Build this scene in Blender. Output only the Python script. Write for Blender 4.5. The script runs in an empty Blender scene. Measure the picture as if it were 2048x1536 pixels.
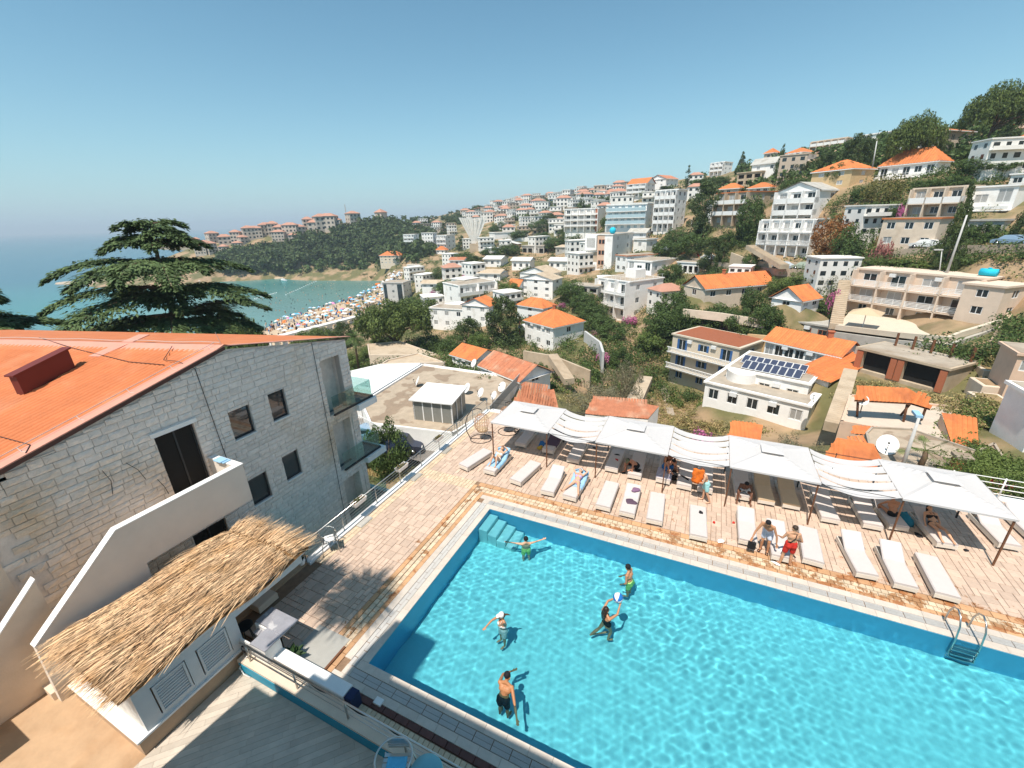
import bpy, bmesh, math, random
import numpy as np
from mathutils import Vector, Matrix
R_ = math.radians
random.seed(7); rng = np.random.default_rng(7)
scene = bpy.context.scene
COL = scene.collection
# ------------------------------------------------------------------ camera (solved from the pool edges, posts and horizon)
F_, PITCH, ROLL, YAW = 848.34, .370413, -.0275857, .441104
def _axes():
 cp, sp = math.cos(PITCH), math.sin(PITCH)
 up = np.array([0, -cp, -sp]); fw = np.array([0, -sp, cp]); rt = np.array([1., 0, 0])
 c, s = math.cos(ROLL), math.sin(ROLL)
 Z = np.array([[c, -s, 0], [s, c, 0], [0, 0, 1]])
 up, fw, rt = Z @ up, Z @ fw, Z @ rt
 return np.array([math.cos(YAW)*rt - math.sin(YAW)*fw, math.sin(YAW)*rt + math.cos(YAW)*fw, up])
MC = _axes()
def ray(px, py): return MC @ np.array([(px-1024)/F_, (py-768)/F_, 1.])
_d = ray(979.8, 1017.4)
CAM = np.array([0, 0, 12.]) - np.array([_d[0]*12/-_d[2], _d[1]*12/-_d[2], 0])
def at(px, py, z=0.):                       # point of height z seen at a place of the picture
 d = ray(px, py); return CAM + d*((z-CAM[2])/d[2])
def atd(px, py, dist):                      # point at a horizontal distance
 d = ray(px, py); return CAM + d*dist/math.hypot(d[0], d[1])
def onx(px, py, X):                         # point on the wall plane x = X
 d = ray(px, py); return CAM + d*(X-CAM[0])/d[0]
def ony(px, py, Y):
 d = ray(px, py); return CAM + d*(Y-CAM[1])/d[1]
def proj(P):
 v = MC.T @ (np.array(P, float)-CAM); return np.array([1024+F_*v[0]/v[2], 768+F_*v[1]/v[2]])
cd = bpy.data.cameras.new('camera'); cam = bpy.data.objects.new('camera', cd); COL.objects.link(cam)
cd.sensor_width = 36; cd.sensor_fit = 'HORIZONTAL'; cd.lens = F_/2048*36; cd.clip_start = .05; cd.clip_end = 30000
m = Matrix(((MC[0][0], -MC[0][1], -MC[0][2], CAM[0]), (MC[1][0], -MC[1][1], -MC[1][2], CAM[1]), (MC[2][0], -MC[2][1], -MC[2][2], CAM[2]), (0, 0, 0, 1)))
cam.matrix_world = m; scene.camera = cam
# ------------------------------------------------------------------ light
SUN_EL = R_(64.); TO_SUN = Vector((-.13, -.99, 0)).normalized()*math.cos(SUN_EL) + Vector((0, 0, math.sin(SUN_EL)))
ld = bpy.data.lights.new('sun', 'SUN'); ld.energy = 4.0; ld.angle = R_(.53); ld.color = (1, .92, .82)
sun = bpy.data.objects.new('sun', ld); COL.objects.link(sun)
sun.rotation_euler = TO_SUN.to_track_quat('Z', 'Y').to_euler()
w = bpy.data.worlds.new('World'); scene.world = w; w.use_nodes = True
nt = w.node_tree; bg = nt.nodes['Background']
sky = nt.nodes.new('ShaderNodeTexSky'); sky.sky_type = 'NISHITA'; sky.sun_disc = False
sky.sun_elevation = SUN_EL; sky.sun_rotation = math.atan2(TO_SUN.x, TO_SUN.y)
sky.altitude = 0; sky.air_density = 1.0; sky.dust_density = .5; sky.ozone_density = 2.2
# the summer air: teal upper sky, pale sea haze toward the horizon all round
tcw = nt.nodes.new('ShaderNodeTexCoord'); spw = nt.nodes.new('ShaderNodeSeparateXYZ'); nt.links.new(tcw.outputs['Generated'], spw.inputs[0])
tint = nt.nodes.new('ShaderNodeMix'); tint.data_type = 'RGBA'; tint.blend_type = 'MULTIPLY'; tint.inputs['Factor'].default_value = 1; nt.links.new(sky.outputs[0], tint.inputs['A']); tint.inputs['B'].default_value = (.66, .96, .88, 1)
def wm(op, a, b=None):
 q = nt.nodes.new('ShaderNodeMath'); q.operation = op
 for i, v in enumerate((a, b)):
  if v is None: continue
  if isinstance(v, (int, float)): q.inputs[i].default_value = v
  else: nt.links.new(v, q.inputs[i])
 return q.outputs[0]
hz_ = wm('EXPONENT', wm('MULTIPLY', wm('MAXIMUM', spw.outputs[2], 0.), -8.))
hm = nt.nodes.new('ShaderNodeMix'); hm.data_type = 'RGBA'; nt.links.new(wm('MULTIPLY', hz_, .93), hm.inputs['Factor']); nt.links.new(tint.outputs['Result'], hm.inputs['A']); hm.inputs['B'].default_value = (3.0, 3.95, 4.9, 1)
nt.links.new(hm.outputs['Result'], bg.inputs[0]); bg.inputs[1].default_value = .105
scene.view_settings.view_transform = 'Standard'; scene.view_settings.look = 'None'; scene.view_settings.gamma = 1
scene.view_settings.use_curve_mapping = False; scene.view_settings.exposure = .6
scene.render.engine = 'CYCLES'
cy = scene.cycles; cy.use_denoising = True; cy.max_bounces = 8; cy.transparent_max_bounces = 12; cy.caustics_reflective = False
cy.sample_clamp_indirect = 6
try: cy.denoiser = 'OPENIMAGEDENOISE'
except Exception: pass
# ------------------------------------------------------------------ helpers
def tag(o, label=None, cat=None, group=None, kind=None):
 if label: o['label'] = label
 if cat: o['category'] = cat
 if group: o['group'] = group
 if kind: o['kind'] = kind
 return o
def thing(name, loc, label, cat, group=None, rz=0.):
 o = bpy.data.objects.new(name, None); COL.objects.link(o); o.location = tuple(loc); o.rotation_euler = (0, 0, rz)
 o.empty_display_size = .2
 return tag(o, label, cat, group)
def adopt(o, par):                          # parent but stay where built (a part's own matrix is identity in the world)
 o.parent = par
 if par.type == 'EMPTY': o.matrix_parent_inverse = Matrix.LocRotScale(par.location, par.rotation_euler, par.scale).inverted()
 return o
class MB:
 def __init__(s): s.v = []; s.f = []; s.m = []; s.sm = []
 def add(s, vs, fs, m=0, sm=False):
  b = len(s.v); s.v.extend([tuple(map(float, q)) for q in vs])
  for f in fs: s.f.append(tuple(b+i for i in f)); s.m.append(m); s.sm.append(sm)
  return s
 def box(s, x0, x1, y0, y1, z0, z1, m=0):
  return s.add([(x0,y0,z0),(x1,y0,z0),(x1,y1,z0),(x0,y1,z0),(x0,y0,z1),(x1,y0,z1),(x1,y1,z1),(x0,y1,z1)],
     [(0,3,2,1),(4,5,6,7),(0,1,5,4),(1,2,6,5),(2,3,7,6),(3,0,4,7)], m)
 def bbox(s, x0, x1, y0, y1, z0, z1, b=.01, m=0):       # box with chamfered top
  return s.add([(x0,y0,z0),(x1,y0,z0),(x1,y1,z0),(x0,y1,z0),(x0,y0,z1-b),(x1,y0,z1-b),(x1,y1,z1-b),(x0,y1,z1-b),
     (x0+b,y0+b,z1),(x1-b,y0+b,z1),(x1-b,y1-b,z1),(x0+b,y1-b,z1)],
     [(0,1,5,4),(1,2,6,5),(2,3,7,6),(3,0,4,7),(4,5,9,8),(5,6,10,9),(6,7,11,10),(7,4,8,11),(8,9,10,11)], m)
 def ob(s, o, u, v, w, m=0):                            # oriented box from a corner and three edge vectors
  o, u, v, w = map(np.asarray, (o, u, v, w))
  return s.add([o, o+u, o+u+v, o+v, o+w, o+u+w, o+u+v+w, o+v+w],
     [(0,3,2,1),(4,5,6,7),(0,1,5,4),(1,2,6,5),(2,3,7,6),(3,0,4,7)], m)
 def quad(s, a, b, c, d, m=0, sm=False): return s.add([a, b, c, d], [(0,1,2,3)], m, sm)
 def poly(s, ps, m=0): return s.add(ps, [tuple(range(len(ps)))], m)
 def prism(s, ps, d, m=0):                              # polygon ps extruded by vector d
  n = len(ps); d = np.asarray(d, float); P = [np.asarray(p, float) for p in ps]
  return s.add(P+[p+d for p in P], [tuple(range(n))[::-1], tuple(range(n, 2*n))]+[(i, (i+1)%n, n+(i+1)%n, n+i) for i in range(n)], m)
 def tube(s, pts, r, n=6, m=0, cap=True):
  pts = [Vector([float(c) for c in p]) for p in pts]; k = len(pts)
  rs = r if isinstance(r, (list, tuple)) else [r]*k
  vs = []; prev = None
  for i, p in enumerate(pts):
   t = (pts[min(i+1, k-1)]-pts[max(i-1, 0)]).normalized()
   if prev is None: a = t.orthogonal().normalized()
   else:
    a = prev - t*prev.dot(t)
    a = a.normalized() if a.length > 1e-6 else t.orthogonal().normalized()
   prev = a; b = t.cross(a)
   for j in range(n):
    q = 2*math.pi*j/n; vs.append(p+(a*math.cos(q)+b*math.sin(q))*rs[i])
  fs = [(i*n+j, i*n+(j+1)%n, (i+1)*n+(j+1)%n, (i+1)*n+j) for i in range(k-1) for j in range(n)]
  if cap: fs += [tuple(range(n))[::-1], tuple(range((k-1)*n, k*n))]
  return s.add(vs, fs, m, n > 5)
 def sph(s, c, r, n=10, k=7, m=0, sc=(1, 1, 1)):
  vs = []; c = np.asarray(c, float)
  for i in range(1, k):
   a = math.pi*i/k
   for j in range(n):
    q = 2*math.pi*j/n
    vs.append(c+r*np.array([math.sin(a)*math.cos(q)*sc[0], math.sin(a)*math.sin(q)*sc[1], math.cos(a)*sc[2]]))
  t = len(vs); vs += [c+np.array([0, 0, r*sc[2]]), c-np.array([0, 0, r*sc[2]])]
  fs = [((i)*n+j, (i+1)*n+j, (i+1)*n+(j+1)%n, i*n+(j+1)%n) for i in range(k-2) for j in range(n)]
  fs += [(t, j, (j+1)%n) for j in range(n)]+[(t+1, (k-2)*n+(j+1)%n, (k-2)*n+j) for j in range(n)]
  return s.add(vs, fs, m, True)
 def lathe(s, c, prof, n=16, m=0):
  vs = []
  for r, z in prof:
   for j in range(n):
    q = 2*math.pi*j/n; vs.append((c[0]+r*math.cos(q), c[1]+r*math.sin(q), c[2]+z))
  k = len(prof)
  return s.add(vs, [(i*n+j, i*n+(j+1)%n, (i+1)*n+(j+1)%n, (i+1)*n+j) for i in range(k-1) for j in range(n)], m, True)
 def mesh(s, name, mats):
  me = bpy.data.meshes.new(name); me.from_pydata(s.v, [], s.f); 
  for q in (mats if isinstance(mats, (list, tuple)) else [mats]): me.materials.append(q)
  if any(s.m): me.polygons.foreach_set('material_index', s.m)
  if any(s.sm): me.polygons.foreach_set('use_smooth', s.sm)
  me.update(); return me
 def build(s, name, mats, par=None):
  o = bpy.data.objects.new(name, s.mesh(name, mats)); COL.objects.link(o)
  if par is not None: adopt(o, par)
  return o
def link(name, me, par=None, loc=(0, 0, 0), rz=0., sc=None):
 o = bpy.data.objects.new(name, me); COL.objects.link(o); o.location = tuple(loc); o.rotation_euler = (0, 0, rz)
 if sc is not None: o.scale = (sc, sc, sc) if not hasattr(sc, '__len__') else sc
 if par is not None: o.parent = par
 return o
def copy_tree(o, par=None, skip=()):
 c = o.copy(); COL.objects.link(c)
 if par is not None: c.parent = par
 for ch in list(o.children):
  if ch.name.split('.')[0] not in skip: copy_tree(ch, c, skip)
 return c
def npmesh(name, V, Fq, mats, tri=False, smooth=False):
 me = bpy.data.meshes.new(name); n = 3 if tri else 4
 me.vertices.add(len(V)); me.vertices.foreach_set('co', np.asarray(V, np.float32).ravel())
 me.loops.add(len(Fq)*n); me.loops.foreach_set('vertex_index', np.asarray(Fq, np.int32).ravel())
 me.polygons.add(len(Fq)); me.polygons.foreach_set('loop_start', np.arange(len(Fq), dtype=np.int32)*n)
 if smooth: me.polygons.foreach_set('use_smooth', np.ones(len(Fq), bool))
 for q in (mats if isinstance(mats, (list, tuple)) else [mats]): me.materials.append(q)
 me.update(); me.validate(); return me
# ------------------------------------------------------------------ materials
def PM(name, col, rough=.8, var=.12, scale=3., bump=0., bscale=20., ivar=0., col2=None, c2=(.5, .62), c2scale=1.2, metal=0., spec=.3, coord='pos', alpha=None, trans=0.):
 m = bpy.data.materials.new(name); m.use_nodes = True; nt = m.node_tree; N = nt.nodes; L = nt.links
 b = N['Principled BSDF']; b.inputs['Roughness'].default_value = rough; b.inputs['Metallic'].default_value = metal
 b.inputs['Specular IOR Level'].default_value = spec
 if trans: b.inputs['Transmission Weight'].default_value = trans
 if alpha is not None: b.inputs['Alpha'].default_value = alpha
 if coord == 'pos': g = N.new('ShaderNodeNewGeometry'); pos = g.outputs['Position']
 else: g = N.new('ShaderNodeTexCoord'); pos = g.outputs['Object']
 n1 = N.new('ShaderNodeTexNoise'); n1.inputs['Scale'].default_value = scale; n1.inputs['Detail'].default_value = 6; n1.inputs['Roughness'].default_value = .65
 L.new(pos, n1.inputs['Vector'])
 mr = N.new('ShaderNodeMapRange'); mr.inputs['From Min'].default_value = .3; mr.inputs['From Max'].default_value = .7
 mr.inputs['To Min'].default_value = 1-var; mr.inputs['To Max'].default_value = 1+var; L.new(n1.outputs['Fac'], mr.inputs['Value'])
 val = mr.outputs[0]
 if ivar:
  gg = N.new('ShaderNodeNewGeometry'); oi = N.new('ShaderNodeObjectInfo')
  ad = N.new('ShaderNodeMath'); ad.operation = 'ADD'; L.new(gg.outputs['Random Per Island'], ad.inputs[0]); L.new(oi.outputs['Random'], ad.inputs[1])
  fr = N.new('ShaderNodeMath'); fr.operation = 'FRACT'; L.new(ad.outputs[0], fr.inputs[0])
  m2 = N.new('ShaderNodeMapRange'); m2.inputs['To Min'].default_value = 1-ivar; m2.inputs['To Max'].default_value = 1+ivar; L.new(fr.outputs[0], m2.inputs['Value'])
  mu = N.new('ShaderNodeMath'); mu.operation = 'MULTIPLY'; L.new(val, mu.inputs[0]); L.new(m2.outputs[0], mu.inputs[1]); val = mu.outputs[0]
 base = N.new('ShaderNodeRGB'); base.outputs[0].default_value = (*col, 1); c = base.outputs[0]
 if col2 is not None:
  n2 = N.new('ShaderNodeTexNoise'); n2.inputs['Scale'].default_value = c2scale; n2.inputs['Detail'].default_value = 5; L.new(pos, n2.inputs['Vector'])
  mm = N.new('ShaderNodeMapRange'); mm.inputs['From Min'].default_value = c2[0]; mm.inputs['From Max'].default_value = c2[1]; L.new(n2.outputs['Fac'], mm.inputs['Value'])
  mx = N.new('ShaderNodeMix'); mx.data_type = 'RGBA'; L.new(mm.outputs[0], mx.inputs['Factor']); L.new(c, mx.inputs['A']); mx.inputs['B'].default_value = (*col2, 1); c = mx.outputs['Result']
 vm = N.new('ShaderNodeVectorMath'); vm.operation = 'SCALE'; L.new(c, vm.inputs[0]); L.new(val, vm.inputs['Scale'])
 L.new(vm.outputs[0], b.inputs['Base Color'])
 if bump:
  n3 = N.new('ShaderNodeTexNoise'); n3.inputs['Scale'].default_value = bscale; n3.inputs['Detail'].default_value = 6; L.new(pos, n3.inputs['Vector'])
  bp = N.new('ShaderNodeBump'); bp.inputs['Strength'].default_value = min(bump, 1.); bp.inputs['Distance'].default_value = .02*max(bump, 1.); L.new(n3.outputs['Fac'], bp.inputs['Height']); L.new(bp.outputs[0], b.inputs['Normal'])
 return m
M = {}
M['white'] = PM('white_plaster', (.87, .85, .82), .8, .06, 1.2, .2, 30, col2=(.62, .58, .52), c2=(.58, .8), c2scale=.5)
M['white2'] = PM('white_paint', (.80, .79, .77), .5, .04, 4)
M['cream'] = PM('cream_plaster', (.68, .56, .44), .85, .08, 1.5, .2, 30, col2=(.52, .40, .29), c2=(.55, .8), c2scale=.6)
M['peach'] = PM('peach_plaster', (.66, .47, .35), .85, .06, 1.5, .15, 30)
M['grey_pl'] = PM('grey_plaster', (.44, .42, .38), .85, .1, 1.2, .3, 20, col2=(.30, .27, .22), c2=(.5, .8), c2scale=.5)
M['tan_pl'] = PM('tan_plaster', (.50, .40, .29), .85, .1, 1.2, .3, 20, col2=(.36, .27, .18), c2=(.5, .8), c2scale=.4)
M['yellow_pl'] = PM('ochre_plaster', (.62, .44, .24), .85, .08, 1.2, .2, 20)
M['concrete'] = PM('concrete', (.40, .34, .27), .9, .16, .8, .4, 12, col2=(.27, .20, .14), c2=(.5, .75), c2scale=.35)
M['roof_or'] = PM('orange_tile', (.60, .19, .06), .75, .14, 2.5, .3, 20, ivar=.12, col2=(.42, .13, .05), c2=(.5, .8), c2scale=.6)
M['roof_red'] = PM('weathered_tile', (.45, .17, .09), .8, .18, 2.5, .3, 20, ivar=.16, col2=(.50, .30, .20), c2=(.5, .75), c2scale=.8)
M['glass_d'] = PM('dark_window_glass', (.018, .028, .032), .08, .2, 2, spec=.6)
M['dark'] = PM('dark_interior', (.015, .014, .013), .9, .1)
M['frame_w'] = PM('white_frame', (.75, .75, .74), .4, .03)
M['frame_d'] = PM('dark_frame', (.03, .032, .035), .4, .05)
M['shutter'] = PM('grey_shutter', (.55, .54, .52), .6, .05)
M['wood'] = PM('brown_wood', (.16, .07, .035), .6, .2, 8)
M['metal'] = PM('brushed_steel', (.55, .55, .53), .3, .05, metal=1.)
M['metal_d'] = PM('dark_metal', (.03, .028, .027), .45, .08)
M['soil'] = PM('dry_soil', (.36, .24, .14), .95, .22, .6, .8, 6, col2=(.22, .17, .07), c2=(.45, .62), c2scale=.25)
M['dish'] = PM('dish_white', (.75, .74, .72), .5, .05)
M['asphalt'] = PM('asphalt', (.20, .18, .16), .9, .12, 2., .3, 30)
for nme, c in dict(red=(.55,.03,.02), orange=(.75,.17,.02), cyan=(.35,.68,.70), lime=(.45,.72,.22), navy=(.02,.03,.08), black=(.012,.012,.014), lilac=(.45,.33,.52),
    blue=(.03,.16,.42), lblue=(.30,.50,.68), purple=(.10,.06,.09), beige=(.56,.42,.27), offwhite=(.74,.71,.68), pink=(.72,.25,.45), olive=(.16,.17,.10), teal=(.02,.20,.30),
    yellow=(.65,.42,.06), turq=(.02,.50,.68), brick=(.42,.14,.07), plum=(.22,.12,.20), skyb=(.12,.50,.78), salmon=(.58,.30,.22)).items():
 M[nme] = PM('fabric_'+nme if nme not in ('turq', 'brick') else 'paint_'+nme, c, .8, .1, 12, .3, 60, coord='obj')
# ================================================================== POOL DECK
def wetmat(name, col, wet, ivar=.12, var=.1):
 m = PM(name, col, .85, var, 5, .35, 25, ivar=ivar)
 nt = m.node_tree; N = nt.nodes; L = nt.links; b = N['Principled BSDF']
 src = b.inputs['Base Color'].links[0].from_socket
 g = N.new('ShaderNodeNewGeometry'); sp = N.new('ShaderNodeSeparateXYZ'); L.new(g.outputs['Position'], sp.inputs[0])
 def M_(op, a, b_=None, c=None):
  q = N.new('ShaderNodeMath'); q.operation = op
  for i, v in enumerate((a, b_, c)):
   if v is None: continue
   if isinstance(v, (int, float)): q.inputs[i].default_value = v
   else: L.new(v, q.inputs[i])
  return q.outputs[0]
 X, Y = sp.outputs[0], sp.outputs[1]
 # distance outside the pool edge (x=0 side and y=0 side)
 dx = M_('MULTIPLY', X, -1.); d = M_('MAXIMUM', dx, Y)
 n = N.new('ShaderNodeTexNoise'); n.inputs['Scale'].default_value = 1.9; n.inputs['Detail'].default_value = 7; n.inputs['Roughness'].default_value = .7
 L.new(g.outputs['Position'], n.inputs['Vector'])
 # splashes dry out away from the edge, stronger to the right
 fall = M_('MULTIPLY', M_('ABSOLUTE', M_('SUBTRACT', d, 1.1)), -.105)
 xs = M_('MULTIPLY', M_('MINIMUM', M_('MAXIMUM', X, 0.), 14.), .005)
 f = M_('ADD', M_('ADD', n.outputs['Fac'], fall), xs)
 mr = N.new('ShaderNodeMapRange'); mr.inputs['From Min'].default_value = .545; mr.inputs['From Max'].default_value = .575; L.new(f, mr.inputs['Value'])
 mx = N.new('ShaderNodeMix'); mx.data_type = 'RGBA'; L.new(mr.outputs[0], mx.inputs['Factor']); L.new(src, mx.inputs['A']); mx.inputs['B'].default_value = (*wet, 1)
 L.new(mx.outputs['Result'], b.inputs['Base Color'])
 rr = N.new('ShaderNodeMapRange'); rr.inputs['To Min'].default_value = .85; rr.inputs['To Max'].default_value = .4; L.new(mr.outputs[0], rr.inputs['Value']); L.new(rr.outputs[0], b.inputs['Roughness'])
 return m
PAVE = wetmat('sand_paving', (.54, .405, .315), (.34, .17, .085))
BRICK = wetmat('border_brick', (.52, .30, .16), (.36, .15, .06), .15)
COBB = wetmat('pale_cobble', (.60, .47, .33), (.36, .19, .09))
GROUT = PM('joint_sand', (.25, .16, .10), .95, .2, 6)
STONE = PM('coping_stone', (.56, .49, .42), .7, .1, 4, .15, 40, ivar=.06)
XE, YN, PYN = 25.5, 9.2, -7.7          # east end of the deck, north edge, near edge of the pool
deck = MB()
deck.box(-4.9, -.02, -8.85, YN, -.35, -.045).box(-.02, XE, .02, YN, -.35, -.045).box(-.02, XE, -8.85, PYN-.02, -.35, -.045)
deck = deck.build('pool_deck', GROUT); tag(deck, kind='structure')
pieces = []                            # (x0,x1,y0,y1,mat)
def fill(x0, x1, y0, y1, c=.19, seed=1, mat=0, big=True):
 rnd = random.Random(seed); nx = int(round((x1-x0)/c)); ny = int(round((y1-y0)/c)); cx = (x1-x0)/nx; cyy = (y1-y0)/ny
 occ = np.zeros((nx, ny), bool)
 for j in range(ny):
  for i in range(nx):
   if occ[i, j]: continue
   opts = [(2, 2)]*4+[(1, 2)]*2+[(2, 1)]*2+[(1, 1)]*2 if big else [(1, 1)]
   a, b_ = rnd.choice(opts)
   while i+a > nx or j+b_ > ny or occ[i:i+a, j:j+b_].any():
    a, b_ = rnd.choice([(2, 1), (1, 2), (1, 1)])
   occ[i:i+a, j:j+b_] = True
   pieces.append((x0+i*cx, x0+(i+a)*cx, y0+j*cyy, y0+(j+b_)*cyy, mat))
fill(-4.36, -1.56, -8.55, .95, seed=3)
fill(-4.36, XE, 1.66, YN-.1, seed=4)
fill(-4.36, -1.56, 1.32, 1.66, .17, 5, 2, False); fill(-4.36, -1.56, .95, 1.32, .185, 6, 2, False)
fill(-4.75, -4.36, -5.4, YN-.1, .195, 7, 2, False)
def course(x0, x1, y0, y1, n, mat):
 for k in range(n):
  if x1-x0 > y1-y0: pieces.append((x0+(x1-x0)*k/n, x0+(x1-x0)*(k+1)/n, y0, y1, mat))
  else: pieces.append((x0, x1, y0+(y1-y0)*k/n, y0+(y1-y0)*(k+1)/n, mat))
# ring round the pool: brick course, two rows of cobbles, brick course
course(-.98, -.80, -8.55, .98, 24, 1); course(-.80, XE, .80, .98, 66, 1)
for k in range(2):
 course(-1.16-.2*k, -.98-.2*k, -8.55, 1.0+.2*k, 46, 2); course(-.98-.2*k, XE, .98+.2*k, 1.16+.2*k, 130, 2)
course(-1.56, -1.37, -8.55, 1.38, 27, 1); course(-1.36, XE, 1.38, 1.64, 70, 1)
course(.1, 9.5, -8.62, -8.44, 24, 3); course(.1, 9.5, -8.84, -8.64, 62, 2)
keep = []
for p in pieces:
 cx, cy_ = (p[0]+p[1])/2, (p[2]+p[3])/2
 q = proj((cx, cy_, 0)); v = -40 < q[0] < 2090 and q[1] < 1580
 keep.append((0 if v else 1, (cx-CAM[0])**2+(cy_-CAM[1])**2 - 60*min((p[1]-p[0])*(p[3]-p[2]), .2), p))
keep.sort(key=lambda t: t[:2])
PM3 = [PAVE, BRICK, COBB, PM('maroon_brick', (.13, .055, .045), .6, .15, 6, .3, 25, ivar=.12)]; cache = {}; rest = MB(); rnd = random.Random(5)
def block(mb, x0, x1, y0, y1, mi, dz, g=.006):
 z = dz; t = rnd.uniform(-.003, .003)
 mb.bbox(x0+g, x1-g, y0+g, y1-g, -.06, z, .009, mi)
for n_, (vis, dd, p) in enumerate(keep):
 w_, h_ = p[1]-p[0], p[3]-p[2]
 dz = rnd.uniform(-.004, .004)
 if n_ < 300:
  k = (round(w_, 3), round(h_, 3), p[4])
  if k not in cache:
   b_ = MB(); b_.bbox(-w_/2+.006, w_/2-.006, -h_/2+.006, h_/2-.006, -.06, 0, .009, 0); cache[k] = b_.mesh('paving_block', PM3[p[4]])
  link('paving_block', cache[k], deck, ((p[0]+p[1])/2, (p[2]+p[3])/2, dz))
 else: block(rest, p[0], p[1], p[2], p[3], p[4], dz)
tag(rest.build('paving_blocks', PM3, deck), kind='stuff')
# coping: inner stone, grating channel, outer stone
cop = MB(); cop.box(-.8, -.01, -8.42, .8, -.3, -.041).box(-.01, XE, .01, .8, -.3, -.041).box(-.01, XE, -8.42, PYN-.01, -.3, -.041)
cop = cop.build('pool_surround', GROUT); tag(cop, kind='structure')
cc = {}
def slab(x0, x1, y0, y1, z1=0.):
 k = (round(x1-x0, 3), round(y1-y0, 3))
 if k not in cc:
  b_ = MB(); b_.bbox(-k[0]/2+.002, k[0]/2-.002, -k[1]/2+.002, k[1]/2-.002, -.06, 0, .006); cc[k] = b_.mesh('coping_stone', STONE)
 link('coping_stone', cc[k], cop, ((x0+x1)/2, (y0+y1)/2, z1))
for k in range(12): slab(-.27, 0, PYN+k*.6417, PYN+(k+1)*.6417, .004)
for k in range(13): slab(-.80, -.55, -7.82+k*.62, -7.82+(k+1)*.62)
for k in range(42): slab(-.27+k*.612, -.27+(k+1)*.612, 0, .27, .004); slab(-.8+k*.612, -.8+(k+1)*.612, .55, .80)
for k in range(28): slab(-.27+k*.6, -.27+(k+1)*.6, -7.95, PYN, .004); slab(-.8+k*.6, -.8+(k+1)*.6, -8.44, -8.22)
slab(-.55, -.27, .27, .55); slab(-.55, -.27, -8.22, -7.95)
gr = MB()
def bars(x0, x1, y0, y1, ax, p=.021):
 n = int(((x1-x0) if ax == 0 else (y1-y0))/p)
 for i in range(n):
  if i % 24 == 0: continue
  if ax == 0: gr.box(x0+i*p, x0+i*p+.012, y0, y1, -.03, -.004)
  else: gr.box(x0, x1, y0+i*p, y0+i*p+.012, -.03, -.004)
bars(-.54, 25, .285, .405, 0); bars(-.54, 25, .415, .535, 0)
bars(-.535, -.415, -8.2, .28, 1); bars(-.405, -.285, -7.95, .28, 1)
bars(-.28, 15, -8.08, -7.965, 0); bars(-.28, 15, -8.205, -8.09, 0)
tag(gr.build('overflow_grating', PM('grating_plastic', (.62, .60, .57), .6, .05), cop), kind='stuff')
# pool basin
def tilemat(name, col, c2, s=40.):
 m = PM(name, col, .35, .10, 1.2, spec=.5); nt = m.node_tree; N = nt.nodes; L = nt.links; b = N['Principled BSDF']
 src = b.inputs['Base Color'].links[0].from_socket
 g = N.new('ShaderNodeNewGeometry'); vo = N.new('ShaderNodeTexVoronoi'); vo.distance = 'CHEBYCHEV'; vo.inputs['Randomness'].default_value = 0; vo.inputs['Scale'].default_value = s
 L.new(g.outputs['Position'], vo.inputs['Vector'])
 mx = N.new('ShaderNodeMix'); mx.data_type = 'RGBA'; mx.blend_type = 'MIX'; mx.inputs['Factor'].default_value = .35
 hv = N.new('ShaderNodeMix'); hv.data_type = 'RGBA'; sp = N.new('ShaderNodeSeparateColor'); L.new(vo.outputs['Color'], sp.inputs[0]); L.new(sp.outputs[0], hv.inputs['Factor'])
 hv.inputs['A'].default_value = (*col, 1); hv.inputs['B'].default_value = (*c2, 1)
 L.new(src, mx.inputs['A']); L.new(hv.outputs['Result'], mx.inputs['B']); L.new(mx.outputs['Result'], b.inputs['Base Color']); return m
T_FL = tilemat('aqua_mosaic', (.34, .74, .76), (.42, .80, .82)); T_WA = tilemat('blue_mosaic', (.10, .42, .66), (.13, .48, .70))
ZF = -1.45
basin = MB()
basin.quad((0, PYN, ZF), (XE, PYN, ZF), (XE, 0, ZF), (0, 0, ZF), 0)
basin.quad((0, 0, -.02), (0, 0, ZF), (0, PYN, ZF), (0, PYN, -.02), 1).quad((XE, 0, -.02), (XE, 0, ZF), (0, 0, ZF), (0, 0, -.02), 1)
basin.quad((0, PYN, -.02), (0, PYN, ZF), (XE, PYN, ZF), (XE, PYN, -.02), 1).quad((XE, PYN, -.02), (XE, PYN, ZF), (XE, 0, ZF), (XE, 0, -.02), 1)
basin = basin.build('pool_basin', [T_FL, T_WA]); tag(basin, kind='structure')
st = {}
for k in range(4):                      # steps in the corner
 b_ = MB(); b_.bbox(0.02+k*.42, .02+k*.42+.40, -1.12, -.04-.0, ZF, -.38-.27*k, .02, 0); b_.build('pool_step', PM('pale_step_tile', (.50, .74, .74), .4, .05, 3), basin)
# water sheet
nx, ny = 760, 232
gx = np.linspace(0, XE, nx); gy = np.linspace(PYN, 0, ny); GX, GY = np.meshgrid(gx, gy, indexing='ij')
H = np.zeros_like(GX); r2 = np.random.default_rng(11)
for k in range(60):
 lam = r2.uniform(.15, .95)**1.0; th = r2.uniform(0, 2*np.pi); kk = 2*np.pi/lam
 wob = .5*np.sin(GX*r2.uniform(.3, 1.1)+r2.uniform(0, 6))+.5*np.sin(GY*r2.uniform(.3, 1.1)+r2.uniform(0, 6))
 H += (.00155*lam**1.0)*np.sin(kk*(GX*np.cos(th)+GY*np.sin(th))+r2.uniform(0, 6.3)+wob*2.2)*(.7+.3*wob)
H *= .75+.35*np.sin(GX*.37+.8*np.sin(GY*.5))*np.sin(GY*.61+GX*.21+1)
V = np.stack([GX, GY, -.035+H], -1).reshape(-1, 3)
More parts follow.
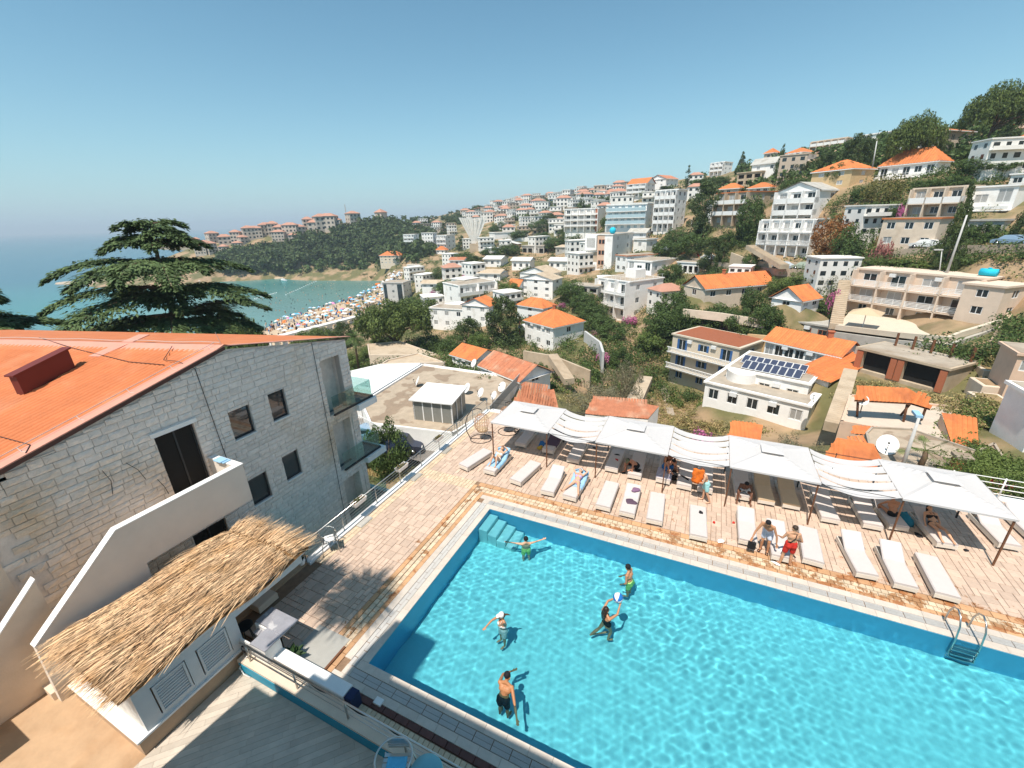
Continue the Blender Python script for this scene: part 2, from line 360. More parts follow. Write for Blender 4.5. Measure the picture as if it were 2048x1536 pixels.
I = np.arange(nx*ny).reshape(nx, ny); Fq = np.stack([I[:-1, :-1], I[1:, :-1], I[1:, 1:], I[:-1, 1:]], -1).reshape(-1, 4)
WM = bpy.data.materials.new('pool_water'); WM.use_nodes = True; N = WM.node_tree.nodes; L = WM.node_tree.links; N.remove(N['Principled BSDF'])
out = N['Material Output']; gl = N.new('ShaderNodeBsdfGlass'); gl.inputs['IOR'].default_value = 1.33; gl.inputs['Roughness'].default_value = 0.; gl.inputs['Color'].default_value = (.62, .93, .99, 1)
L.new(gl.outputs[0], out.inputs['Surface'])
water = link('pool_water', npmesh('pool_water', V, Fq, WM, smooth=True)); tag(water, kind='structure')
CAUST = True
if CAUST:
 sun.data.cycles.is_caustics_light = True
 water.cycles.is_caustics_caster = True
 basin.cycles.is_caustics_receiver = True
 for c_ in basin.children: c_.cycles.is_caustics_receiver = True
# deck retaining walls
rw = MB(); rw.box(-5.05, -4.92, -5.5, 9.5, -14, -.05).box(-5.05, XE, 9.22, 9.5, -14, -.05); rw = rw.build('retaining_wall', M['white']); tag(rw, kind='structure')
kb = MB(); kb.bbox(-5.12, -4.76, -5.6, 9.3, -.3, .07, .02).bbox(-4.76, XE, 9.1, 9.5, -.3, .07, .02); kb = kb.build('deck_kerb', M['white2']); tag(kb, kind='structure')
# ================================================================== STONE HOTEL WING ON THE LEFT
XF = -8.7
def fx(px, py, X=XF): p = onx(px, py, X); return float(p[1]), float(p[2])
apex = fx(447, 699); rL = fx(0, 948); rR = fx(690, 679)
slL = (apex[1]-rL[1])/(apex[0]-rL[0]); slR = (apex[1]-rR[1])/(rR[0]-apex[0])
YL0, YR0 = -15.5, rR[0]
def topz(y): return apex[1]-slL*(apex[0]-y) if y < apex[0] else apex[1]-slR*(y-apex[0])
ZB = -11.
wing = thing('stone_building', (XF, -4, ZB), 'white stone building with an orange tiled gable roof standing left of the pool deck', 'building')
WALLST = PM('facade_mortar', (.66, .60, .54), .95, .15, 3, .5, 15)
STN = PM('split_stone', (.80, .73, .665), .9, .12, 6, .9, 22, ivar=.07, col2=(.62, .50, .37), c2=(.5, .72), c2scale=.32)
# openings on the gable wall: (y0, y1, z0, z1)
def opn(a, b_, c, d):                     # corners px: top-left, top-right, bottom-left, bottom-right
 A, B, C_, D = fx(*a), fx(*b_), fx(*c), fx(*d)
 return ((A[0]+C_[0])/2, (B[0]+D[0])/2, (C_[1]+D[1])/2, (A[1]+B[1])/2)
W1 = opn((457, 826), (499, 808), (471, 883), (512, 862)); W2 = opn((536, 790), (567, 777), (548, 844), (580, 829))
W3 = opn((498, 963), (532, 941), (509, 1015), (545, 990)); W4 = opn((565, 913), (596, 899), (575, 966), (604, 943))
DR = (-7.25, -6.0, 2.95, 5.45); DB = (-7.2, -6.0, -.9, 1.25)
LOG = [(-.15, 1.02, 3.1, 5.95), (-.15, 1.15, -.1, 2.55), (-.15, 1.3, -3.3, -.75)]
OPEN = [W1, W2, W3, W4, DR, DB]+LOG
YC0 = fx(30, 1100)[0]                     # stone ends here, smooth plaster beyond
def wall_grid(mb, y0, y1, z0, ztop, opens, X, t, m=0, brk=()):
 ys = sorted({y0, y1, *brk, *[o[0] for o in opens], *[o[1] for o in opens]}); ys = [y for y in ys if y0 <= y <= y1]
 zs = sorted({z0, *[o[2] for o in opens], *[o[3] for o in opens]})
 for a, b_ in zip(ys[:-1], ys[1:]):
  cm = (a+b_)/2; zz = [z for z in zs if z >= z0]
  for i, za in enumerate(zz):
   zb = zz[i+1] if i+1 < len(zz) else None
   mid = (za+zb)/2 if zb is not None else None
   if zb is None:
    mb.add([(X, a, za), (X, b_, za), (X, b_, ztop(b_)), (X, a, ztop(a))], [(0, 1, 2, 3)], m)
   elif not any(o[0] < cm < o[1] and o[2] < mid < o[3] for o in opens):
    mb.add([(X, a, za), (X, b_, za), (X, b_, zb), (X, a, zb)], [(0, 1, 2, 3)], m)
 for o in opens:
  a, b_, c, d = o; Xi = X-t
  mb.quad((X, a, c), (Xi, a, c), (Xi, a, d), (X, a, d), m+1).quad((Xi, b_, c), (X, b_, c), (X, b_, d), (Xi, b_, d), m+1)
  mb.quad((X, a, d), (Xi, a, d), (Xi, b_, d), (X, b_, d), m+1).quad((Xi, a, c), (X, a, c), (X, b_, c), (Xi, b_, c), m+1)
wl = MB()
wall_grid(wl, YL0, YR0, ZB, topz, OPEN, XF-.04, .3, brk=(apex[0],))
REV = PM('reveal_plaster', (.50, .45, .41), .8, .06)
wl.quad((XF-.04, YR0, ZB), (XF-.6, YR0, ZB), (XF-.6, YR0, topz(YR0)), (XF-.04, YR0, topz(YR0)), 0)
wl.quad((XF-.6, YR0, ZB), (XF-.6, 0, ZB), (XF-.6, 0, 6.8), (XF-.6, YR0, topz(YR0)), 0)
# set-back body of the building behind the loggia bay
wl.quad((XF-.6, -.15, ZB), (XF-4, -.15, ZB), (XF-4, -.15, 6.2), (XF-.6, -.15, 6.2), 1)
wl = wl.build('gable_wall', [WALLST, REV], wing)
blocks = []; rnd = random.Random(21); z = ZB+5.5
crs = 0
while z < apex[1]:
 h = rnd.uniform(.17, .26); y = YC0+rnd.uniform(-.5, .5) if z < 4.8 else YL0
 while y < YR0:
  l = rnd.uniform(.24, .62); y1 = min(y+l, YR0)
  if y1-y > .08: blocks.append((y, y1, z, z+h))
  y += l
 z += h
def clipb(b_):
 out = [b_]
 for o in OPEN:
  nx = []
  for a0, a1, c0, c1 in out:
   if a1 <= o[0] or a0 >= o[1] or c1 <= o[2] or c0 >= o[3]: nx.append((a0, a1, c0, c1)); continue
   if a0 < o[0]: nx.append((a0, o[0], c0, c1))
   if a1 > o[1]: nx.append((o[1], a1, c0, c1))
   m0, m1 = max(a0, o[0]), min(a1, o[1])
   if c0 < o[2]: nx.append((m0, m1, c0, o[2]))
   if c1 > o[3]: nx.append((m0, m1, o[3], c1))
  out = nx
 return [q for q in out if q[1]-q[0] > .05 and q[3]-q[2] > .04]
bl = []
for b_ in blocks:
 for q in clipb(b_):
  t = min(topz(q[0]), topz(q[1]))-.05
  if q[2] > t-.05: continue
  bl.append((q[0], q[1], q[2], min(q[3], t)))
def stone(mb, y0, y1, z0, z1, ox=0, oy=0, oz=0):
 g = .007; y0 += g; y1 -= g; z0 += g; z1 -= g; n, k = 4, 3; vs = []
 d = rnd.uniform(-.006, .012); tilt = rnd.uniform(-.012, .014)
 for j in range(k+1):
  for i in range(n+1):
   edge = i in (0, n) or j in (0, k)
   x = XF + (d - .011 if edge else d+rnd.uniform(-.008, .016)) + tilt*(j/k-.5)
   vs.append((x-ox, y0+(y1-y0)*i/n+(0 if edge else rnd.uniform(-.01, .01))-oy, z0+(z1-z0)*j/k-oz))
 b0 = len(vs)
 for (yy, zz) in ((y0, z0), (y1, z0), (y1, z1), (y0, z1)): vs.append((XF-.05-ox, yy-oy, zz-oz))
 W = n+1; fs = [(j*W+i, j*W+i+1, (j+1)*W+i+1, (j+1)*W+i) for j in range(k) for i in range(n)]
 fs += [tuple([b0, b0+1]+[i for i in range(n, -1, -1)]), tuple([b0+1, b0+2]+[j*W+n for j in range(k, -1, -1)]),
  tuple([b0+2, b0+3]+[k*W+i for i in range(0, n+1)]), tuple([b0+3, b0]+[j*W for j in range(0, k+1)])]
 mb.add(vs, fs, 0)
def score(q):
 c = proj((XF, (q[0]+q[1])/2, (q[2]+q[3])/2)); ok = -20 < c[0] < 760 and c[1] < 1536 and q[2] > -5
 return (0 if ok else 1, ((XF-CAM[0])**2+((q[0]+q[1])/2-CAM[1])**2)/max((q[1]-q[0])*(q[3]-q[2]), .02))
bl.sort(key=score); rs = MB()
for i_, q in enumerate(bl):
 if i_ < 300:
  mb = MB(); stone(mb, *q); mb.build('stone_block', STN, wl)
 else: stone(rs, *q)
tag(rs.build('stone_blocks', STN, wl), kind='stuff')
# smooth plaster bay to the left of the stone
pb = MB(); pb.box(XF-.03, XF+.06, YL0, YC0-.35, -.5, 4.9); pb.build('plaster_bay', M['cream'], wing)
def window(name, o, par, X, split=0, glass='glass_d'):
 y0, y1, z0, z1 = o; f = MB(); t = .055; Xi = X-.16
 f.box(Xi-.03, Xi+.03, y0, y0+t, z0, z1).box(Xi-.03, Xi+.03, y1-t, y1, z0, z1).box(Xi-.03, Xi+.03, y0+t, y1-t, z0, z0+t).box(Xi-.03, Xi+.03, y0+t, y1-t, z1-t, z1)
 if split: f.box(Xi-.03, Xi+.03, (y0+y1)/2-t/2, (y0+y1)/2+t/2, z0+t, z1-t)
 o_ = f.build(name, M['frame_d'], par)
 p = MB(); p.quad((Xi, y0+t, z0+t), (Xi, y1-t, z0+t), (Xi, y1-t, z1-t), (Xi, y0+t, z1-t)); p.build('pane', M[glass], o_)
 return o_
M['glass_r'] = PM('mirror_window_glass', (.03, .04, .045), .03, .1, 2, spec=1.)
for W_ in (W1, W2, W3, W4):
 o_ = window('window', W_, wing, XF, 0, 'glass_r')
 s_ = MB(); s_.box(XF-.16, XF+.03, W_[0]-.03, W_[1]+.03, W_[2]-.05, W_[2]-.003); s_.build('sill', M['white'], o_)
d_ = window('door', DR, wing, XF, 1, 'dark'); h_ = MB(); h_.box(XF-.2, XF+.07, DR[0]-.12, DR[1]+.1, DR[3]+.004, DR[3]+.16); h_.build('lintel', M['white'], wing)
window('door', DB, wing, XF, 1, 'dark')
# roof
RD = Vector((-math.cos(R_(15)), -math.sin(R_(15)), 0))
LR = 22.
def rp(s, y):                             # point on the roof: distance s along the ridge direction, facade coordinate y
 return Vector((XF+.12, y, topz(y)+.14)) + RD*s
TILE = PM('orange_roof_sheet', (.58, .185, .07), .7, .10, 2.0, .15, 30, ivar=.06, col2=(.60, .24, .12), c2=(.5, .8), c2scale=.8)
FLASH = PM('salmon_flashing', (.62, .29, .21), .5, .06, 2)
roof = MB(); roof.quad(rp(0, apex[0])-Vector((0,0,.06)), rp(LR, apex[0])-Vector((0,0,.06)), rp(LR, YL0)-Vector((0,0,.06)), rp(0, YL0)-Vector((0,0,.06)))
roof.quad(rp(0, YR0+.3), rp(LR, YR0+.3), rp(LR, apex[0]), rp(0, apex[0]), 1)
roof.quad(rp(0, apex[0])-Vector((0,0,.13)), rp(0, YL0)-Vector((0,0,.13)), rp(0, YL0), rp(0, apex[0]), 2)
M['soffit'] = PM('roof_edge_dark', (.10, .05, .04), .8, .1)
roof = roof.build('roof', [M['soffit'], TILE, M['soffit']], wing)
# corrugated tile sheets: each strip one part; crests run down the slope, small steps across it
pw = 1.08; npan = int(LR/pw)
slope_len = math.hypot(apex[0]-YL0, topz(apex[0])-topz(YL0))
for k in range(npan):
 s0, s1 = .42+k*pw, .42+(k+1)*pw-.012
 if s1 > LR: break
 # direction down the slope square to the ridge: ribs tilt across facade lines, so offset s with y
 nu, nv = 40, 27; vs = []
 for j in range(nv*2):
  row = j//2; v = (row+(j % 2)*.999)/nv
  y = apex[0]-.35+(YL0-apex[0]+.35)*v
  for i in range(nu+1):
   u = i/nu; s_ = s0+(s1-s0)*u
   ph = abs(math.sin(math.pi*u*5)); dz = .075*ph**.6 + .0
   p = rp(s_, y); vs.append((p.x, p.y, p.z-.03+dz+(.016 if j % 2 else 0)))
 W = nu+1; Fq = [(j*W+i, (j+1)*W+i, (j+1)*W+i+1, j*W+i+1) for j in range(nv*2-1) for i in range(nu)]
 o_ = link('roof_sheet', npmesh('roof_sheet', np.array(vs), np.array(Fq), TILE), roof)
fl = MB()
def strip(a, b_, wvec, up=.03, mb=None, m=0): mb.ob(a, b_-a, wvec, Vector((0, 0, up)), m)
e0, e1 = rp(0, apex[0]), rp(0, YL0); sd = RD*.44
fl.ob(e0+Vector((0, 0, .0)), e1-e0, sd, Vector((0, 0, .035)))
fl.ob(rp(0, YR0+.25), rp(0, apex[0])-rp(0, YR0+.25), RD*.3, Vector((0, 0, .03)))
fl.build('verge_flashing', FLASH, wing)
rc = MB(); a_, b_ = rp(.0, apex[0]-.45), rp(LR, apex[0]-.45); c_ = rp(0, apex[0])+Vector((0, 0, .07)); d0 = rp(LR, apex[0])+Vector((0, 0, .07))
rc.quad(a_+Vector((0,0,.02)), c_, d0, b_+Vector((0,0,.02))).quad(c_, rp(0, apex[0]+.25)+Vector((0,0,.02)), rp(LR, apex[0]+.25)+Vector((0,0,.02)), d0)
rc.build('ridge_cap', FLASH, wing)
# flat strip of flashing above the dormer box, and the box itself
bs = 8.0
def solve_s(px, py, dz=.1):               # where a sight line meets the near roof plane
 d = Vector(ray(px, py)); n = (rp(1, apex[0])-rp(0, apex[0])).cross(rp(0, YL0)-rp(0, apex[0])); o = rp(0, apex[0]); C_ = Vector(CAM)
 return C_+d*((o-C_).dot(n)/d.dot(n))
q0, q1, q2 = solve_s(50, 792), solve_s(152, 737), solve_s(30, 760)
ch = MB(); ax = (q1-q0); side = RD*.30
up_ = Vector((0, 0, .80))
ch.ob(q0-Vector((0, 0, .2)), ax, side, up_+Vector((0, 0, .1)))
dorm = ch.build('dormer_box', PM('maroon_metal', (.15, .03, .022), .5, .06), wing)
c2_ = MB(); c2_.ob(q0+Vector((0, 0, .705))-ax*.05-side*.12, ax*1.1, side*1.25, Vector((0, 0, .05))); c2_.build('dormer_cap', dorm.data.materials[0], dorm)
fs_ = MB(); r0 = solve_s(200, 716); r1 = solve_s(300, 672)
fs_.ob(r0+Vector((0, 0, .035)), r1-r0, RD*.5, Vector((0, 0, .03))); fs_.build('flashing_strip', FLASH, wing)
# lightning wire on ridge and verge
wr = MB(); pts = [rp(s_, apex[0]-.05)+Vector((0, 0, .17+.02*math.sin(s_*2.2))) for s_ in np.arange(.1, 16, .8)]; wr.tube(pts, .014, 4)
pts = [rp(.36, y)+Vector((0, 0, .16)) for y in np.linspace(apex[0], YL0, 12)]; wr.tube(pts, .012, 4)
for y in np.linspace(apex[0]-.3, YL0, 9): wr.tube([rp(.36, y)+Vector((0,0,.16)), rp(.25, y)+Vector((0,0,.04)), rp(.1, y)+Vector((0,0,.04))], .012, 4)
wr.tube([rp(.1, apex[0]), rp(.1, apex[0])+Vector((-.05, -.08, .55))], .008, 4)
wr.build('lightning_wire', PM('pale_wire', (.6, .5, .45), .4, .05), wing)
w2 = MB(); w2.tube([rp(1.9, apex[0]-.3)+Vector((0,0,.12)), rp(1.2, apex[0]-1.2)+Vector((0,0,.1)), rp(.4, apex[0]-1.35)+Vector((0,0,.15)), (XF+.03, apex[0]-1.15, topz(apex[0]-1.15)-.1), (XF+.03, apex[0]-1.05, 4.), (XF+.03, apex[0]-.95, 2.)], .012, 4)
jr = fx(623, 690); w2.tube([(XF+.03, jr[0], topz(jr[0])), (XF+.03, jr[0]-.02, 3), (XF+.03, jr[0]-.1, -2), (XF+.03, jr[0]-.1, -5)], .012, 4)
p0 = solve_s(0, 876); p1 = solve_s(62, 893); w2.tube([p0+Vector((0,0,.05)), p1+Vector((0,0,.05)), rp(0.05, float(p1.y)-.2)+Vector((0,0,.05))], .014, 4)
q = solve_s(80, 678); w2.tube([q+Vector((0,0,.06)), solve_s(150, 700)+Vector((0,0,.06)), solve_s(260, 727)+Vector((0,0,.06)), solve_s(330, 734)+Vector((0,0,.08))], .014, 4)
for (a, b_, c) in (((202, 940), (218, 960), (224, 988)), ((250, 925), (272, 938), (290, 958)), ((313, 958), (325, 972), (336, 987))):
 w2.tube([(XF+.06, *fx(*a)), (XF+.12, *fx(*b_)), (XF+.05, *fx(*c))], .011, 4)
w2.build('cable', M['metal_d'], wing)
# loggia balconies with glass
GLB = bpy.data.materials.new('balustrade_glass'); GLB.use_nodes = True; N = GLB.node_tree.nodes; L = GLB.node_tree.links; N.remove(N['Principled BSDF'])
tr = N.new('ShaderNodeBsdfTransparent'); tr.inputs[0].default_value = (.72, .86, .84, 1); g2 = N.new('ShaderNodeBsdfGlossy'); g2.inputs['Roughness'].default_value = .03
mx = N.new('ShaderNodeMixShader'); fr = N.new('ShaderNodeFresnel'); mx.inputs[0].default_value = .10; L.new(tr.outputs[0], mx.inputs[1]); L.new(g2.outputs[0], mx.inputs[2]); L.new(mx.outputs[0], N['Material Output'].inputs[0])
for i_, (zs, xo) in enumerate(((3.05, 0), (-.15, 0), (-3.4, 0))):
 b_ = MB(); b_.box(XF-2.8, XF+.28, YR0-.1, YR0+1.25+.15*i_, zs-.34, zs).box(XF-2.7, XF-.02, -.1, YR0-.1, zs-.3, zs+.0)
 bb = b_.build('balcony', [M['white']], wing)
 f_ = MB(); f_.quad((XF-2.6, .0, zs+.012), (XF+.1, .0, zs+.012), (XF+.1, YR0+1.1, zs+.012), (XF-2.6, YR0+1.1, zs+.012)); f_.build('floor_tile', PM('slate_floor', (.09, .11, .12), .35, .1), bb)
 g_ = MB(); g_.box(XF+.10, XF+.115, .0, YR0+1.1, zs+.06, zs+1.02).box(XF-2.6, XF+.1, YR0+1.1, YR0+1.115, zs+.06, zs+1.02); g_.build('glass_panel', GLB, bb)
 r_ = MB(); r_.box(XF+.07, XF+.15, .0, YR0+1.15, zs+.005, zs+.1).box(XF-2.6, XF+.07, YR0+1.07, YR0+1.15, zs+.005, zs+.1); r_.build('glass_channel', M['frame_d'], bb)
cl = MB(); cl.box(XF-.62, XF-.05, YR0-.55, YR0-.01, ZB, 5.95); cl.build('stone_pier', STN, wing)
# outside stair with solid parapets
stair = thing('stair_wall', (-7, -8, 0), 'cream parapet of the outside stair and landing against the stone building', 'stair wall')
XP = -7.0
sw = MB()
prof = [(-5.70, 2.42), (-5.70, 3.92), (-9.55, 3.92), (-11.85, 1.98), (-11.95, -.02), (-9.25, -.02), (-9.2, 2.42)]
sw.prism([(XP, y, z) for y, z in prof], (-.22, 0, 0), 0)
sw.box(-8.64, XP-.22, -5.92, -5.70, 2.42, 3.92)
PARA = PM('parapet_render', (.72, .66, .59), .85, .05, 1.5, .1, 30); swo = sw.build('parapet', PARA, stair)
cpm = MB(); cpm.ob((XP+.012, -5.68, 3.925), (0, -3.87, 0), (-.25, 0, 0), (0, 0, .035)).ob((XP+.012, -9.55, 3.925), (0, -2.32, -1.955), (-.25, 0, 0), (0, 0, .035)).ob((-8.64, -5.68, 3.925), (1.4, 0, 0), (0, -.25, 0), (0, 0, .04))
cpm.build('coping', M['white2'], stair)
ls = MB(); ls.box(-8.65, XP-.22, -9.5, -5.92, 2.5, 2.86)
for k in range(9): ls.box(-8.65, XP-.22, -9.5-.28*(k+1), -9.5-.28*k, -.02, 2.86-.29*(k+1)+.0)
ls.build('landing', M['cream'], stair)
stair2 = thing('stair_wall', (-7.6, -12, 0), 'sloping cream parapet at the far left picture edge beyond the first stair', 'stair wall')
s2 = MB(); s2.prism([(-7.75, -11.2, 3.3), (-7.75, -12.6, 1.95), (-7.75, -14.5, .1), (-7.75, -14.5, -.02), (-7.75, -11.5, -.02), (-7.75, -11.2, 1.9)], (-.22, 0, 0)); s2.build('parapet', M['cream'], stair2)
s3 = MB(); s3.ob((-7.735, -11.18, 3.32), (0, -3.35, -3.25), (-.25, 0, 0), (0, 0, .035)); s3.build('coping', M['white2'], stair2)
pk = MB(); pk.box(-8.2, -7.6, -6.0, -5.72, 3.97, 4.0).box(-8.1, -7.7, -6.05, -5.78, 4.0, 4.03); tag(pk.build('folded_sheet', M['lblue']), 'folded blue and white sheet lying on the landing parapet end', 'sheet')
# courtyard ground and planks
gnd = MB(); gnd.box(-14, -4.9, -24, -5.3, -.4, -.012).box(-4.9, 9, -24, -9.37, -.4, -.012); gnd = gnd.build('courtyard_ground', PM('brown_screed', (.46, .31, .19), .9, .12, 1.4, .5, 9, col2=(.36, .22, .12), c2=(.5, .7), c2scale=.8)); tag(gnd, kind='structure')
u_ = Vector(at(659, 1444)-at(480, 1513)); u_.z = 0; u_.normalize(); v_ = Vector((-u_.y, u_.x, 0))
PLK = PM('plank_tile', (.52, .45, .37), .55, .12, 2., .1, 30, ivar=.10)
pf = MB(); pf.box(-3.38, 9, -14.6, -9.37, -.011, -.004); pf = pf.build('terrace_floor', GROUT); tag(pf, kind='structure')
def clip_poly(P, x0, x1, y0, y1):
 def cl(P, f, g):
  o = []
  for i in range(len(P)):
   a, b_ = P[i], P[(i+1) % len(P)]
   fa, fb = f(a), f(b_)
   if fa >= 0: o.append(a)
   if (fa >= 0) != (fb >= 0): t = fa/(fa-fb); o.append((a[0]+(b_[0]-a[0])*t, a[1]+(b_[1]-a[1])*t))
  return o
 for f in (lambda p: p[0]-x0, lambda p: x1-p[0], lambda p: p[1]-y0, lambda p: y1-p[1]):
  P = cl(P, f, None)
  if len(P) < 3: return None
 return P
cnt = 0
for j in range(-60, 60):
 off = rnd.uniform(0, .9)
 for i in range(-12, 14):
  a = u_*(i*.95+off)+v_*(j*.155); b_ = a+u_*.945; P = [(p.x, p.y-11) for p in (a, b_, b_+v_*.15, a+v_*.15)]
  P = clip_poly(P, -3.37, 4.2, -13.4, -9.38)
  if not P or cnt > 298: continue
  mb = MB(); mb.prism([(x, y, -.004) for x, y in P], (0, 0, .009)); mb.build('plank', PLK, pf); cnt += 1
# raised kerb with blue face that carries the near railing
kc = MB(); kc.box(-3.3, 9, -9.36, -8.95, -.01, .40); kc = kc.build('terrace_kerb', M['cream']); tag(kc, kind='structure')
tb = MB(); tb.box(-3.25, 9, -9.375, -9.362, 0, .33); tb.build('blue_face', PM('teal_paint', (.02, .27, .40), .5, .05), kc)
# white bench behind it
wb = MB(); wb.bbox(-2.55, .35, -8.93, -8.58, 0, .5, .015); wb = wb.build('low_wall', M['white2']); tag(wb, 'low white wall with a flat top between counter and pool paving', 'low wall')
# ------------------------------------------------------------------ kiosk
kiosk = thing('thatched_kiosk', (-5, -9.5, 0), 'white louvred kiosk under a shaggy straw roof beside the stone building', 'kiosk')
XK = -3.42; KY0, KY1 = -11.5, -6.9
k1 = MB(); k1.box(-6.7, XK+.02, -11.72, -9.0, -.01, .47); k1.build('plinth', PM('brown_render', (.47, .33, .22), .9, .1, 3, .3, 20), kiosk)
k2 = MB(); k2.box(-6.75, XK+.06, -11.76, -8.98, .472, .53); k2.build('plinth_cap', M['white2'], kiosk)
KW = PM('kiosk_white', (.66, .67, .66), .5, .04)
fr_ = MB()
ys = [KY0, -11.15, -10.32, -10.12, -9.25, -9.02]
fr_.box(XK-.06, XK, KY0, -11.15, .53, 1.9).box(XK-.06, XK, -10.36, -10.1, .53, 1.9).box(XK-.06, XK, -9.3, -9.0, .53, 1.9)
fr_.box(XK-.06, XK, -11.15, -10.36, .53, .68).box(XK-.06, XK, -10.1, -9.3, .53, .68).box(XK-.06, XK, -11.15, -10.36, 1.62, 1.9).box(XK-.06, XK, -10.1, -9.3, 1.62, 1.9)
fr_.box(XK-.06, XK, -9.0, -6.7, 1.62, 1.9)
fr_.build('frame', KW, kiosk); fr_ = MB(); fr_.box(-6.6, -6.54, KY0, -9.0, .53, 1.9); fr_.build('rear_wall', KW, kiosk)
en = MB(); en.box(-6.54, XK-.06, -11.5, -11.44, .53, 1.75); en.build('end_wall', PM('rough_white', (.70, .68, .64), .9, .1, 8, 1., 14), kiosk)
bw = MB(); bw.box(-6.54, XK-.07, -9.05, -9.0, .53, 1.75); bw.build('back_panel', KW, kiosk)
for (ya, yb) in ((-11.12, -10.39), (-10.07, -9.33)):
 lf = MB(); lf.box(XK-.03, XK+.025, ya, ya+.05, .7, 1.6).box(XK-.03, XK+.025, yb-.05, yb, .7, 1.6); lf.box(XK-.03, XK+.025, ya+.05, yb-.05, .7, .75).box(XK-.03, XK+.025, ya+.05, yb-.05, 1.55, 1.6)
 lv = lf.build('louvre_shutter', KW, kiosk)
 s_ = MB(); s_.ob((XK-.03, ya+.05, .0), (.03, 0, -.012), (0, yb-ya-.1, 0), (0, 0, .04)); sm = s_.mesh('louvre', KW); s_ = MB(); s_.box(XK-.05, XK-.04, ya+.05, yb-.05, .75, 1.55); s_.build('backing', PM('louvre_gap', (.10, .12, .15), .8), lv)
 for k in range(9): link('louvre', sm, lv, (0, 0, .78+k*.088))
fa = MB(); fa.box(XK-.02, XK+.05, -11.6, -6.6, 1.9, 1.97); fa.build('eaves_board', M['white2'], kiosk)
STR = PM('straw', (.66, .45, .265), .85, .15, 5, ivar=.55, col2=(.52, .31, .15), c2=(.45, .7), c2scale=1.6)
def thatch_h(x, y): return 2.02+.17*math.sin(math.pi*min(max((x+6.75)/3.6, 0), 1))**.8 + .05*math.sin(y*2.1+x)+.035*math.sin(x*5+y*1.3)
tb_ = MB()
nx_, ny_ = 18, 26; vs = []
for i in range(nx_+1):
 for j in range(ny_+1):
  x = -6.68+3.42*i/nx_; y = -11.75+5.3*j/ny_; vs.append((x, y, thatch_h(x, y)-.05))
tb_.add(vs, [(i*(ny_+1)+j, (i+1)*(ny_+1)+j, (i+1)*(ny_+1)+j+1, i*(ny_+1)+j+1) for i in range(nx_) for j in range(ny_)], 0)
tb_.build('thatch_bed', PM('dark_straw', (.20, .11, .045), .95, .3, 8), kiosk)
V = []; Fq = []
rr = np.random.default_rng(3)
for k in range(15000):
 x = rr.uniform(-6.6, -3.35); y = rr.uniform(-11.35, -6.75); L_ = rr.uniform(.35, .95)
 # straws run along y, tips splay to the eaves; the kiosk's south-west corner is clipped
 a = rr.normal(0, .16)+ (.25*(x+5)/1.7 if y > -7.2 else 0); du = np.array([math.sin(a), -math.cos(a), rr.normal(-.03, .07)])
 if y > -7.0: du[1] = -du[1]
 p = np.array([x, y, thatch_h(x, y)+rr.uniform(-.04, .11)]); q = p+du*L_; md = (p+q)/2+np.array([0, 0, rr.uniform(0, .035)])
 q[2] -= rr.uniform(0, .05)
 wv = np.array([math.cos(a), math.sin(a), rr.uniform(-.6, .6)])*rr.uniform(.005, .012)
 b0 = len(V); V += [p-wv, p+wv, md+wv, md-wv, q+wv*.3, q-wv*.3]; Fq += [(b0, b0+1, b0+2, b0+3), (b0+3, b0+2, b0+4, b0+5)]
o_ = link('thatch', npmesh('thatch', np.array(V), np.array(Fq), STR), None); adopt(o_, kiosk); tag(o_, kind='stuff')
# counter, its stools and the potted plant
c1 = Vector(at(510, 1201, 1.0)); c2v = Vector(at(593.6, 1242, 1.0)); c3 = Vector(at(524.6, 1313.6, 1.0))
CX0, CX1, CY1, CY0 = XK+.02, (c2v.x), (c2v.y+.05), c3.y+.12
counter = thing('bar_counter', ((CX0+CX1)/2, (CY0+CY1)/2, 0), 'grey marble topped bar counter with white front beside the straw kiosk', 'bar counter')
MARB = PM('grey_marble', (.30, .30, .33), .12, .12, 3, col2=(.48, .47, .48), c2=(.6, .66), c2scale=2.5, spec=.6)
t_ = MB(); t_.bbox(CX0, CX1, CY1-.55, CY1, .97, 1.01, .01).bbox(CX1-.62, CX1, CY0, CY1-.55, .97, 1.01, .01).bbox(CX0+.1, CX1-.62, CY0+.35, CY1-.55, .78, .82, .01); t_.build('counter_top', MARB, counter)
t_ = MB(); t_.box(CX0+.02, CX1-.06, CY1-.6, CY1-.56, 0, .97).box(CX1-.1, CX1-.06, CY0+.03, CY1-.56, 0, .97).box(CX0, CX1-.1, CY0+.03, CY0+.07, 0, .9); t_.build('counter_front', M['white2'], counter)
def stool(c, r, h, lab):
 s = thing('bar_stool', (c[0], c[1], 0), lab, 'stool', 'dark stools behind the bar counter'); a = MB(); a.lathe((c[0], c[1], h), [(0, .07), (r*.8, .07), (r, .04), (r, .0), (0, 0)], 20); a.build('seat', M['black'], s)
 for k in range(4):
  q = k*math.pi/2+.6; a = MB(); a.tube([(c[0]+.1*math.cos(q), c[1]+.1*math.sin(q), h), (c[0]+.2*math.cos(q), c[1]+.2*math.sin(q), 0)], .014, 6); a.build('leg', M['metal_d'], s)
p = at(489, 1250, .75); stool(p, .22, .7, 'larger black round stool tucked behind the grey marble bar counter')
p = at(495, 1290, .75); stool(p, .17, .7, 'smaller black round stool behind the counter by the railing end')
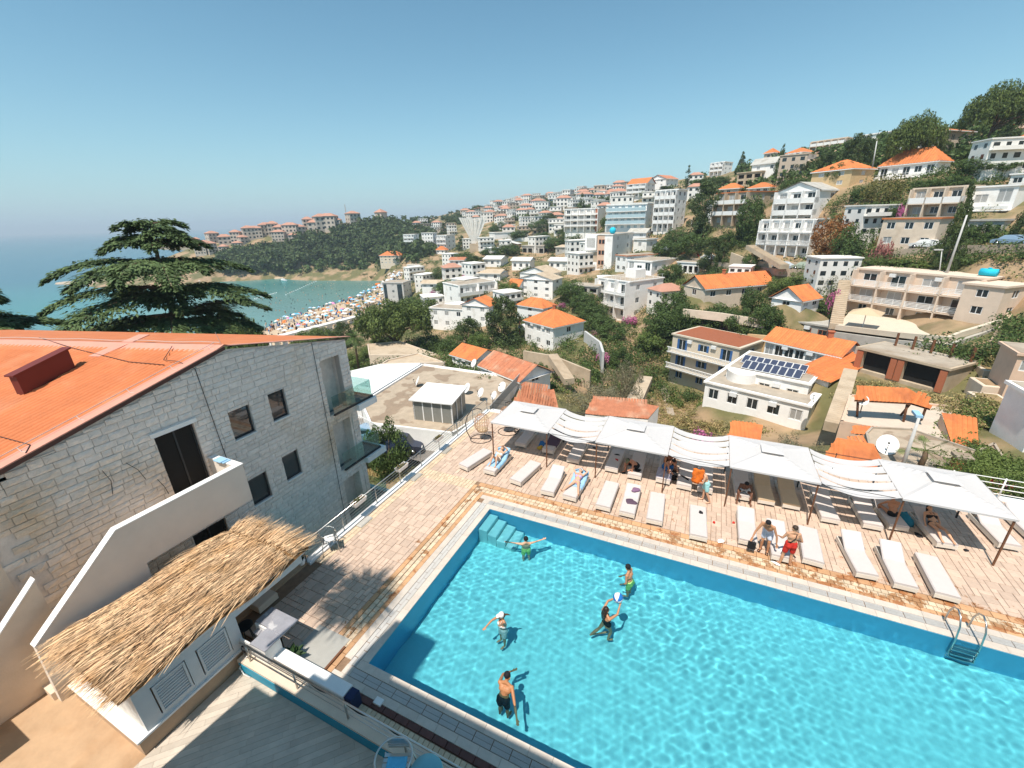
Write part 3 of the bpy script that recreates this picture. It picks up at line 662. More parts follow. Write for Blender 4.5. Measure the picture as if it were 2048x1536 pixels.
def pot_plant(c, h, lab, r=.13, n=16, leaf=.3, mat=None, col='black', grp=None, cat='potted plant'):
 t = thing('potted_plant', c, lab, cat, grp); a = MB(); a.lathe(c, [(r*.7, 0), (r, h), (r*.9, h), (r*.85, h*.85), (0, h*.85)], 14); a.build('pot', M[col], t)
 b_ = MB(); rd = random.Random(int(c[0]*100)); b_.tube([(c[0], c[1], c[2]+h*.8), (c[0], c[1], c[2]+h+.06)], .02, 5)
 for k in range(n):
  q = rd.uniform(0, 6.28); e = rd.uniform(.2, 1.2); L_ = leaf*rd.uniform(.7, 1.1); o = Vector((c[0], c[1], c[2]+h*.9)); d = Vector((math.cos(q)*math.cos(e), math.sin(q)*math.cos(e), math.sin(e)))
  s_ = d.cross(Vector((0, 0, 1))).normalized()*L_*.17; m_ = o+d*L_*.55; e_ = o+d*L_+Vector((0, 0, -.06*L_/.3))
  b_.add([o, m_-s_, e_, m_+s_], [(0, 1, 2, 3)], 0)
 b_.build('leaves', mat or LEAFD, t); return t
def leafmat(name, c, c2, trans=.25, ivar=.35):
 m = PM(name, c, .6, .15, 3, ivar=ivar, col2=c2, c2=(.42, .62), c2scale=.9, spec=.25); nt = m.node_tree; b = nt.nodes['Principled BSDF']
 tl = nt.nodes.new('ShaderNodeBsdfTranslucent'); mx = nt.nodes.new('ShaderNodeMixShader'); mx.inputs[0].default_value = trans
 nt.links.new(b.inputs['Base Color'].links[0].from_socket, tl.inputs[0]); nt.links.new(b.outputs[0], mx.inputs[1]); nt.links.new(tl.outputs[0], mx.inputs[2]); nt.links.new(mx.outputs[0], nt.nodes['Material Output'].inputs[0]); return m
LEAFD = leafmat('dark_leaf', (.03, .065, .022), (.05, .09, .03))
pot_plant(tuple(at(588, 1322, 0)), .22, 'small dark potted plant on the floor in front of the bar counter', leaf=.42, n=22)
pot_plant(tuple(at(604, 1128, .55)), .25, 'green succulent in a pot on the railing corner by the straw roof', leaf=.25, n=24, col='white')
# grey floor patch and step by the counter
gp = MB(); gp.box(CX1-.1, -1.05, -8.56, -7.35, -.04, .012); tag(gp.build('counter_step', PM('grey_screed', (.36, .35, .32), .8, .08, 2)), kind='structure')
gp = MB(); gp.box(-1.05, -.98, -8.5, -7.6, -.02, .035); tag(gp.build('wood_strip', M['wood']), 'brown wooden strip along the step beside the bar counter', 'wood strip')
# ------------------------------------------------------------------ hotel behind the camera (casts the shade on the terrace)
ht = thing('hotel_building', (8, -20, 0), 'pale hotel block behind the viewer whose shade falls on the terrace', 'building')
a = MB(); a.box(-.95, 26, -26, -13.95, -1, 12.75).box(-1.2, -.1, -15.4, -13.95, 12.75, 16.0); a.build('main_block', M['white'], ht)  # upper box is an unseen mass added to shade the pool corner
a = MB(); a.box(-3.05, -2.35, -26, -13.95, -1, 9.2).box(-2.35, -1.55, -26, -13.95, -1, 9.9).box(-1.55, -.95, -26, -13.95, -1, 11.2); a.build('shade_wing', M['white'], ht)  # unseen stepped boxes, heights shaped for the shadow edge across the terrace
a = MB(); a.box(-14, -6.7, -26, -14.0, -1, 2.6); a.build('low_shade_wing', M['cream'], ht)  # added out of view to cast shade on the courtyard corner
par = thing('straw_parasol', (-2.9, -13.4, 10.2), 'straw parasol on the hotel roof terrace casting a ragged shadow on the paving', 'parasol')
a = MB(); a.tube([(-2.9, -13.4, 10.2), (-2.9, -13.4, 15.6)], .05, 8); a.build('pole', M['wood'], par)
a = MB(); rd = random.Random(9)
for k in range(900):
 q = rd.uniform(0, 6.283); r0 = rd.uniform(0, 1.0); r1 = r0+rd.uniform(.4, .75); o = Vector((-2.9, -13.4, 15.7)); d = Vector((math.cos(q), math.sin(q), 0)); s_ = Vector((-d.y, d.x, 0))*.025
 p0 = o+d*r0+Vector((0, 0, -.4*r0)); p1 = o+d*r1+Vector((0, 0, -.4*r1)); a.add([p0-s_, p0+s_, p1+s_*.3, p1-s_*.3], [(0, 1, 2, 3)])
tag(a.build('thatch', STR, par), kind='stuff')
bx = MB(); p = at(527, 1196, .25); bx.bbox(p[0]-.28, p[0]+.22, p[1]-.35, p[1]+.35, 0, .25, .02); tag(bx.build('kerb_block', M['cream']), 'low cream block between the kiosk eaves and the deck railing', 'block')
# ================================================================== RAILINGS AND TERRACE FURNITURE
def railing(root, P, h, posts, rows, r=.022, rr=.011, mat='metal', panels=True):
 """P: two end points; posts: list of distances"""
 A, B = Vector(P[0]), Vector(P[1]); d = (B-A); Ln = d.length; d = d.normalized()
 for s_ in posts:
  a = MB(); q = A+d*s_; a.tube([q, q+Vector((0, 0, h))], r, 8); a.build('post', M[mat], root)
 a = MB(); a.tube([A+Vector((0, 0, h)), B+Vector((0, 0, h))], r*1.05, 8); a.build('handrail', M[mat], root)
 for k in range(rows):
  a = MB(); z = h*(k+1)/(rows+1); a.tube([A+Vector((0, 0, z)), B+Vector((0, 0, z))], rr, 6); a.build('rail', M[mat], root)
r1 = thing('steel_railing', (-4.92, 0, 0), 'long steel railing along the left edge of the pool deck', 'railing')
railing(r1, ((-4.93, -5.6, .06), (-4.93, 9.2, .06)), .86, [0, 1.9, 3.9, 5.6, 7.3, 9.0, 10.9, 12.8, 14.7], 5)
r2 = thing('steel_railing', (2, -9.2, .4), 'low steel railing on the grey kerb in front of the near terrace', 'railing')
zz = .4; railing(r2, ((-3.15, -9.22, zz), (8.9, -9.22, zz)), .62, [.25, 2.15, 3.95, 5.75, 7.6, 9.5, 11.4], 2, .026, .012)
a = MB(); rd = random.Random(2); pts = []
for i in range(60): pts.append((-1.1+i*.16, -9.16+.02*rd.random(), zz+.40+.05*math.sin(i*.8)+.02*rd.random()))
a.tube(pts, .02, 5); a.build('light_string', M['metal_d'], r2)
a = MB(); a.tube([(-3.0, -9.0, .42), (-3.1, -9.2, .44), (-3.2, -9.4, .2), (-3.05, -9.42, .03), (-2.8, -9.4, .02)], .018, 6); tag(a.build('hose', M['offwhite']), 'white hose hanging over the blue kerb corner by the kiosk', 'hose')
def planter(c, rz, lab, grp='planters hung on the deck railing'):
 t = thing('planter_box', c, lab, 'planter', grp); x, y, z = c; a = MB()
 a.add([(x-.11, y-.30, z), (x+.11, y-.30, z), (x+.11, y+.30, z), (x-.11, y+.30, z), (x-.15, y-.36, z+.2), (x+.15, y-.36, z+.2), (x+.15, y+.36, z+.2), (x-.15, y+.36, z+.2)], [(0, 3, 2, 1), (0, 1, 5, 4), (1, 2, 6, 5), (2, 3, 7, 6), (3, 0, 4, 7)])
 a.ob((x-.15, y-.36, z+.19), (.02, 0, 0), (0, .72, 0), (0, 0, .02)).ob((x+.13, y-.36, z+.19), (.02, 0, 0), (0, .72, 0), (0, 0, .02))
 a.build('box', M['white2'], t); a = MB(); a.box(x-.13, x+.13, y-.33, y+.33, z+.12, z+.16); a.build('soil', M['soil'], t)
 b_ = MB(); rd = random.Random(int(y*31)); 
 for k in range(60):
  o = Vector((x+rd.uniform(-.08, .08), y+rd.uniform(-.22, .1), z+.15)); d = Vector((rd.uniform(-1, 1), rd.uniform(-1, 1), rd.uniform(.4, 1.6))).normalized()*rd.uniform(.06, .2); s_ = d.orthogonal().normalized()*.025
  b_.add([o, o+d*.6+s_, o+d, o+d*.6-s_], [(0, 1, 2, 3)])
 b_.build('foliage', LEAFO, t); return t
LEAFO = leafmat('olive_leaf', (.20, .17, .07), (.12, .13, .05), .2)
for (px, py, lab) in ((718, 1005, 'white planter box hung on the railing, nearest of the three'), (803, 930, 'white planter box in the middle of the railing beside the dry lawn'), (876, 868, 'white planter box furthest along the railing toward the flat roofs')):
 y = float(onx(px, py, -4.93)[1]); planter((-4.93, y, .72), 0, lab)
# rock lumps at the feet of posts (grey sacks)
for (px, py) in ((728, 1042), (832, 956), (893, 900)):
 y = float(onx(px, py, -4.6)[1]); a = MB(); a.bbox(-4.72, -4.42, y-.35, y+.35, 0, .07, .04); tag(a.build('post_base', M['grey_pl']), {728: 'grey weight by the railing post nearest the kiosk', 832: 'grey weight by the railing post under the middle planter', 893: 'grey weight by the railing post furthest from the viewer'}[px], 'post weight', 'grey weights by the railing')
# round-back metal chairs
def metal_chair(c, rz, lab, z0=0., mat='metal', seat='white2', grp=None):
 t = thing('metal_chair', (c[0], c[1], z0), lab, 'chair', grp, rz)
 def put(mb, name, mt):
  o = mb.mesh(name, M[mt]); q = link(name, o, t)
  return q
 for sx in (-1, 1):
  for sy in (-1, 1):
   a = MB(); a.tube([(.21*sx, .20*sy, .43), (.25*sx, .25*sy, 0)], .013, 6); put(a, 'leg', mat)
 a = MB(); pts = [(.27*math.cos(q), .25*math.sin(q)*1.05, .72-.0*q) for q in np.linspace(-.75, math.pi+.75, 22)]; pts = [(x, y, .70 if y > -.1 else .66) for x, y, _ in pts]; a.tube(pts, .015, 6)
 for sx in (-1, 1): a.tube([(.19*sx, -.18, .66), (.22*sx, -.22, .43)], .012, 6)
 put(a, 'arm_hoop', mat)
 for k in range(6):
  a = MB(); a.box(-.21, .21, -.20+k*.068, -.15+k*.068, .43, .442); put(a, 'seat_slat', mat)
 for k in range(4):
  a = MB(); a.box(-.16, .16, .23, .242, .50+k*.055, .54+k*.055); put(a, 'back_slat', mat)
 if seat: a = MB(); a.bbox(-.15, .15, -.14, .14, .443, .47, .02); put(a, 'cushion', seat)
 return t
p = at(665, 1100, .0); metal_chair((p[0]-.05, p[1]), R_(140), 'round backed metal chair with white cushion by the deck railing').scale = (1.25, 1.25, 1.25)
p = CAM+ray(787, 1514)*7.8; ZC = p[2]-.88; metal_chair((p[0], p[1]), R_(25), 'round backed metal chair at the bottom picture edge, above the shaded plank terrace', ZC, seat='skyb').scale = (1.25, 1.25, 1.25)
yb = min(at(x, 1536, ZC)[1] for x in (600, 800, 1000))-.06; hb_ = MB(); hb_.box(p[0]-1.3, p[0]+2.2, -13.94, yb, ZC-.16, ZC); hb_.build('balcony', M['white'], ht)
p = at(852, 1546, ZC+.7)+[-.05, .2, 0]; tt = thing('round_table', (p[0]+.05, p[1]-.2, ZC), 'small round metal table beside the chair at the bottom edge', 'table')
a = MB(); a.lathe((p[0]+.05, p[1]-.2, ZC+.68), [(0, 0), (.3, 0), (.31, .02), (.3, .035), (0, .03)], 24); a.build('table_top', PM('aqua_metal', (.18, .42, .48), .3, .05, metal=.3), tt)
a = MB(); a.tube([(p[0]+.05, p[1]-.2, ZC), (p[0]+.05, p[1]-.2, ZC+.68)], .03, 8); a.lathe((p[0]+.05, p[1]-.2, ZC), [(.22, 0), (.2, .02), (.03, .04)], 16); a.build('table_stand', M['metal'], tt)
bx = MB(); p = at(686, 1392, .45); bx.bbox(.38, .62, -8.93, -8.62, .0, .52, .02); tag(bx.build('dark_bin', M['navy']), 'dark blue box at the right end of the low white wall', 'box')
bx = MB(); p = at(757, 1402, .05); bx.bbox(p[0]-.12, p[0]+.12, p[1]-.09, p[1]+.09, 0, .06, .01); tag(bx.build('white_box', M['white2']), 'small white plastic box lying on the shaded border bricks', 'box')
# egg chairs
def egg_chair(c, rz, lab):
 t = thing('egg_chair', (c[0], c[1], 0), lab, 'hanging chair', 'hanging egg chairs by the first canopy', rz)
 def put(mb, name, mt): return link(name, mb.mesh(name, M[mt] if isinstance(mt, str) else mt), t)
 a = MB(); pts = [(.62*math.cos(q), .55*math.sin(q), .02) for q in np.linspace(0, 2*math.pi, 26)]; a.tube(pts, .022, 6); a.tube([(-.62, 0, .02), (.1, 0, .02)], .022, 6); put(a, 'base_ring', 'metal_d')
 a = MB(); pts = [(-.62, 0, .02), (-.82, 0, .5), (-.85, 0, 1.0), (-.72, 0, 1.5), (-.45, 0, 1.85), (-.1, 0, 1.98), (.12, 0, 1.9)]; a.tube(pts, .026, 8); put(a, 'stand', 'metal_d')
 a = MB(); a.tube([(.12, 0, 1.9), (.12, 0, 1.62)], .008, 5); put(a, 'chain', 'metal_d')
 a = MB()
 for k in range(18):
  q = 2*math.pi*k/18
  if abs(q) < .55 or abs(q-2*math.pi) < .55: continue
  pts = [(.12+.46*math.sin(u)*math.cos(q), .48*math.sin(u)*math.sin(q), 1.05-.58*math.cos(u)) for u in np.linspace(.1, math.pi-.1, 10)]; a.tube(pts, .011, 4)
 for u in np.linspace(.35, 2.8, 9):
  pts = [(.12+.46*math.sin(u)*math.cos(q), .48*math.sin(u)*math.sin(q), 1.05-.58*math.cos(u)) for q in np.linspace(.5, 2*math.pi-.5, 14)]; a.tube(pts, .009, 4)
 put(a, 'basket', PM('cane', (.50, .28, .16), .7, .15, 10))
 a = MB(); a.sph((.12, 0, .62), .34, 12, 8, 0, (1, 1, .38)); put(a, 'cushion', 'beige')
p = at(962, 878); egg_chair((p[0], p[1]), R_(20), 'brown hanging egg chair nearest the railing beside the first white canopy')
p = at(1012, 864); egg_chair((p[0]+.1, p[1]+.1), R_(200), 'hanging egg chair half hidden behind the edge of the first canopy')
# ladder
ldr = thing('pool_ladder', (15.9, .2, 0), 'steel pool ladder with two curved handrails at the far edge', 'pool ladder')
for x in (15.62, 16.18):
 a = MB(); pts = [(x, .62, 0), (x, .60, .45), (x, .48, .72), (x, .28, .82), (x, .08, .74), (x, -.06, .5), (x, -.12, 0), (x, -.12, -1.05)]; a.tube(pts, .024, 8); a.build('handrail', M['metal'], ldr)
for k in range(4): a = MB(); a.box(15.62, 16.18, -.18, -.08, -.28-.25*k, -.25-.25*k); a.build('tread', M['metal'], ldr)
# ================================================================== CANOPIES
CAN = PM('canvas_white', (.60, .585, .58), .85, .03, 6, .1, 40); nt = CAN.node_tree; b_ = nt.nodes['Principled BSDF']
tl = nt.nodes.new('ShaderNodeBsdfTranslucent'); tl.inputs[0].default_value = (.7, .6, .45, 1); mx = nt.nodes.new('ShaderNodeMixShader'); mx.inputs[0].default_value = .12
nt.links.new(b_.outputs[0], mx.inputs[1]); nt.links.new(tl.outputs[0], mx.inputs[2]); nt.links.new(mx.outputs[0], nt.nodes['Material Output'].inputs[0])
CX = [(-2.0, 1.22), (3.62, 6.9), (9.38, 12.6), (15.1, 18.2)]
YA, YB, ZE = 4.08, 7.10, 2.05
nmc = ['first white canopy from the left beside the egg chairs', 'second white canopy over the seated group of men', 'third white canopy over the beige sunbeds', 'fourth white canopy at the right above the woman in black bikini']
for (x0, x1), lab in zip(CX, nmc):
 t = thing('canopy', ((x0+x1)/2, (YA+YB)/2, 0), lab, 'canopy', 'white canopies along the deck')
 for x in (x0+.07, x1-.07):
  for y in (YA+.07, YB-.12): a = MB(); a.box(x-.025, x+.025, y-.025, y+.025, 0, ZE-.02); a.build('pole', M['metal_d'] if y > 5 else M['wood'], t)
 a = MB(); cx, cy_ = (x0+x1)/2, (YA+YB)/2; n = 16; vs = []
 for i in range(n+1):
  for j in range(n+1):
   u, v = i/n*2-1, j/n*2-1; h = 1-max(abs(u), abs(v))
   z = ZE+.42*h**1.08-.045*math.sin(math.pi*(1-h))*(min(abs(u), abs(v))/max(abs(u), abs(v), .01) < .98) - .03*(1-h)*(1-min(abs(u), abs(v))**2)
   vs.append((cx+u*(x1-x0)/2, cy_+v*(YB-YA)/2, z))
 a.add(vs, [(i*(n+1)+j, (i+1)*(n+1)+j, (i+1)*(n+1)+j+1, i*(n+1)+j+1) for i in range(n) for j in range(n)], 0)
 a.build('canvas', CAN, t)
 a = MB()
 for (p, q) in (((x0, YA), (x1, YA)), ((x1, YA), (x1, YB)), ((x1, YB), (x0, YB)), ((x0, YB), (x0, YA))):
  a.add([(p[0], p[1], ZE+.005), (q[0], q[1], ZE+.005), (q[0], q[1], ZE-.07), (p[0], p[1], ZE-.07)], [(0, 1, 2, 3)])
 a.build('valance', CAN, t)
 a = MB(); c_ = [(cx-.42, cy_-.42), (cx+.42, cy_-.42), (cx+.42, cy_+.42), (cx-.42, cy_+.42)]; zb, zt = ZE+.40, ZE+.52
 a.add([(*c, zb) for c in c_]+[(cx, cy_, zt)], [(0, 1, 4), (1, 2, 4), (2, 3, 4), (3, 0, 4)])
 a.build('vent_cap', CAN, t)
 a = MB()
 for y in (YA+.07, YB-.12): a.box(x0+.07, x1-.07, y-.02, y+.02, ZE-.08, ZE-.04)
 for x in (x0+.07, x1-.07): a.box(x-.02, x+.02, YA+.07, YB-.12, ZE-.082, ZE-.042)
 a.build('frame', M['metal_d'], t)
for g, (xa, xb) in enumerate(((1.24, 3.6), (6.92, 9.36), (12.62, 15.08))):
 t = thing('shade_awning', ((xa+xb)/2, 5.5, 0), ['strips of sagging white cloth strung between first and second canopies', 'strips of sagging white cloth strung between second and third canopies', 'strips of sagging white cloth strung between third and fourth canopies'][g], 'shade cloth', 'sagging cloth shades')
 n = 5; tot = YB-.1-YA; gap = .12; wd = (tot-gap*(n-1))/n; rd = random.Random(g)
 for k in range(n):
  y0 = YA+k*(wd+gap); a = MB(); vs = []; N_ = 16; sg = .42+rd.uniform(-.05, .05)
  for i in range(N_+1):
   u = i/N_; z = ZE+.02-sg*4*u*(1-u)*.62; wob = .02*math.sin(u*9+k)
   for (yy, dz) in ((y0, 0), (y0+wd*.5, -.025), (y0+wd, 0.01)): vs.append((xa+(xb-xa)*u, yy+wob, z+dz))
  a.add(vs, [(i*3+j, i*3+3+j, i*3+4+j, i*3+1+j) for i in range(N_) for j in range(2)], 0, True); a.build('cloth_strip', CAN, t)
 for y in (YA+.07, YB-.12): a = MB(); a.tube([(xa-.06, y, ZE-.06), (xb+.06, y, ZE-.06)], .012, 5); a.build('wire', M['metal_d'], t)
# ================================================================== SUNBEDS
LW = PM('lounger_frame', (.70, .64, .56), .6, .05); CU = PM('lounger_cushion', (.57, .515, .49), .8, .03, 5, .15, 30); CU2 = PM('lounger_cushion_beige', (.62, .46, .30), .8, .04, 5, .15, 30)
def lounger(foot, head, back, lab, cush=CU, towel=None, grp='white sunbeds on the pool deck', L_=1.95, W_=.64):
 f = Vector((foot[0], foot[1], 0)); h = Vector((head[0], head[1], 0)); d = (h-f).normalized(); rz = math.atan2(d.y, d.x)-math.pi/2
 t = thing('sunbed', f, lab, 'sunbed', grp, rz)          # local: y from foot (0) to head (L)
 def put(mb, name, mt): return link(name, mb.mesh(name, mt), t)
 H = .26; hin = 1.15; w = W_/2; B = math.radians(back); cb, sb = math.cos(B), math.sin(B)
 for sx in (-1, 1):
  a = MB(); a.box(sx*w-.03*(sx > 0), sx*w+.03*(sx < 0), 0, L_, H-.17, H); put(a, 'side_rail', LW)
  for y in (.12, L_-.2): a = MB(); a.box(sx*w-.06*(sx > 0), sx*w+.06*(sx < 0), y, y+.08, 0, H-.17); put(a, 'leg', LW)
 a = MB(); a.box(-w+.03, w-.03, 0, .03, H-.15, H); put(a, 'end_rail', LW)
 a = MB(); a.box(-w+.03, w-.03, L_-.03, L_, H-.15, H); put(a, 'end_rail', LW)
 for k in range(8): a = MB(); a.box(-w+.03, w-.03, .08+k*.135, .16+k*.135, H-.03, H-.01); put(a, 'slat', LW)
 a = MB(); lb = L_-hin; n = 6
 for k in range(n):
  y = .02+k*lb/n; a.ob((-w+.02, hin+y*cb, H-.02+y*sb), (W_-.04, 0, 0), (0, .09*cb, .09*sb), (0, -.02*sb, .02*cb))
 for sx in (-1, 1): a.ob((sx*(w-.035)-.015, hin, H-.02), (.03, 0, 0), (0, lb*cb, lb*sb), (0, -.03*sb, .03*cb))
 if back > 5: a.tube([(0, hin+lb*.6*cb, H-.03+lb*.6*sb), (0, hin+lb*.6*cb+.12, H-.1)], .015, 5)
 put(a, 'backrest', LW)
 a = MB(); th = .085; n = 14; vs = []                     # cushion as one bent slab with rounded rim
 ys = list(np.linspace(.01, hin, 9))+list(hin+np.linspace(.06, L_-hin-.01, 8)); prof = []
 for y in ys:
  if y <= hin: prof.append((y, H+.0, 0., 1.))
  else: r_ = y-hin; prof.append((hin+r_*cb, H+r_*sb, -sb, cb))
 for (y, z, ny_, nz) in prof:
  for (x, q) in ((-w+.0, .0), (-w-.005, th*.6), (-w+.03, th), (0, th+.006), (w-.03, th), (w+.005, th*.6), (w, 0)): vs.append((x, y+ny_*q, z+nz*q))
 k = 7; m_ = len(prof); fs = [(i*k+j, i*k+j+1, (i+1)*k+j+1, (i+1)*k+j) for i in range(m_-1) for j in range(k-1)]; fs += [tuple(range(k)), tuple(range((m_-1)*k, m_*k))[::-1]]
 a.add(vs, fs, 0); c_ = put(a, 'cushion', cush)
 t['_geo'] = 0; del t['_geo']
 if towel:
  col, y0, y1, lb2 = towel; a = MB(); vs = []; N_ = 18
  for i in range(N_+1):
   y = y0+(y1-y0)*i/N_
   if y <= hin: py_, pz, ny_, nz = y, H, 0, 1
   else: r_ = y-hin; py_, pz, ny_, nz = hin+r_*cb, H+r_*sb, -sb, cb
   for (x, q) in ((-w-.03, -.02), (-w-.018, th*.9), (-w+.05, th+.014), (0, th+.016), (w-.05, th+.014), (w+.018, th*.9), (w+.03, -.02)): vs.append((x+.012*math.sin(i*1.3), py_+ny_*q, pz+nz*q+.004*math.sin(i*2.1+x*9)))
  a.add(vs, [(i*7+j, i*7+j+1, i*7+8+j, i*7+7+j) for i in range(N_) for j in range(6)], 0, True)
  o = a.build('towel', M[col] if isinstance(col, str) else col); o.location = f; o.rotation_euler = (0, 0, rz); tag(o, lb2, 'towel')
 def W(x, y, z):                                          # local to world
  c_, s_ = math.cos(rz), math.sin(rz); return Vector((f.x+x*c_-y*s_, f.y+x*s_+y*c_, z))
 t_info = dict(root=t, rz=rz, W=W, H=H+th, hin=hin, B=B); return t_info
STRP = PM('striped_towel', (.60, .56, .62), .9, .1, 3); nt_ = STRP.node_tree; wv = nt_.nodes.new('ShaderNodeTexWave'); wv.bands_direction = 'Y'; wv.inputs['Scale'].default_value = 2.6; tc = nt_.nodes.new('ShaderNodeTexCoord'); nt_.links.new(tc.outputs['Object'], wv.inputs[0])
cr = nt_.nodes.new('ShaderNodeValToRGB'); cr.color_ramp.interpolation = 'CONSTANT'; cr.color_ramp.elements[0].color = (.25, .22, .34, 1); cr.color_ramp.elements[1].position = .5; cr.color_ramp.elements[1].color = (.68, .64, .68, 1); nt_.links.new(wv.outputs[0], cr.inputs[0]); nt_.links.new(cr.outputs[0], nt_.nodes['Principled BSDF'].inputs['Base Color'])
# (foot px, head px, back angle, label)
FR = [((926, 938), (968, 905), 0, 'flat empty white sunbed, leftmost of the front row'),
((978, 948), (1008, 910), 32, 'white sunbed with a towel under the woman with raised knees'),
((1030, 968), (1063, 932), 0, 'flat empty white sunbed between the two sunbathing women'),
((1094, 990), (1118, 940), 20, 'empty white sunbed with raised back, left of the woman in lilac bikini'),
((1138, 1000), (1168, 945), 24, 'white sunbed on which the woman in lilac bikini lies'),
((1205, 1020), (1222, 972), 0, 'flat empty white sunbed just right of the woman in lilac bikini'),
((1253, 1033), (1268, 975), 14, 'white sunbed with purple and brown clothes lying on it'),
((1308, 1048), (1315, 994), 0, 'flat empty white sunbed below the second canopy pole'),
((1396, 1080), (1396, 1016), 0, 'flat white sunbed with sunglasses lying near its head'),
((1495, 1090), (1490, 1022), 14, 'white sunbed left of the man in white shorts'),
((1562, 1122), (1548, 1045), 14, 'white sunbed behind the two standing men, with a bag on it'),
((1625, 1130), (1617, 1066), 0, 'flat white sunbed directly right of the man in red shorts'),
((1733, 1157), (1700, 1085), 30, 'empty white sunbed with raised back, third from the right of the front row'),
((1810, 1180), (1778, 1105), 28, 'empty white sunbed with raised back, second from the right of the front row'),
((1893, 1200), (1856, 1118), 0, 'flat empty white sunbed at the right end of the front row')]
BR = [((1040, 893), (1062, 862), 22, 'shaded sunbed at the left end of the canopy row', CU),
((1095, 906), (1112, 876), 26, 'shaded sunbed covered with a dark purple printed towel', CU),
((1145, 925), (1160, 893), 22, 'sunbed striped with light under the first cloth shade', CU),
((1222, 943), (1236, 906), 0, 'shaded flat sunbed with black and red things on it', CU),
((1268, 957), (1279, 916), 12, 'shaded sunbed where the man in black shorts crouches', CU),
((1325, 966), (1334, 925), 12, 'shaded sunbed with a striped towel beside the second canopy pole', CU),
((1367, 978), (1373, 936), 16, 'sunbed with a black cloth under the second cloth shade', CU),
((1409, 985), (1411, 944), 12, 'sunbed behind the man holding the orange towel', CU),
((1487, 1000), (1481, 958), 18, 'shaded sunbed on which the man in white trunks sits', CU),
((1532, 1008), (1523, 963), 18, 'left one of the two beige sunbeds under the third canopy', CU2),
((1582, 1017), (1570, 969), 18, 'right one of the two beige sunbeds under the third canopy', CU2),
((1660, 1045), (1642, 996), 14, 'sunbed striped with light, right of the third canopy pole', CU),
((1745, 1058), (1722, 1006), 22, 'sunbed striped with light under the third cloth shade, near the fourth canopy', CU),
((1797, 1060), (1775, 1022), 22, 'sunbed where the person in black swimwear sits with their back turned', CU),
((1893, 1096), (1852, 1040), 20, 'sunbed on which the woman in the black bikini lies', CU),
((2018, 1098), (1974, 1042), 26, 'sunlit sunbed with raised back behind the rightmost canopy pole', CU),
((2085, 1090), (2043, 1040), 26, 'white slatted sunbed cut off by the right picture edge', CU)]
SB = []
TW = {1: ('lblue', .35, 1.93, 'pale blue white towel draped over the sunbed of the woman with raised knees'), 4: ('lblue', .75, 1.93, 'pale blue towel under the woman in lilac bikini')}
for i_, (a_, b__, bk, lab) in enumerate(FR): SB.append(lounger(at(*a_, .12), at(*b__, .30), bk, lab, CU, TW.get(i_)))
TB = {1: ('purple', .45, 1.93, 'dark purple towel with pale print on a shaded sunbed'), 5: (STRP, .05, 1.0, 'grey and white striped towel on the foot of a shaded sunbed'), 10: None}
for i_, (a_, b__, bk, lab, cu) in enumerate(BR): SB.append(lounger(at(*a_, .12), at(*b__, .30), bk, lab, cu, TB.get(i_)))
NF = len(FR)
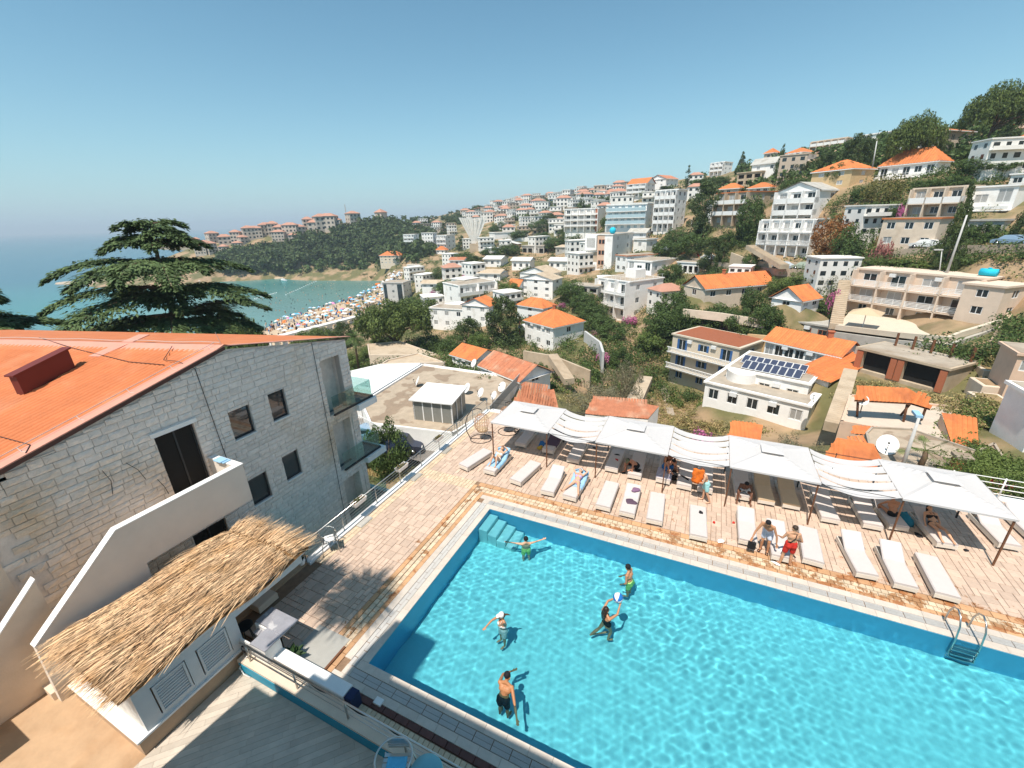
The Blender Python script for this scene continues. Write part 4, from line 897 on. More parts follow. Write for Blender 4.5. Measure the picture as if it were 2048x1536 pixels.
# ================================================================== PEOPLE
SKIN = {}
def skin(c):
 if c not in SKIN:
  m = PM('skin', c, .5, .06, 14, .1, 90, spec=.35); b = m.node_tree.nodes['Principled BSDF']; b.inputs['Subsurface Weight'].default_value = .0; SKIN[c] = m
 return SKIN[c]
def cone(mb, a, b, ra, rb, n=10):
 a, b = np.array(a, float), np.array(b, float); mb.sph(a, ra, n, 6); mb.sph(b, rb, n, 6)
 d = b-a; L_ = np.linalg.norm(d)
 if L_ < 1e-4: return
 mb.tube([a, b], [ra*.99, rb*.99], n)
def remesh(name, mb, mat, par, vox, smooth=3):
 o = mb.build(name, mat, par); r = o.modifiers.new('r', 'REMESH'); r.mode = 'VOXEL'; r.voxel_size = vox; r.use_smooth_shade = True
 s = o.modifiers.new('s', 'SMOOTH'); s.iterations = smooth; s.factor = .5; return o
def person(pos, face, J, lab, sk, wear=(), hair=None, vox=.0105, child=1., cat='person', fem=False):
 """J: joints in local metres (x right, y forward, z up). keys: pel, che(st), nek, head, shL, elL, haL, hpL, knL, anL, toL ..."""
 root = thing('person', pos, lab, cat)
 c_, s_ = math.cos(face), math.sin(face); X = Vector(pos)
 def w(p): p = [q*child for q in p]; return np.array([X.x+p[0]*c_-p[1]*s_, X.y+p[0]*s_+p[1]*c_, X.z+p[2]])
 g = {k: w(v) for k, v in J.items()}; k_ = child*(.93 if fem else 1.)
 sh = (g['shR']-g['shL']); shn = sh/np.linalg.norm(sh); hp = g['hpR']-g['hpL']; hpn = hp/np.linalg.norm(hp)
 up = g['nek']-g['pel']; upn = up/np.linalg.norm(up); fwd = np.cross(upn, shn); fwd /= np.linalg.norm(fwd)
 m = MB(); mid = (g['pel']+g['che'])/2
 # trunk
 cone(m, g['pel']-hpn*.075*k_, g['pel']+hpn*.075*k_, .112*k_, .112*k_); cone(m, mid-shn*.062*k_, mid+shn*.062*k_, .092*k_, .092*k_)
 cone(m, g['che']-shn*.085*k_, g['che']+shn*.085*k_, .108*k_, .108*k_); cone(m, g['pel'], mid, .118*k_, .105*k_); cone(m, mid, g['che'], .105*k_, .118*k_)
 for S in 'LR':
  cone(m, g['che']*.75+g['sh'+S]*.25, g['sh'+S], .09*k_, .058*k_)
  cone(m, g['nek'], g['sh'+S]*.7+g['nek']*.3, .055*k_, .045*k_)
  cone(m, g['pel']+(g['hp'+S]-g['pel'])*.8-fwd*.035*k_, g['hp'+S], .105*k_, .092*k_)
  cone(m, g['hp'+S], g['kn'+S], .088*k_, .052*k_); cone(m, g['kn'+S], g['kn'+S]*.65+g['an'+S]*.35-fwd*.012, .052*k_, .056*k_); cone(m, g['kn'+S]*.65+g['an'+S]*.35-fwd*.012, g['an'+S], .056*k_, .034*k_)
  cone(m, g['an'+S], g['to'+S], .036*k_, .024*k_)
  for t in (-.022, .022): cone(m, g['an'+S]*.5+g['to'+S]*.5+hpn*t*k_, g['to'+S]+hpn*t*.8*k_, .026*k_, .016*k_)
  cone(m, g['sh'+S], g['sh'+S]*.5+g['el'+S]*.5, .054*k_, .046*k_); cone(m, g['sh'+S]*.5+g['el'+S]*.5, g['el'+S], .046*k_, .036*k_); cone(m, g['el'+S], g['el'+S]*.7+g['ha'+S]*.3, .036*k_, .038*k_); cone(m, g['el'+S]*.7+g['ha'+S]*.3, g['ha'+S], .038*k_, .024*k_)
  d = g['ha'+S]-g['el'+S]; d /= np.linalg.norm(d); sd = np.cross(d, upn); sd = sd/np.linalg.norm(sd) if np.linalg.norm(sd) > .2 else shn
  if 'pd'+S in g: sd = w(J['pd'+S])-X; sd = np.array(sd); sd /= np.linalg.norm(sd)
  nrm = np.cross(sd, d); pc = g['ha'+S]+d*.05*k_
  for q in (-1, 0, 1): cone(m, g['ha'+S]+sd*q*.014*k_, pc+d*.03*k_+sd*q*.025*k_, .018*k_, .014*k_, 8)
  for q, (f, ln) in enumerate(((-1.5, .062), (-.5, .072), (.5, .068), (1.5, .052))):
   a = pc+d*.035*k_+sd*f*.019*k_; b_ = a+(d*ln*.55+sd*f*.006)*k_; c2 = b_+(d*ln*.4+nrm*ln*.25)*k_; cone(m, a, b_, .0105*k_, .0098*k_, 6); cone(m, b_, c2, .0098*k_, .0085*k_, 6)
  a = g['ha'+S]+d*.02*k_-sd*.022*k_; b_ = a+(d*.035-sd*.035)*k_; cone(m, a, b_, .014*k_, .011*k_, 6); cone(m, b_, b_+d*.026*k_-sd*.006, .011*k_, .009*k_, 6)
 # chest/bust
 if fem:
  for q in (-1, 1): m.sph(g['che']+shn*q*.075*k_+fwd*.085*k_-upn*.02, .062*k_, 10, 7)
 # neck and head
 hd = g['head']; ht = hd-g['nek']; htn = ht/np.linalg.norm(ht)
 cone(m, g['nek'], hd-htn*.04*k_, .055*k_, .052*k_)
 hf = w(J['look'])-X if 'look' in J else Vector((float(fwd[0]), float(fwd[1]), float(fwd[2]))); hf = np.array(hf, float); hf -= htn*np.dot(hf, htn); hf /= np.linalg.norm(hf); hs = np.cross(hf, htn)
 m.sph(hd+htn*.035*k_-hf*.012, .093*k_, 14, 10); m.sph(hd-htn*.02*k_+hf*.02*k_, .078*k_, 12, 8); cone(m, hd-htn*.075*k_+hf*.055*k_, hd-htn*.04*k_+hf*.03*k_, .034*k_, .05*k_)
 cone(m, hd+hf*.09*k_+htn*.012*k_, hd+hf*.112*k_-htn*.018*k_, .011*k_, .016*k_, 6)
 for q in (-1, 1): m.sph(hd+hs*q*.088*k_-hf*.005, .022*k_, 8, 6); m.sph(hd+hs*q*.035*k_+hf*.083*k_+htn*.03*k_, .016*k_, 8, 5)
 cone(m, hd-htn*.045*k_+hf*.092*k_-hs*.016, hd-htn*.045*k_+hf*.092*k_+hs*.016, .009, .009, 6)
 body = remesh('body', m, skin(sk), root, vox)
 e = MB()
 for q in (-1, 1): e.sph(hd+hs*q*.034*k_+hf*.094*k_+htn*.018*k_, .011*k_, 6, 5)
 e.build('eyes', M['black'], root)
 if hair:
  col, kind = hair; h = MB(); h.sph(hd+htn*.052*k_-hf*.026*k_, .099*k_, 14, 10)
  if kind != 'short': h.sph(hd+htn*.0*k_-hf*.05*k_, .088*k_, 12, 8)
  if kind == 'crop': h = MB(); h.sph(hd+htn*.055*k_-hf*.022*k_, .0955*k_, 14, 10)
  if kind == 'long':
   p0 = hd-hf*.06*k_; 
   for q in (-.05, 0, .05): cone(h, p0+hs*q, p0+hs*q*1.2-htn*.16-hf*.035, .05, .042); cone(h, p0+hs*q*1.2-htn*.16-hf*.035, g['che']-fwd*.125+shn*q*1.1-upn*.04, .042, .02)
  if kind == 'tail': cone(h, hd-hf*.09*k_+htn*.02, hd-hf*.2*k_-htn*.03, .032, .028); cone(h, hd-hf*.2*k_-htn*.03, hd-hf*.27-htn*.12, .028, .01)
  if kind == 'bun': h.sph(hd+htn*.12-hf*.05, .05, 10, 7)
  remesh('hair', h, M[col] if isinstance(col, str) else col, root, .011, 2)
 for it in wear:
  kind, col = it[0], it[1]; mt = M[col] if isinstance(col, str) else col; q = MB(); v = .012
  if kind in ('shorts', 'trunks'):
   f = .62 if kind == 'shorts' else .34
   cone(q, g['pel']-hpn*.08*k_+upn*.03, g['pel']+hpn*.08*k_+upn*.03, .124*k_, .124*k_); cone(q, g['pel']+upn*.03, g['pel']+upn*.085*k_, .135*k_, .122*k_)
   for S in 'LR':
    e_ = g['hp'+S]+(g['kn'+S]-g['hp'+S])*f; cone(q, g['pel']+(g['hp'+S]-g['pel'])*.8-fwd*.035*k_, g['hp'+S], .119*k_, .108*k_); cone(q, g['hp'+S], e_, .108*k_, (.094 if kind == 'shorts' else .098)*k_)
   v = .014
  elif kind == 'briefs':
   cone(q, g['pel']-hpn*.078*k_, g['pel']+hpn*.078*k_, .121*k_, .121*k_); cone(q, g['pel'], g['pel']-upn*.07*k_, .118*k_, .085*k_)
  elif kind == 'top':
   cone(q, g['che']-shn*.09*k_-upn*.03, g['che']+shn*.09*k_-upn*.03, .112*k_, .112*k_)
   for S in (-1, 1): q.sph(g['che']+shn*S*.075*k_+fwd*.088*k_-upn*.02, .068*k_, 10, 7)
   q2 = MB()
   for S in (-1, 1): q2.tube([g['che']+shn*S*.075*k_+fwd*.14*k_, g['che']+shn*S*.07*k_+fwd*.09+upn*.11*k_, g['nek']+shn*S*.05+upn*.012, g['che']+shn*S*.06-fwd*.11+upn*.03], .008, 5)
   q2.build('strap', mt, root)
  elif kind == 'suit':
   cone(q, g['pel']-hpn*.078*k_, g['pel']+hpn*.078*k_, .121*k_, .121*k_); cone(q, g['pel'], g['pel']-upn*.07*k_, .118*k_, .085*k_)
   cone(q, mid-shn*.062*k_, mid+shn*.062*k_, .100*k_, .100*k_); cone(q, g['pel'], mid, .124*k_, .113*k_); cone(q, mid, g['che'], .113*k_, .122*k_); cone(q, g['che']-shn*.085*k_-upn*.02, g['che']+shn*.085*k_-upn*.02, .114*k_, .114*k_)
   for S in (-1, 1): q.sph(g['che']+shn*S*.075*k_+fwd*.088*k_-upn*.02, .068*k_, 10, 7)
  elif kind == 'shirt':
   cone(q, mid-shn*.062*k_, mid+shn*.062*k_, .102*k_, .102*k_); cone(q, mid, g['che'], .115*k_, .126*k_); cone(q, g['che']-shn*.09*k_, g['che']+shn*.09*k_, .116*k_, .116*k_)
  elif kind == 'cap':
   q.sph(hd+htn*.06*k_-hf*.015*k_, .104*k_, 14, 10); q.prism([hd+hf*.07+hs*.07+htn*.06, hd+hf*.16+hs*.05+htn*.045, hd+hf*.17-hs*.05+htn*.045, hd+hf*.07-hs*.07+htn*.06], htn*.022)
  elif kind == 'sandals':
   for S in 'LR':
    d = g['to'+S]-g['an'+S]; d[2] = 0; d /= np.linalg.norm(d)+1e-6; b_ = g['an'+S]-d*.05; z = J['an'+S][2]*child+X.z-.045
    sd = np.array([-d[1], d[0], 0]); s1 = MB(); s1.prism([(b_+sd*.04)*[1, 1, 0]+[0, 0, z], (b_+d*.24+sd*.045)*[1, 1, 0]+[0, 0, z], (b_+d*.24-sd*.045)*[1, 1, 0]+[0, 0, z], (b_-sd*.04)*[1, 1, 0]+[0, 0, z]], (0, 0, .025)); s1.build('sandal', mt, root)
    s1 = MB(); cone(s1, b_+d*.16+sd*.03+[0, 0, z+.03-b_[2]], b_+d*.16-sd*.03+[0, 0, z+.03-b_[2]], .028, .028); s1.build('sandal_band', mt, root)
   continue
  remesh({'shirt': 'shirt', 'cap': 'cap', 'briefs': 'bikini_bottom' if fem else 'trunks', 'top': 'bikini_top', 'suit': 'swimsuit', 'trunks': 'trunks', 'shorts': 'shorts'}[kind], q, mt, root, v, 2)
 if pos[2] < -1:
  for c_ in root.children: c_.cycles.is_caustics_receiver = True
 return root, g
def stand(**k):
 J = dict(pel=(0, 0, .98), che=(0, .0, 1.32), nek=(0, -.01, 1.50), head=(0, .02, 1.63), shL=(-.185, 0, 1.43), shR=(.185, 0, 1.43), elL=(-.24, -.02, 1.13), elR=(.24, -.02, 1.13), haL=(-.24, .06, .88), haR=(.24, .06, .88),
   hpL=(-.095, 0, .92), hpR=(.095, 0, .92), knL=(-.11, .02, .50), knR=(.11, .02, .50), anL=(-.12, 0, .07), anR=(.12, 0, .07), toL=(-.14, .17, .03), toR=(.14, .17, .03)); J.update(k); return J
def shiftJ(J, d, keys=None): return {k: (tuple(np.array(v)+d) if (keys is None or k in keys) and k not in ('look', 'pdL', 'pdR') else v) for k, v in J.items()}
UP = ('che', 'nek', 'head', 'shL', 'shR', 'elL', 'elR', 'haL', 'haR')
def bend(J, ang, keys=UP, pivot=(0, 0, .98)):        # pitch the upper body forward
 c_, s_ = math.cos(ang), math.sin(ang); o = {}
 for k, v in J.items():
  if k in keys: x, y, z = (v[i]-pivot[i] for i in range(3)); o[k] = (v[0], pivot[1]+y*c_+z*s_, pivot[2]-y*s_+z*c_)
  else: o[k] = v
 return o
def yawto(a, b): return math.atan2(b[1]-a[1], b[0]-a[0])-math.pi/2
def down(px, py, z=-.05): p = at(px, py, z); return (p[0], p[1], ZF)
LIGHT, TAN, DARKS, RED_ = (.62, .36, .23), (.48, .235, .125), (.26, .12, .065), (.58, .27, .16)
# floor -1.45, water -.035 : water line sits 1.41 m up the body; the boys are shorter so shift joints
# swimmers (position by where the body meets the water)
def water_pose(J, depth): return J
toC = lambda p: yawto(p, CAM[:2])
p = down(1052, 1088); J = stand(elL=(-.44, .10, 1.40), haL=(-.70, .18, 1.41), elR=(.44, .1, 1.40), haR=(.70, .16, 1.44), knL=(-.12, .0, .5))
person(p, toC(p)+math.pi+.1, J, 'boy with short dark hair wading by the corner steps with both arms spread', LIGHT, (('shorts', 'lime'),), ('black', 'short'), child=.99)
p = down(1260, 1162); J = shiftJ(bend(stand(elR=(.27, .12, 1.15), haR=(.12, .34, 1.02), elL=(-.24, .02, 1.15), haL=(-.2, .2, .95), look=(.3, 1, -.6)), .15), (0, 0, .32)); J = {k: v for k, v in J.items()}
person(p, toC(p)-1.9, J, 'standing swimmer with black hair and lime green shorts at the middle of the pool', TAN, (('shorts', 'lime'),), ('black', 'short'))
p = down(1214, 1240); f = toC(p)+2.2
J = shiftJ(bend(stand(elL=(-.27, .24, 1.62), haL=(-.13, .44, 1.80), elR=(.27, .24, 1.62), haR=(.13, .44, 1.80), knL=(-.12, -.2, .55), anL=(-.14, -.5, .3), knR=(.12, .1, .5), look=(0, 1, .5)), -.1), (0, 0, .22))
r_, g = person(p, f, J, 'woman with long dark hair in a black swimsuit holding up a beach ball', TAN, (('suit', 'black'),), (PM('dark_hair', (.03, .018, .012), .4), 'long'), fem=True)
bc = (g['haL']+g['haR'])/2+np.array([0, 0, .10])
ball = thing('beach_ball', bc, 'blue and white striped beach ball held up in the pool', 'beach ball'); bm_ = bc+np.array([-.0, 0, .04]); 
for k in range(6):
 a = MB(); vs = []; n = 5
 for i in range(9):
  th = math.pi*i/8
  for j in range(n+1):
   q = 2*math.pi*(k+j/n)/6+.3; vs.append((bm_[0]+.16*math.sin(th)*math.cos(q), bm_[1]+.16*math.cos(th), bm_[2]+.16*math.sin(th)*math.sin(q)))
 a.add(vs, [(i*(n+1)+j, (i+1)*(n+1)+j, (i+1)*(n+1)+j+1, i*(n+1)+j+1) for i in range(8) for j in range(n)], 0, True); a.build('panel', M['white2'] if k % 2 else PM('ball_blue', (.02, .16, .50), .4, .02), ball)
p = down(1005, 1252); f = toC(p)-1.1
J = shiftJ(stand(elL=(-.30, .12, 1.66), haL=(-.42, .30, 1.84), elR=(.30, .22, 1.26), haR=(.22, .48, 1.22), look=(.3, 1, 0)), (0, 0, .22))
person(p, f, J, 'woman in a white cap and white swim top with one arm raised in the pool', TAN, (('cap', 'white2'), ('top', 'offwhite'), ('shorts', 'offwhite')), (PM('brown_hair', (.12, .05, .025), .5), 'tail'), fem=True)
p = down(1006, 1392); f = toC(p)+math.pi-.5
J = shiftJ(bend(stand(elL=(-.36, .30, 1.45), haL=(-.50, .52, 1.38), elR=(.34, -.02, 1.3), haR=(.42, .02, 1.05), look=(.3, 1, -.3)), .45), (0, 0, .20))
J['elR'] = (.40, -.10, 1.38); J['haR'] = (.56, -.34, 1.30); J['elL'] = (-.25, .52, 1.42); J['haL'] = (-.05, .74, 1.38)
person(p, f, J, 'tanned man in dark shorts seen from behind reaching out near the front of the pool', (.45, .20, .09), (('shorts', 'black'),), ('black', 'short'))
# the two men standing between the sunbeds
pL, pR = at(1520, 1101), at(1534, 1104); p = ((pL[0]+pR[0])/2, (pL[1]+pR[1])/2, 0)
J = bend(stand(haL=(-.34, .16, .92), elL=(-.33, .05, 1.14), elR=(.30, .10, 1.12), haR=(.34, .30, .95), look=(.1, 1, -1.1)), .55); J['pel'] = (0, -.10, .97); J['hpL'] = (-.095, -.08, .91); J['hpR'] = (.095, -.08, .91); J['elL'] = (-.33, .22, 1.0); J['haL'] = (-.38, .26, .74); J['elR'] = (.33, .36, .98); J['haR'] = (.36, .50, .76)
_, g = person(p, toC(p)-.15, J, 'bending man in white shorts and dark slippers holding a bag over a sunbed', TAN, (('shorts', 'skyw'),) if False else (('shorts', PM('pale_blue_cloth', (.62, .68, .80), .8, .1, 12)), ('sandals', 'black')), ('black', 'crop'))
bag = thing('handbag', g['haR'], 'dark and white bag hanging from the hand of the man in white shorts', 'bag'); h = g['haR']; a = MB(); a.bbox(h[0]-.1, h[0]+.16, h[1]-.04, h[1]+.04, h[2]-.5, h[2]-.2, .02); a.build('bag_body', M['black'], bag); a = MB(); a.tube([(h[0]-.08, h[1], h[2]-.22), (h[0], h[1], h[2]-.02), (h[0]+.14, h[1], h[2]-.22)], .012, 5); a.build('bag_strap', M['black'], bag)
pL, pR = at(1562, 1128), at(1580, 1134); p = ((pL[0]+pR[0])/2, (pL[1]+pR[1])/2, 0)
J = stand(elL=(-.30, .04, 1.18), haL=(-.30, .26, 1.06), elR=(.30, -.04, 1.17), haR=(.22, .18, 1.02), look=(-.3, 1, -.2), anL=(-.2, .02, .07), toL=(-.25, .18, .03), knL=(-.15, .04, .5))
_, g = person(p, toC(p)+math.pi+.45, J, 'man in red shorts with a black strap across his bare back, standing by the pool', (.55, .29, .17), (('shorts', 'red'),), (PM('short_brown_hair', (.05, .03, .02), .5), 'crop'))
a = MB(); sh = g['shR']; b_ = g['pel']; fb = np.cross(g['nek']-g['pel'], g['shR']-g['shL']); fb /= np.linalg.norm(fb)
a.tube([g['shR']*.6+g['nek']*.4+np.array([0, 0, .06]), g['che']-fb*.128+(g['shR']-g['shL'])*.1, (g['che']+g['pel'])/2-fb*.12-(g['shR']-g['shL'])*.22, g['pel']*.7+g['che']*.3-(g['shR']-g['shL'])*.42-fb*.04], .016, 5); tag(a.build('shoulder_strap', M['black']), 'thin black strap worn across the back of the man in red shorts', 'strap')
# man with the orange towel
pL = at(1402, 1003); p = (pL[0]+.1, pL[1]+.05, 0)
J = bend(stand(elR=(.20, .22, 1.2), haR=(.05, .35, 1.35), elL=(-.22, .18, 1.18), haL=(-.02, .34, 1.1), anL=(-.15, -.22, .07), toL=(-.15, -.06, .03), knL=(-.12, -.05, .5), look=(0, 1, -1)), .35)
_, g = person(p, toC(p)-1.2, J, 'man in pale turquoise shorts drying himself with an orange towel', LIGHT, (('shorts', 'cyan'),), (PM('auburn_hair', (.12, .04, .02), .5), 'crop'))
a = MB(); vs = []; hd = g['head']; cr_ = (g['haR']+g['haL'])/2
for i in range(9):
 for j in range(5):
  q = i/8*1.15-.15; vs.append((cr_[0]+(j-2)*.11+.03*math.sin(i*1.7), cr_[1]-.10+.05*math.sin(j*2+i), hd[2]+.02-q*.62))
a.add(vs, [(i*5+j, (i+1)*5+j, (i+1)*5+j+1, i*5+j+1) for i in range(8) for j in range(4)], 0, True); o_ = a.build('towel', M['orange']); sm_ = o_.modifiers.new('t', 'SOLIDIFY'); sm_.thickness = .03; tag(o_, 'bright orange towel held by the man in turquoise shorts', 'towel')
# reclining and seated people on sunbeds; local frame of the bed: y from foot to head
def bedpose(b, J, lab, sk, wear, hair, fem=False, **k):
 W = b['W']; rz = b['rz']; pos = W(0, 0, 0); pos.z = 0
 return person(tuple(pos), rz, J, lab, sk, wear, hair, fem=fem, **k)
def lie(b, knees=0., arms='head', spread=.1, yh=.98, lean=None):
 H, B = b['H'], b['B'] if lean is None else lean; hin = b['hin']; c_, s_ = math.cos(B), math.sin(B)
 def up(r, h): return (0, yh+.0+r*c_-h*s_, H+r*s_+h*c_)
 def u(x, r, h=.09): q = up(r, h); return (x, q[1], q[2])
 J = dict(pel=(0, yh, H+.10), che=u(0, .36, .11), nek=u(0, .53, .10), head=u(0, .66, .12), shL=u(-.18, .46), shR=u(.18, .46))
 if arms == 'head': J.update(elL=u(-.34, .66, .16), elR=u(.34, .66, .16), haL=u(-.10, .80, .12), haR=u(.10, .80, .12))
 else: J.update(elL=u(-.24, .2, .05), elR=u(.24, .2, .05), haL=(-.24, yh-.02, H+.04), haR=(.22, yh-.02, H+.04))
 kz = .09+knees; J.update(hpL=(-.095, yh-.05, H+.09), hpR=(.095, yh-.05, H+.09))
 dy = math.sqrt(max(.44**2-knees**2, .01)); J.update(knL=(-.1-spread, yh-.05-dy, H+kz), knR=(.1+spread, yh-.05-dy, H+kz))
 dy2 = math.sqrt(max(.43**2-knees**2, .01)); J.update(anL=(-.12-spread*1.9, yh-.05-dy-dy2, H+.05), anR=(.12+spread*1.9, yh-.05-dy-dy2, H+.05))
 for S in 'LR': a = J['an'+S]; J['to'+S] = (a[0]*1.1, a[1]-.06, a[2]+.13) if knees < .1 else (a[0], a[1]-.15, a[2]-.02)
 J['look'] = (0, -math.sin(B)*1-.2, 1); return J
bedpose(SB[1], lie(SB[1], .36, 'head', .02), 'woman in a white bikini reclining with raised knees and arms behind her head', LIGHT, (('briefs', 'offwhite'), ('top', 'offwhite')), (PM('light_brown_hair', (.25, .13, .07), .5), 'bun'), True)
bedpose(SB[4], lie(SB[4], .0, 'head', .14, yh=1.05), 'woman in a lilac bikini and white cap lying with her legs apart', LIGHT, (('briefs', 'lilac'), ('top', 'lilac'), ('cap', 'white2')), ('beige', 'short'), True)
def sit(b, face, y=.55, x=0., lean=.5, arms='knees', spread=.16, side=0):
 """sit on the bed edge; side=0 towards the foot"""
 H = b['H']; J = dict(pel=(0, 0, .10), che=(0, .0, .43), nek=(0, 0, .61), head=(0, .03, .74), shL=(-.185, 0, .55), shR=(.185, 0, .55))
 J = bend(J, lean, ('che', 'nek', 'head', 'shL', 'shR'), (0, 0, .10))
 J.update(hpL=(-.1, .05, .09), hpR=(.1, .05, .09), knL=(-.1-spread, .46, .14), knR=(.1+spread, .46, .14), anL=(-.1-spread, .50, .07-H), anR=(.1+spread, .50, .07-H), toL=(-.12-spread, .66, .03-H), toR=(.12+spread, .66, .03-H))
 s = J['shL']; r = J['shR']
 if arms == 'knees': J.update(elL=(s[0]-.1, s[1]+.16, s[2]-.22), elR=(r[0]+.1, r[1]+.16, r[2]-.22), haL=(-.22, .56, .10), haR=(.22, .56, .10))
 else: J.update(elL=(s[0]-.06, s[1]+.1, s[2]-.28), elR=(r[0]+.06, r[1]+.1, r[2]-.28), haL=(-.12, s[1]+.3, s[2]-.3), haR=(.12, s[1]+.3, s[2]-.3))
 J['look'] = (0, 1, -.8); return J
def seat(b, y, lab, sk, wear, hair, df=0., x=0., fem=False, **k):
 W = b['W']; q = W(x, y, b['H']); return person(tuple(q), b['rz']+math.pi+df, sit(b, 0, **k), lab, sk, wear, hair, fem=fem)
seat(SB[NF+8], .42, 'dark skinned man in white trunks sitting on the foot of a shaded sunbed', (.16, .07, .04), (('trunks', 'white2'),), ('black', 'short'), lean=.65)
seat(SB[NF+4], .75, 'crouching man in black shorts with a green cap on a shaded sunbed', RED_, (('shorts', 'black'), ('cap', 'olive')), ('black', 'short'), df=-.8, lean=.9)
seat(SB[NF+5], 1.05, 'sunburnt man in blue shorts sitting hunched on the striped towel sunbed', RED_, (('shorts', 'blue'),), ('black', 'crop'), df=1.0, x=-.05, lean=.7)
seat(SB[NF+5], 1.62, 'sunburnt man bending forward behind the man in blue shorts under the canopy', (.42, .17, .09), (('shorts', 'black'),), ('black', 'crop'), df=.3, x=.05, lean=.5)
seat(SB[NF+13], .62, 'person with bare back in black swimwear sitting turned away on a sunbed', (.52, .24, .13), (('briefs', 'black'),), (PM('brown_hair2', (.10, .045, .02), .5), 'short'), df=math.pi, lean=.45)
bedpose(SB[NF+14], lie(SB[NF+14], .1, 'side', .03, yh=1.0, lean=.65), 'woman in a black bikini lying back on the sunbed under the right canopy', (.60, .33, .20), (('briefs', 'black'), ('top', 'black')), ('black', 'long'), True)
# things lying about
def lump(b, x, y, sx, sy, sz, col, name, lab, cat, seed=0, grp=None, z=None):
 q = b['W'](x, y, b['H'] if z is None else z) if b else Vector((x, y, z or 0)); rd = random.Random(seed); m = MB(); n, k = 12, 7; vs = []
 m.sph((0, 0, 0), 1, n, k); m.v = [(vx*sx*(1+.25*math.sin(3*math.atan2(vy, vx)+seed)), vy*sy*(1+.2*math.sin(2*math.atan2(vy, vx)+seed*2)), max(vz, -.1)*sz*(1+rd.uniform(-.2, .2))) for vx, vy, vz in m.v]
 o = m.build(name, M[col] if isinstance(col, str) else col); o.location = q; o.rotation_euler = (0, 0, rd.uniform(0, 3)); return tag(o, lab, cat, grp)
lump(SB[6], .12, 1.55, .16, .2, .07, 'plum', 'shirt', 'crumpled plum coloured top near the head of a white sunbed', 'clothing', 3, z=.47)
lump(SB[6], .06, .78, .21, .24, .05, 'purple', 'shirt', 'dark brown cloth in the middle of a white sunbed', 'clothing', 5)
lump(SB[8], .10, 1.5, .12, .08, .04, 'black', 'sunglasses', 'pair of sunglasses on the head end of a white sunbed', 'sunglasses', 2)
lump(SB[NF+3], .02, 1.35, .14, .08, .04, 'black', 'sunglasses', 'black goggles on the shaded flat sunbed', 'goggles', 4)
lump(SB[NF+3], .10, .85, .13, .06, .03, 'red', 'red_pouch', 'small red pouch on the shaded flat sunbed', 'pouch', 6)
lump(SB[NF+6], 0, .62, .26, .08, .05, 'black', 'rolled_cloth', 'rolled black cloth across a sunbed in cloth shade', 'cloth', 7)
lump(SB[NF+4], .1, .42, .17, .12, .07, 'black', 'clothes_pile', 'pile of dark clothes at the foot of a shaded sunbed', 'clothing', 9)
lump(SB[NF+5], .42, .8, .16, .3, .32, 'black', 'backpack', 'black backpack leaning between sunbed and canopy pole', 'backpack', 10, z=.1)
lump(SB[NF+13], .52, .75, .24, .3, .42, 'teal', 'beach_bag', 'dark teal beach bag on the floor beside the reclining woman in black', 'bag', 11, z=.05)
lump(SB[NF+1], -.55, .75, .2, .25, .28, 'blue', 'beach_bag', 'blue and yellow beach bag beside the purple towel', 'bag', 12, z=.05)
lump(SB[NF+1], -.58, .5, .2, .14, .16, 'yellow', 'pouch', 'yellow bag on the floor under the first canopy', 'bag', 13, z=.02)
lump(SB[10], .0, .45, .22, .26, .12, 'offwhite', 'tote_bag', 'white tote bag with black handles on the foot of a sunbed', 'bag', 14)
for (px, py, col, nm, lab, sx, sy, sz) in ((1428, 1046, 'red', 'red_cup', 'small red cup on the wet paving', .05, .05, .09), (1411, 1045, 'lime', 'green_bottle', 'small green bottle on the wet paving', .04, .08, .05), (1467, 1046, 'red', 'red_ball', 'small red cup beside a sunbed edge', .06, .06, .06),
         (1247, 946, 'black', 'slippers', 'black slippers on the shaded paving under the second canopy', .13, .1, .04), (1837, 1071, 'black', 'slippers', 'black sandals on the paving left of the woman in black bikini', .16, .12, .04), (1442, 1082, 'white2', 'paper', 'white paper lying on the wet paving', .16, .1, .012), (1552, 1127, 'white2', 'white_slippers', 'white slippers by the feet of the man in red shorts', .16, .07, .03), (1932, 1101, 'black', 'shoes', 'dark shoes in front of the woman in the black bikini', .1, .07, .04), (1189, 896, 'metal_d', 'goggles', 'diving mask on the paving under the first cloth shade', .14, .09, .05)):
 q = at(px, py); lump(None, q[0], q[1], sx, sy, sz, col, nm, lab, 'slippers' if 'slipper' in nm or 'shoe' in nm else nm.split('_')[-1], hash(nm) % 9 if False else len(nm), z=.01)
# ================================================================== TOWN: table of buildings
SEA = -30.
# key, label, corner px, base py, top py, left px, right px, distance, phi, floors, roof, wall, roof material, windows left/right, balconies left/right, extras
T_ = []
def B(label, cx, by, ty, lx, rx, d, phi, fl, roof='flat', wall='white', rm='roof_or', nL=3, nR=2, bal='', ex='', name='house', cat='house', ph=1.6, grp=None):
 T_.append(dict(label=label, cx=cx, by=by, ty=ty, lx=lx, rx=rx, d=d, phi=phi, fl=fl, roof=roof, wall=wall, rm=rm, nL=nL, nR=nR, bal=bal, ex=ex, name=name, cat=cat, ph=ph, grp=grp))
B('white four storey block with a brown end strip and long balconies', 1196, 463, 417, 1130, 1209, 225, 74, 4, 'flat', 'white', bal='L-bars', nL=5, nR=0, name='apartment_block', cat='building', ex='brown')
B('white apartment block with pale blue glazed balconies', 1290, 460, 408, 1212, 1306, 170, 76, 4, 'flat', 'white', bal='L-glass', nL=6, nR=1, name='apartment_block', cat='building')
B('tall stepped white block with red brown windows beside the large pine', 1348, 462, 380, 1306, 1366, 165, 66, 5, 'flat', 'white', bal='L-solid', nL=4, nR=2, name='apartment_block', cat='building')
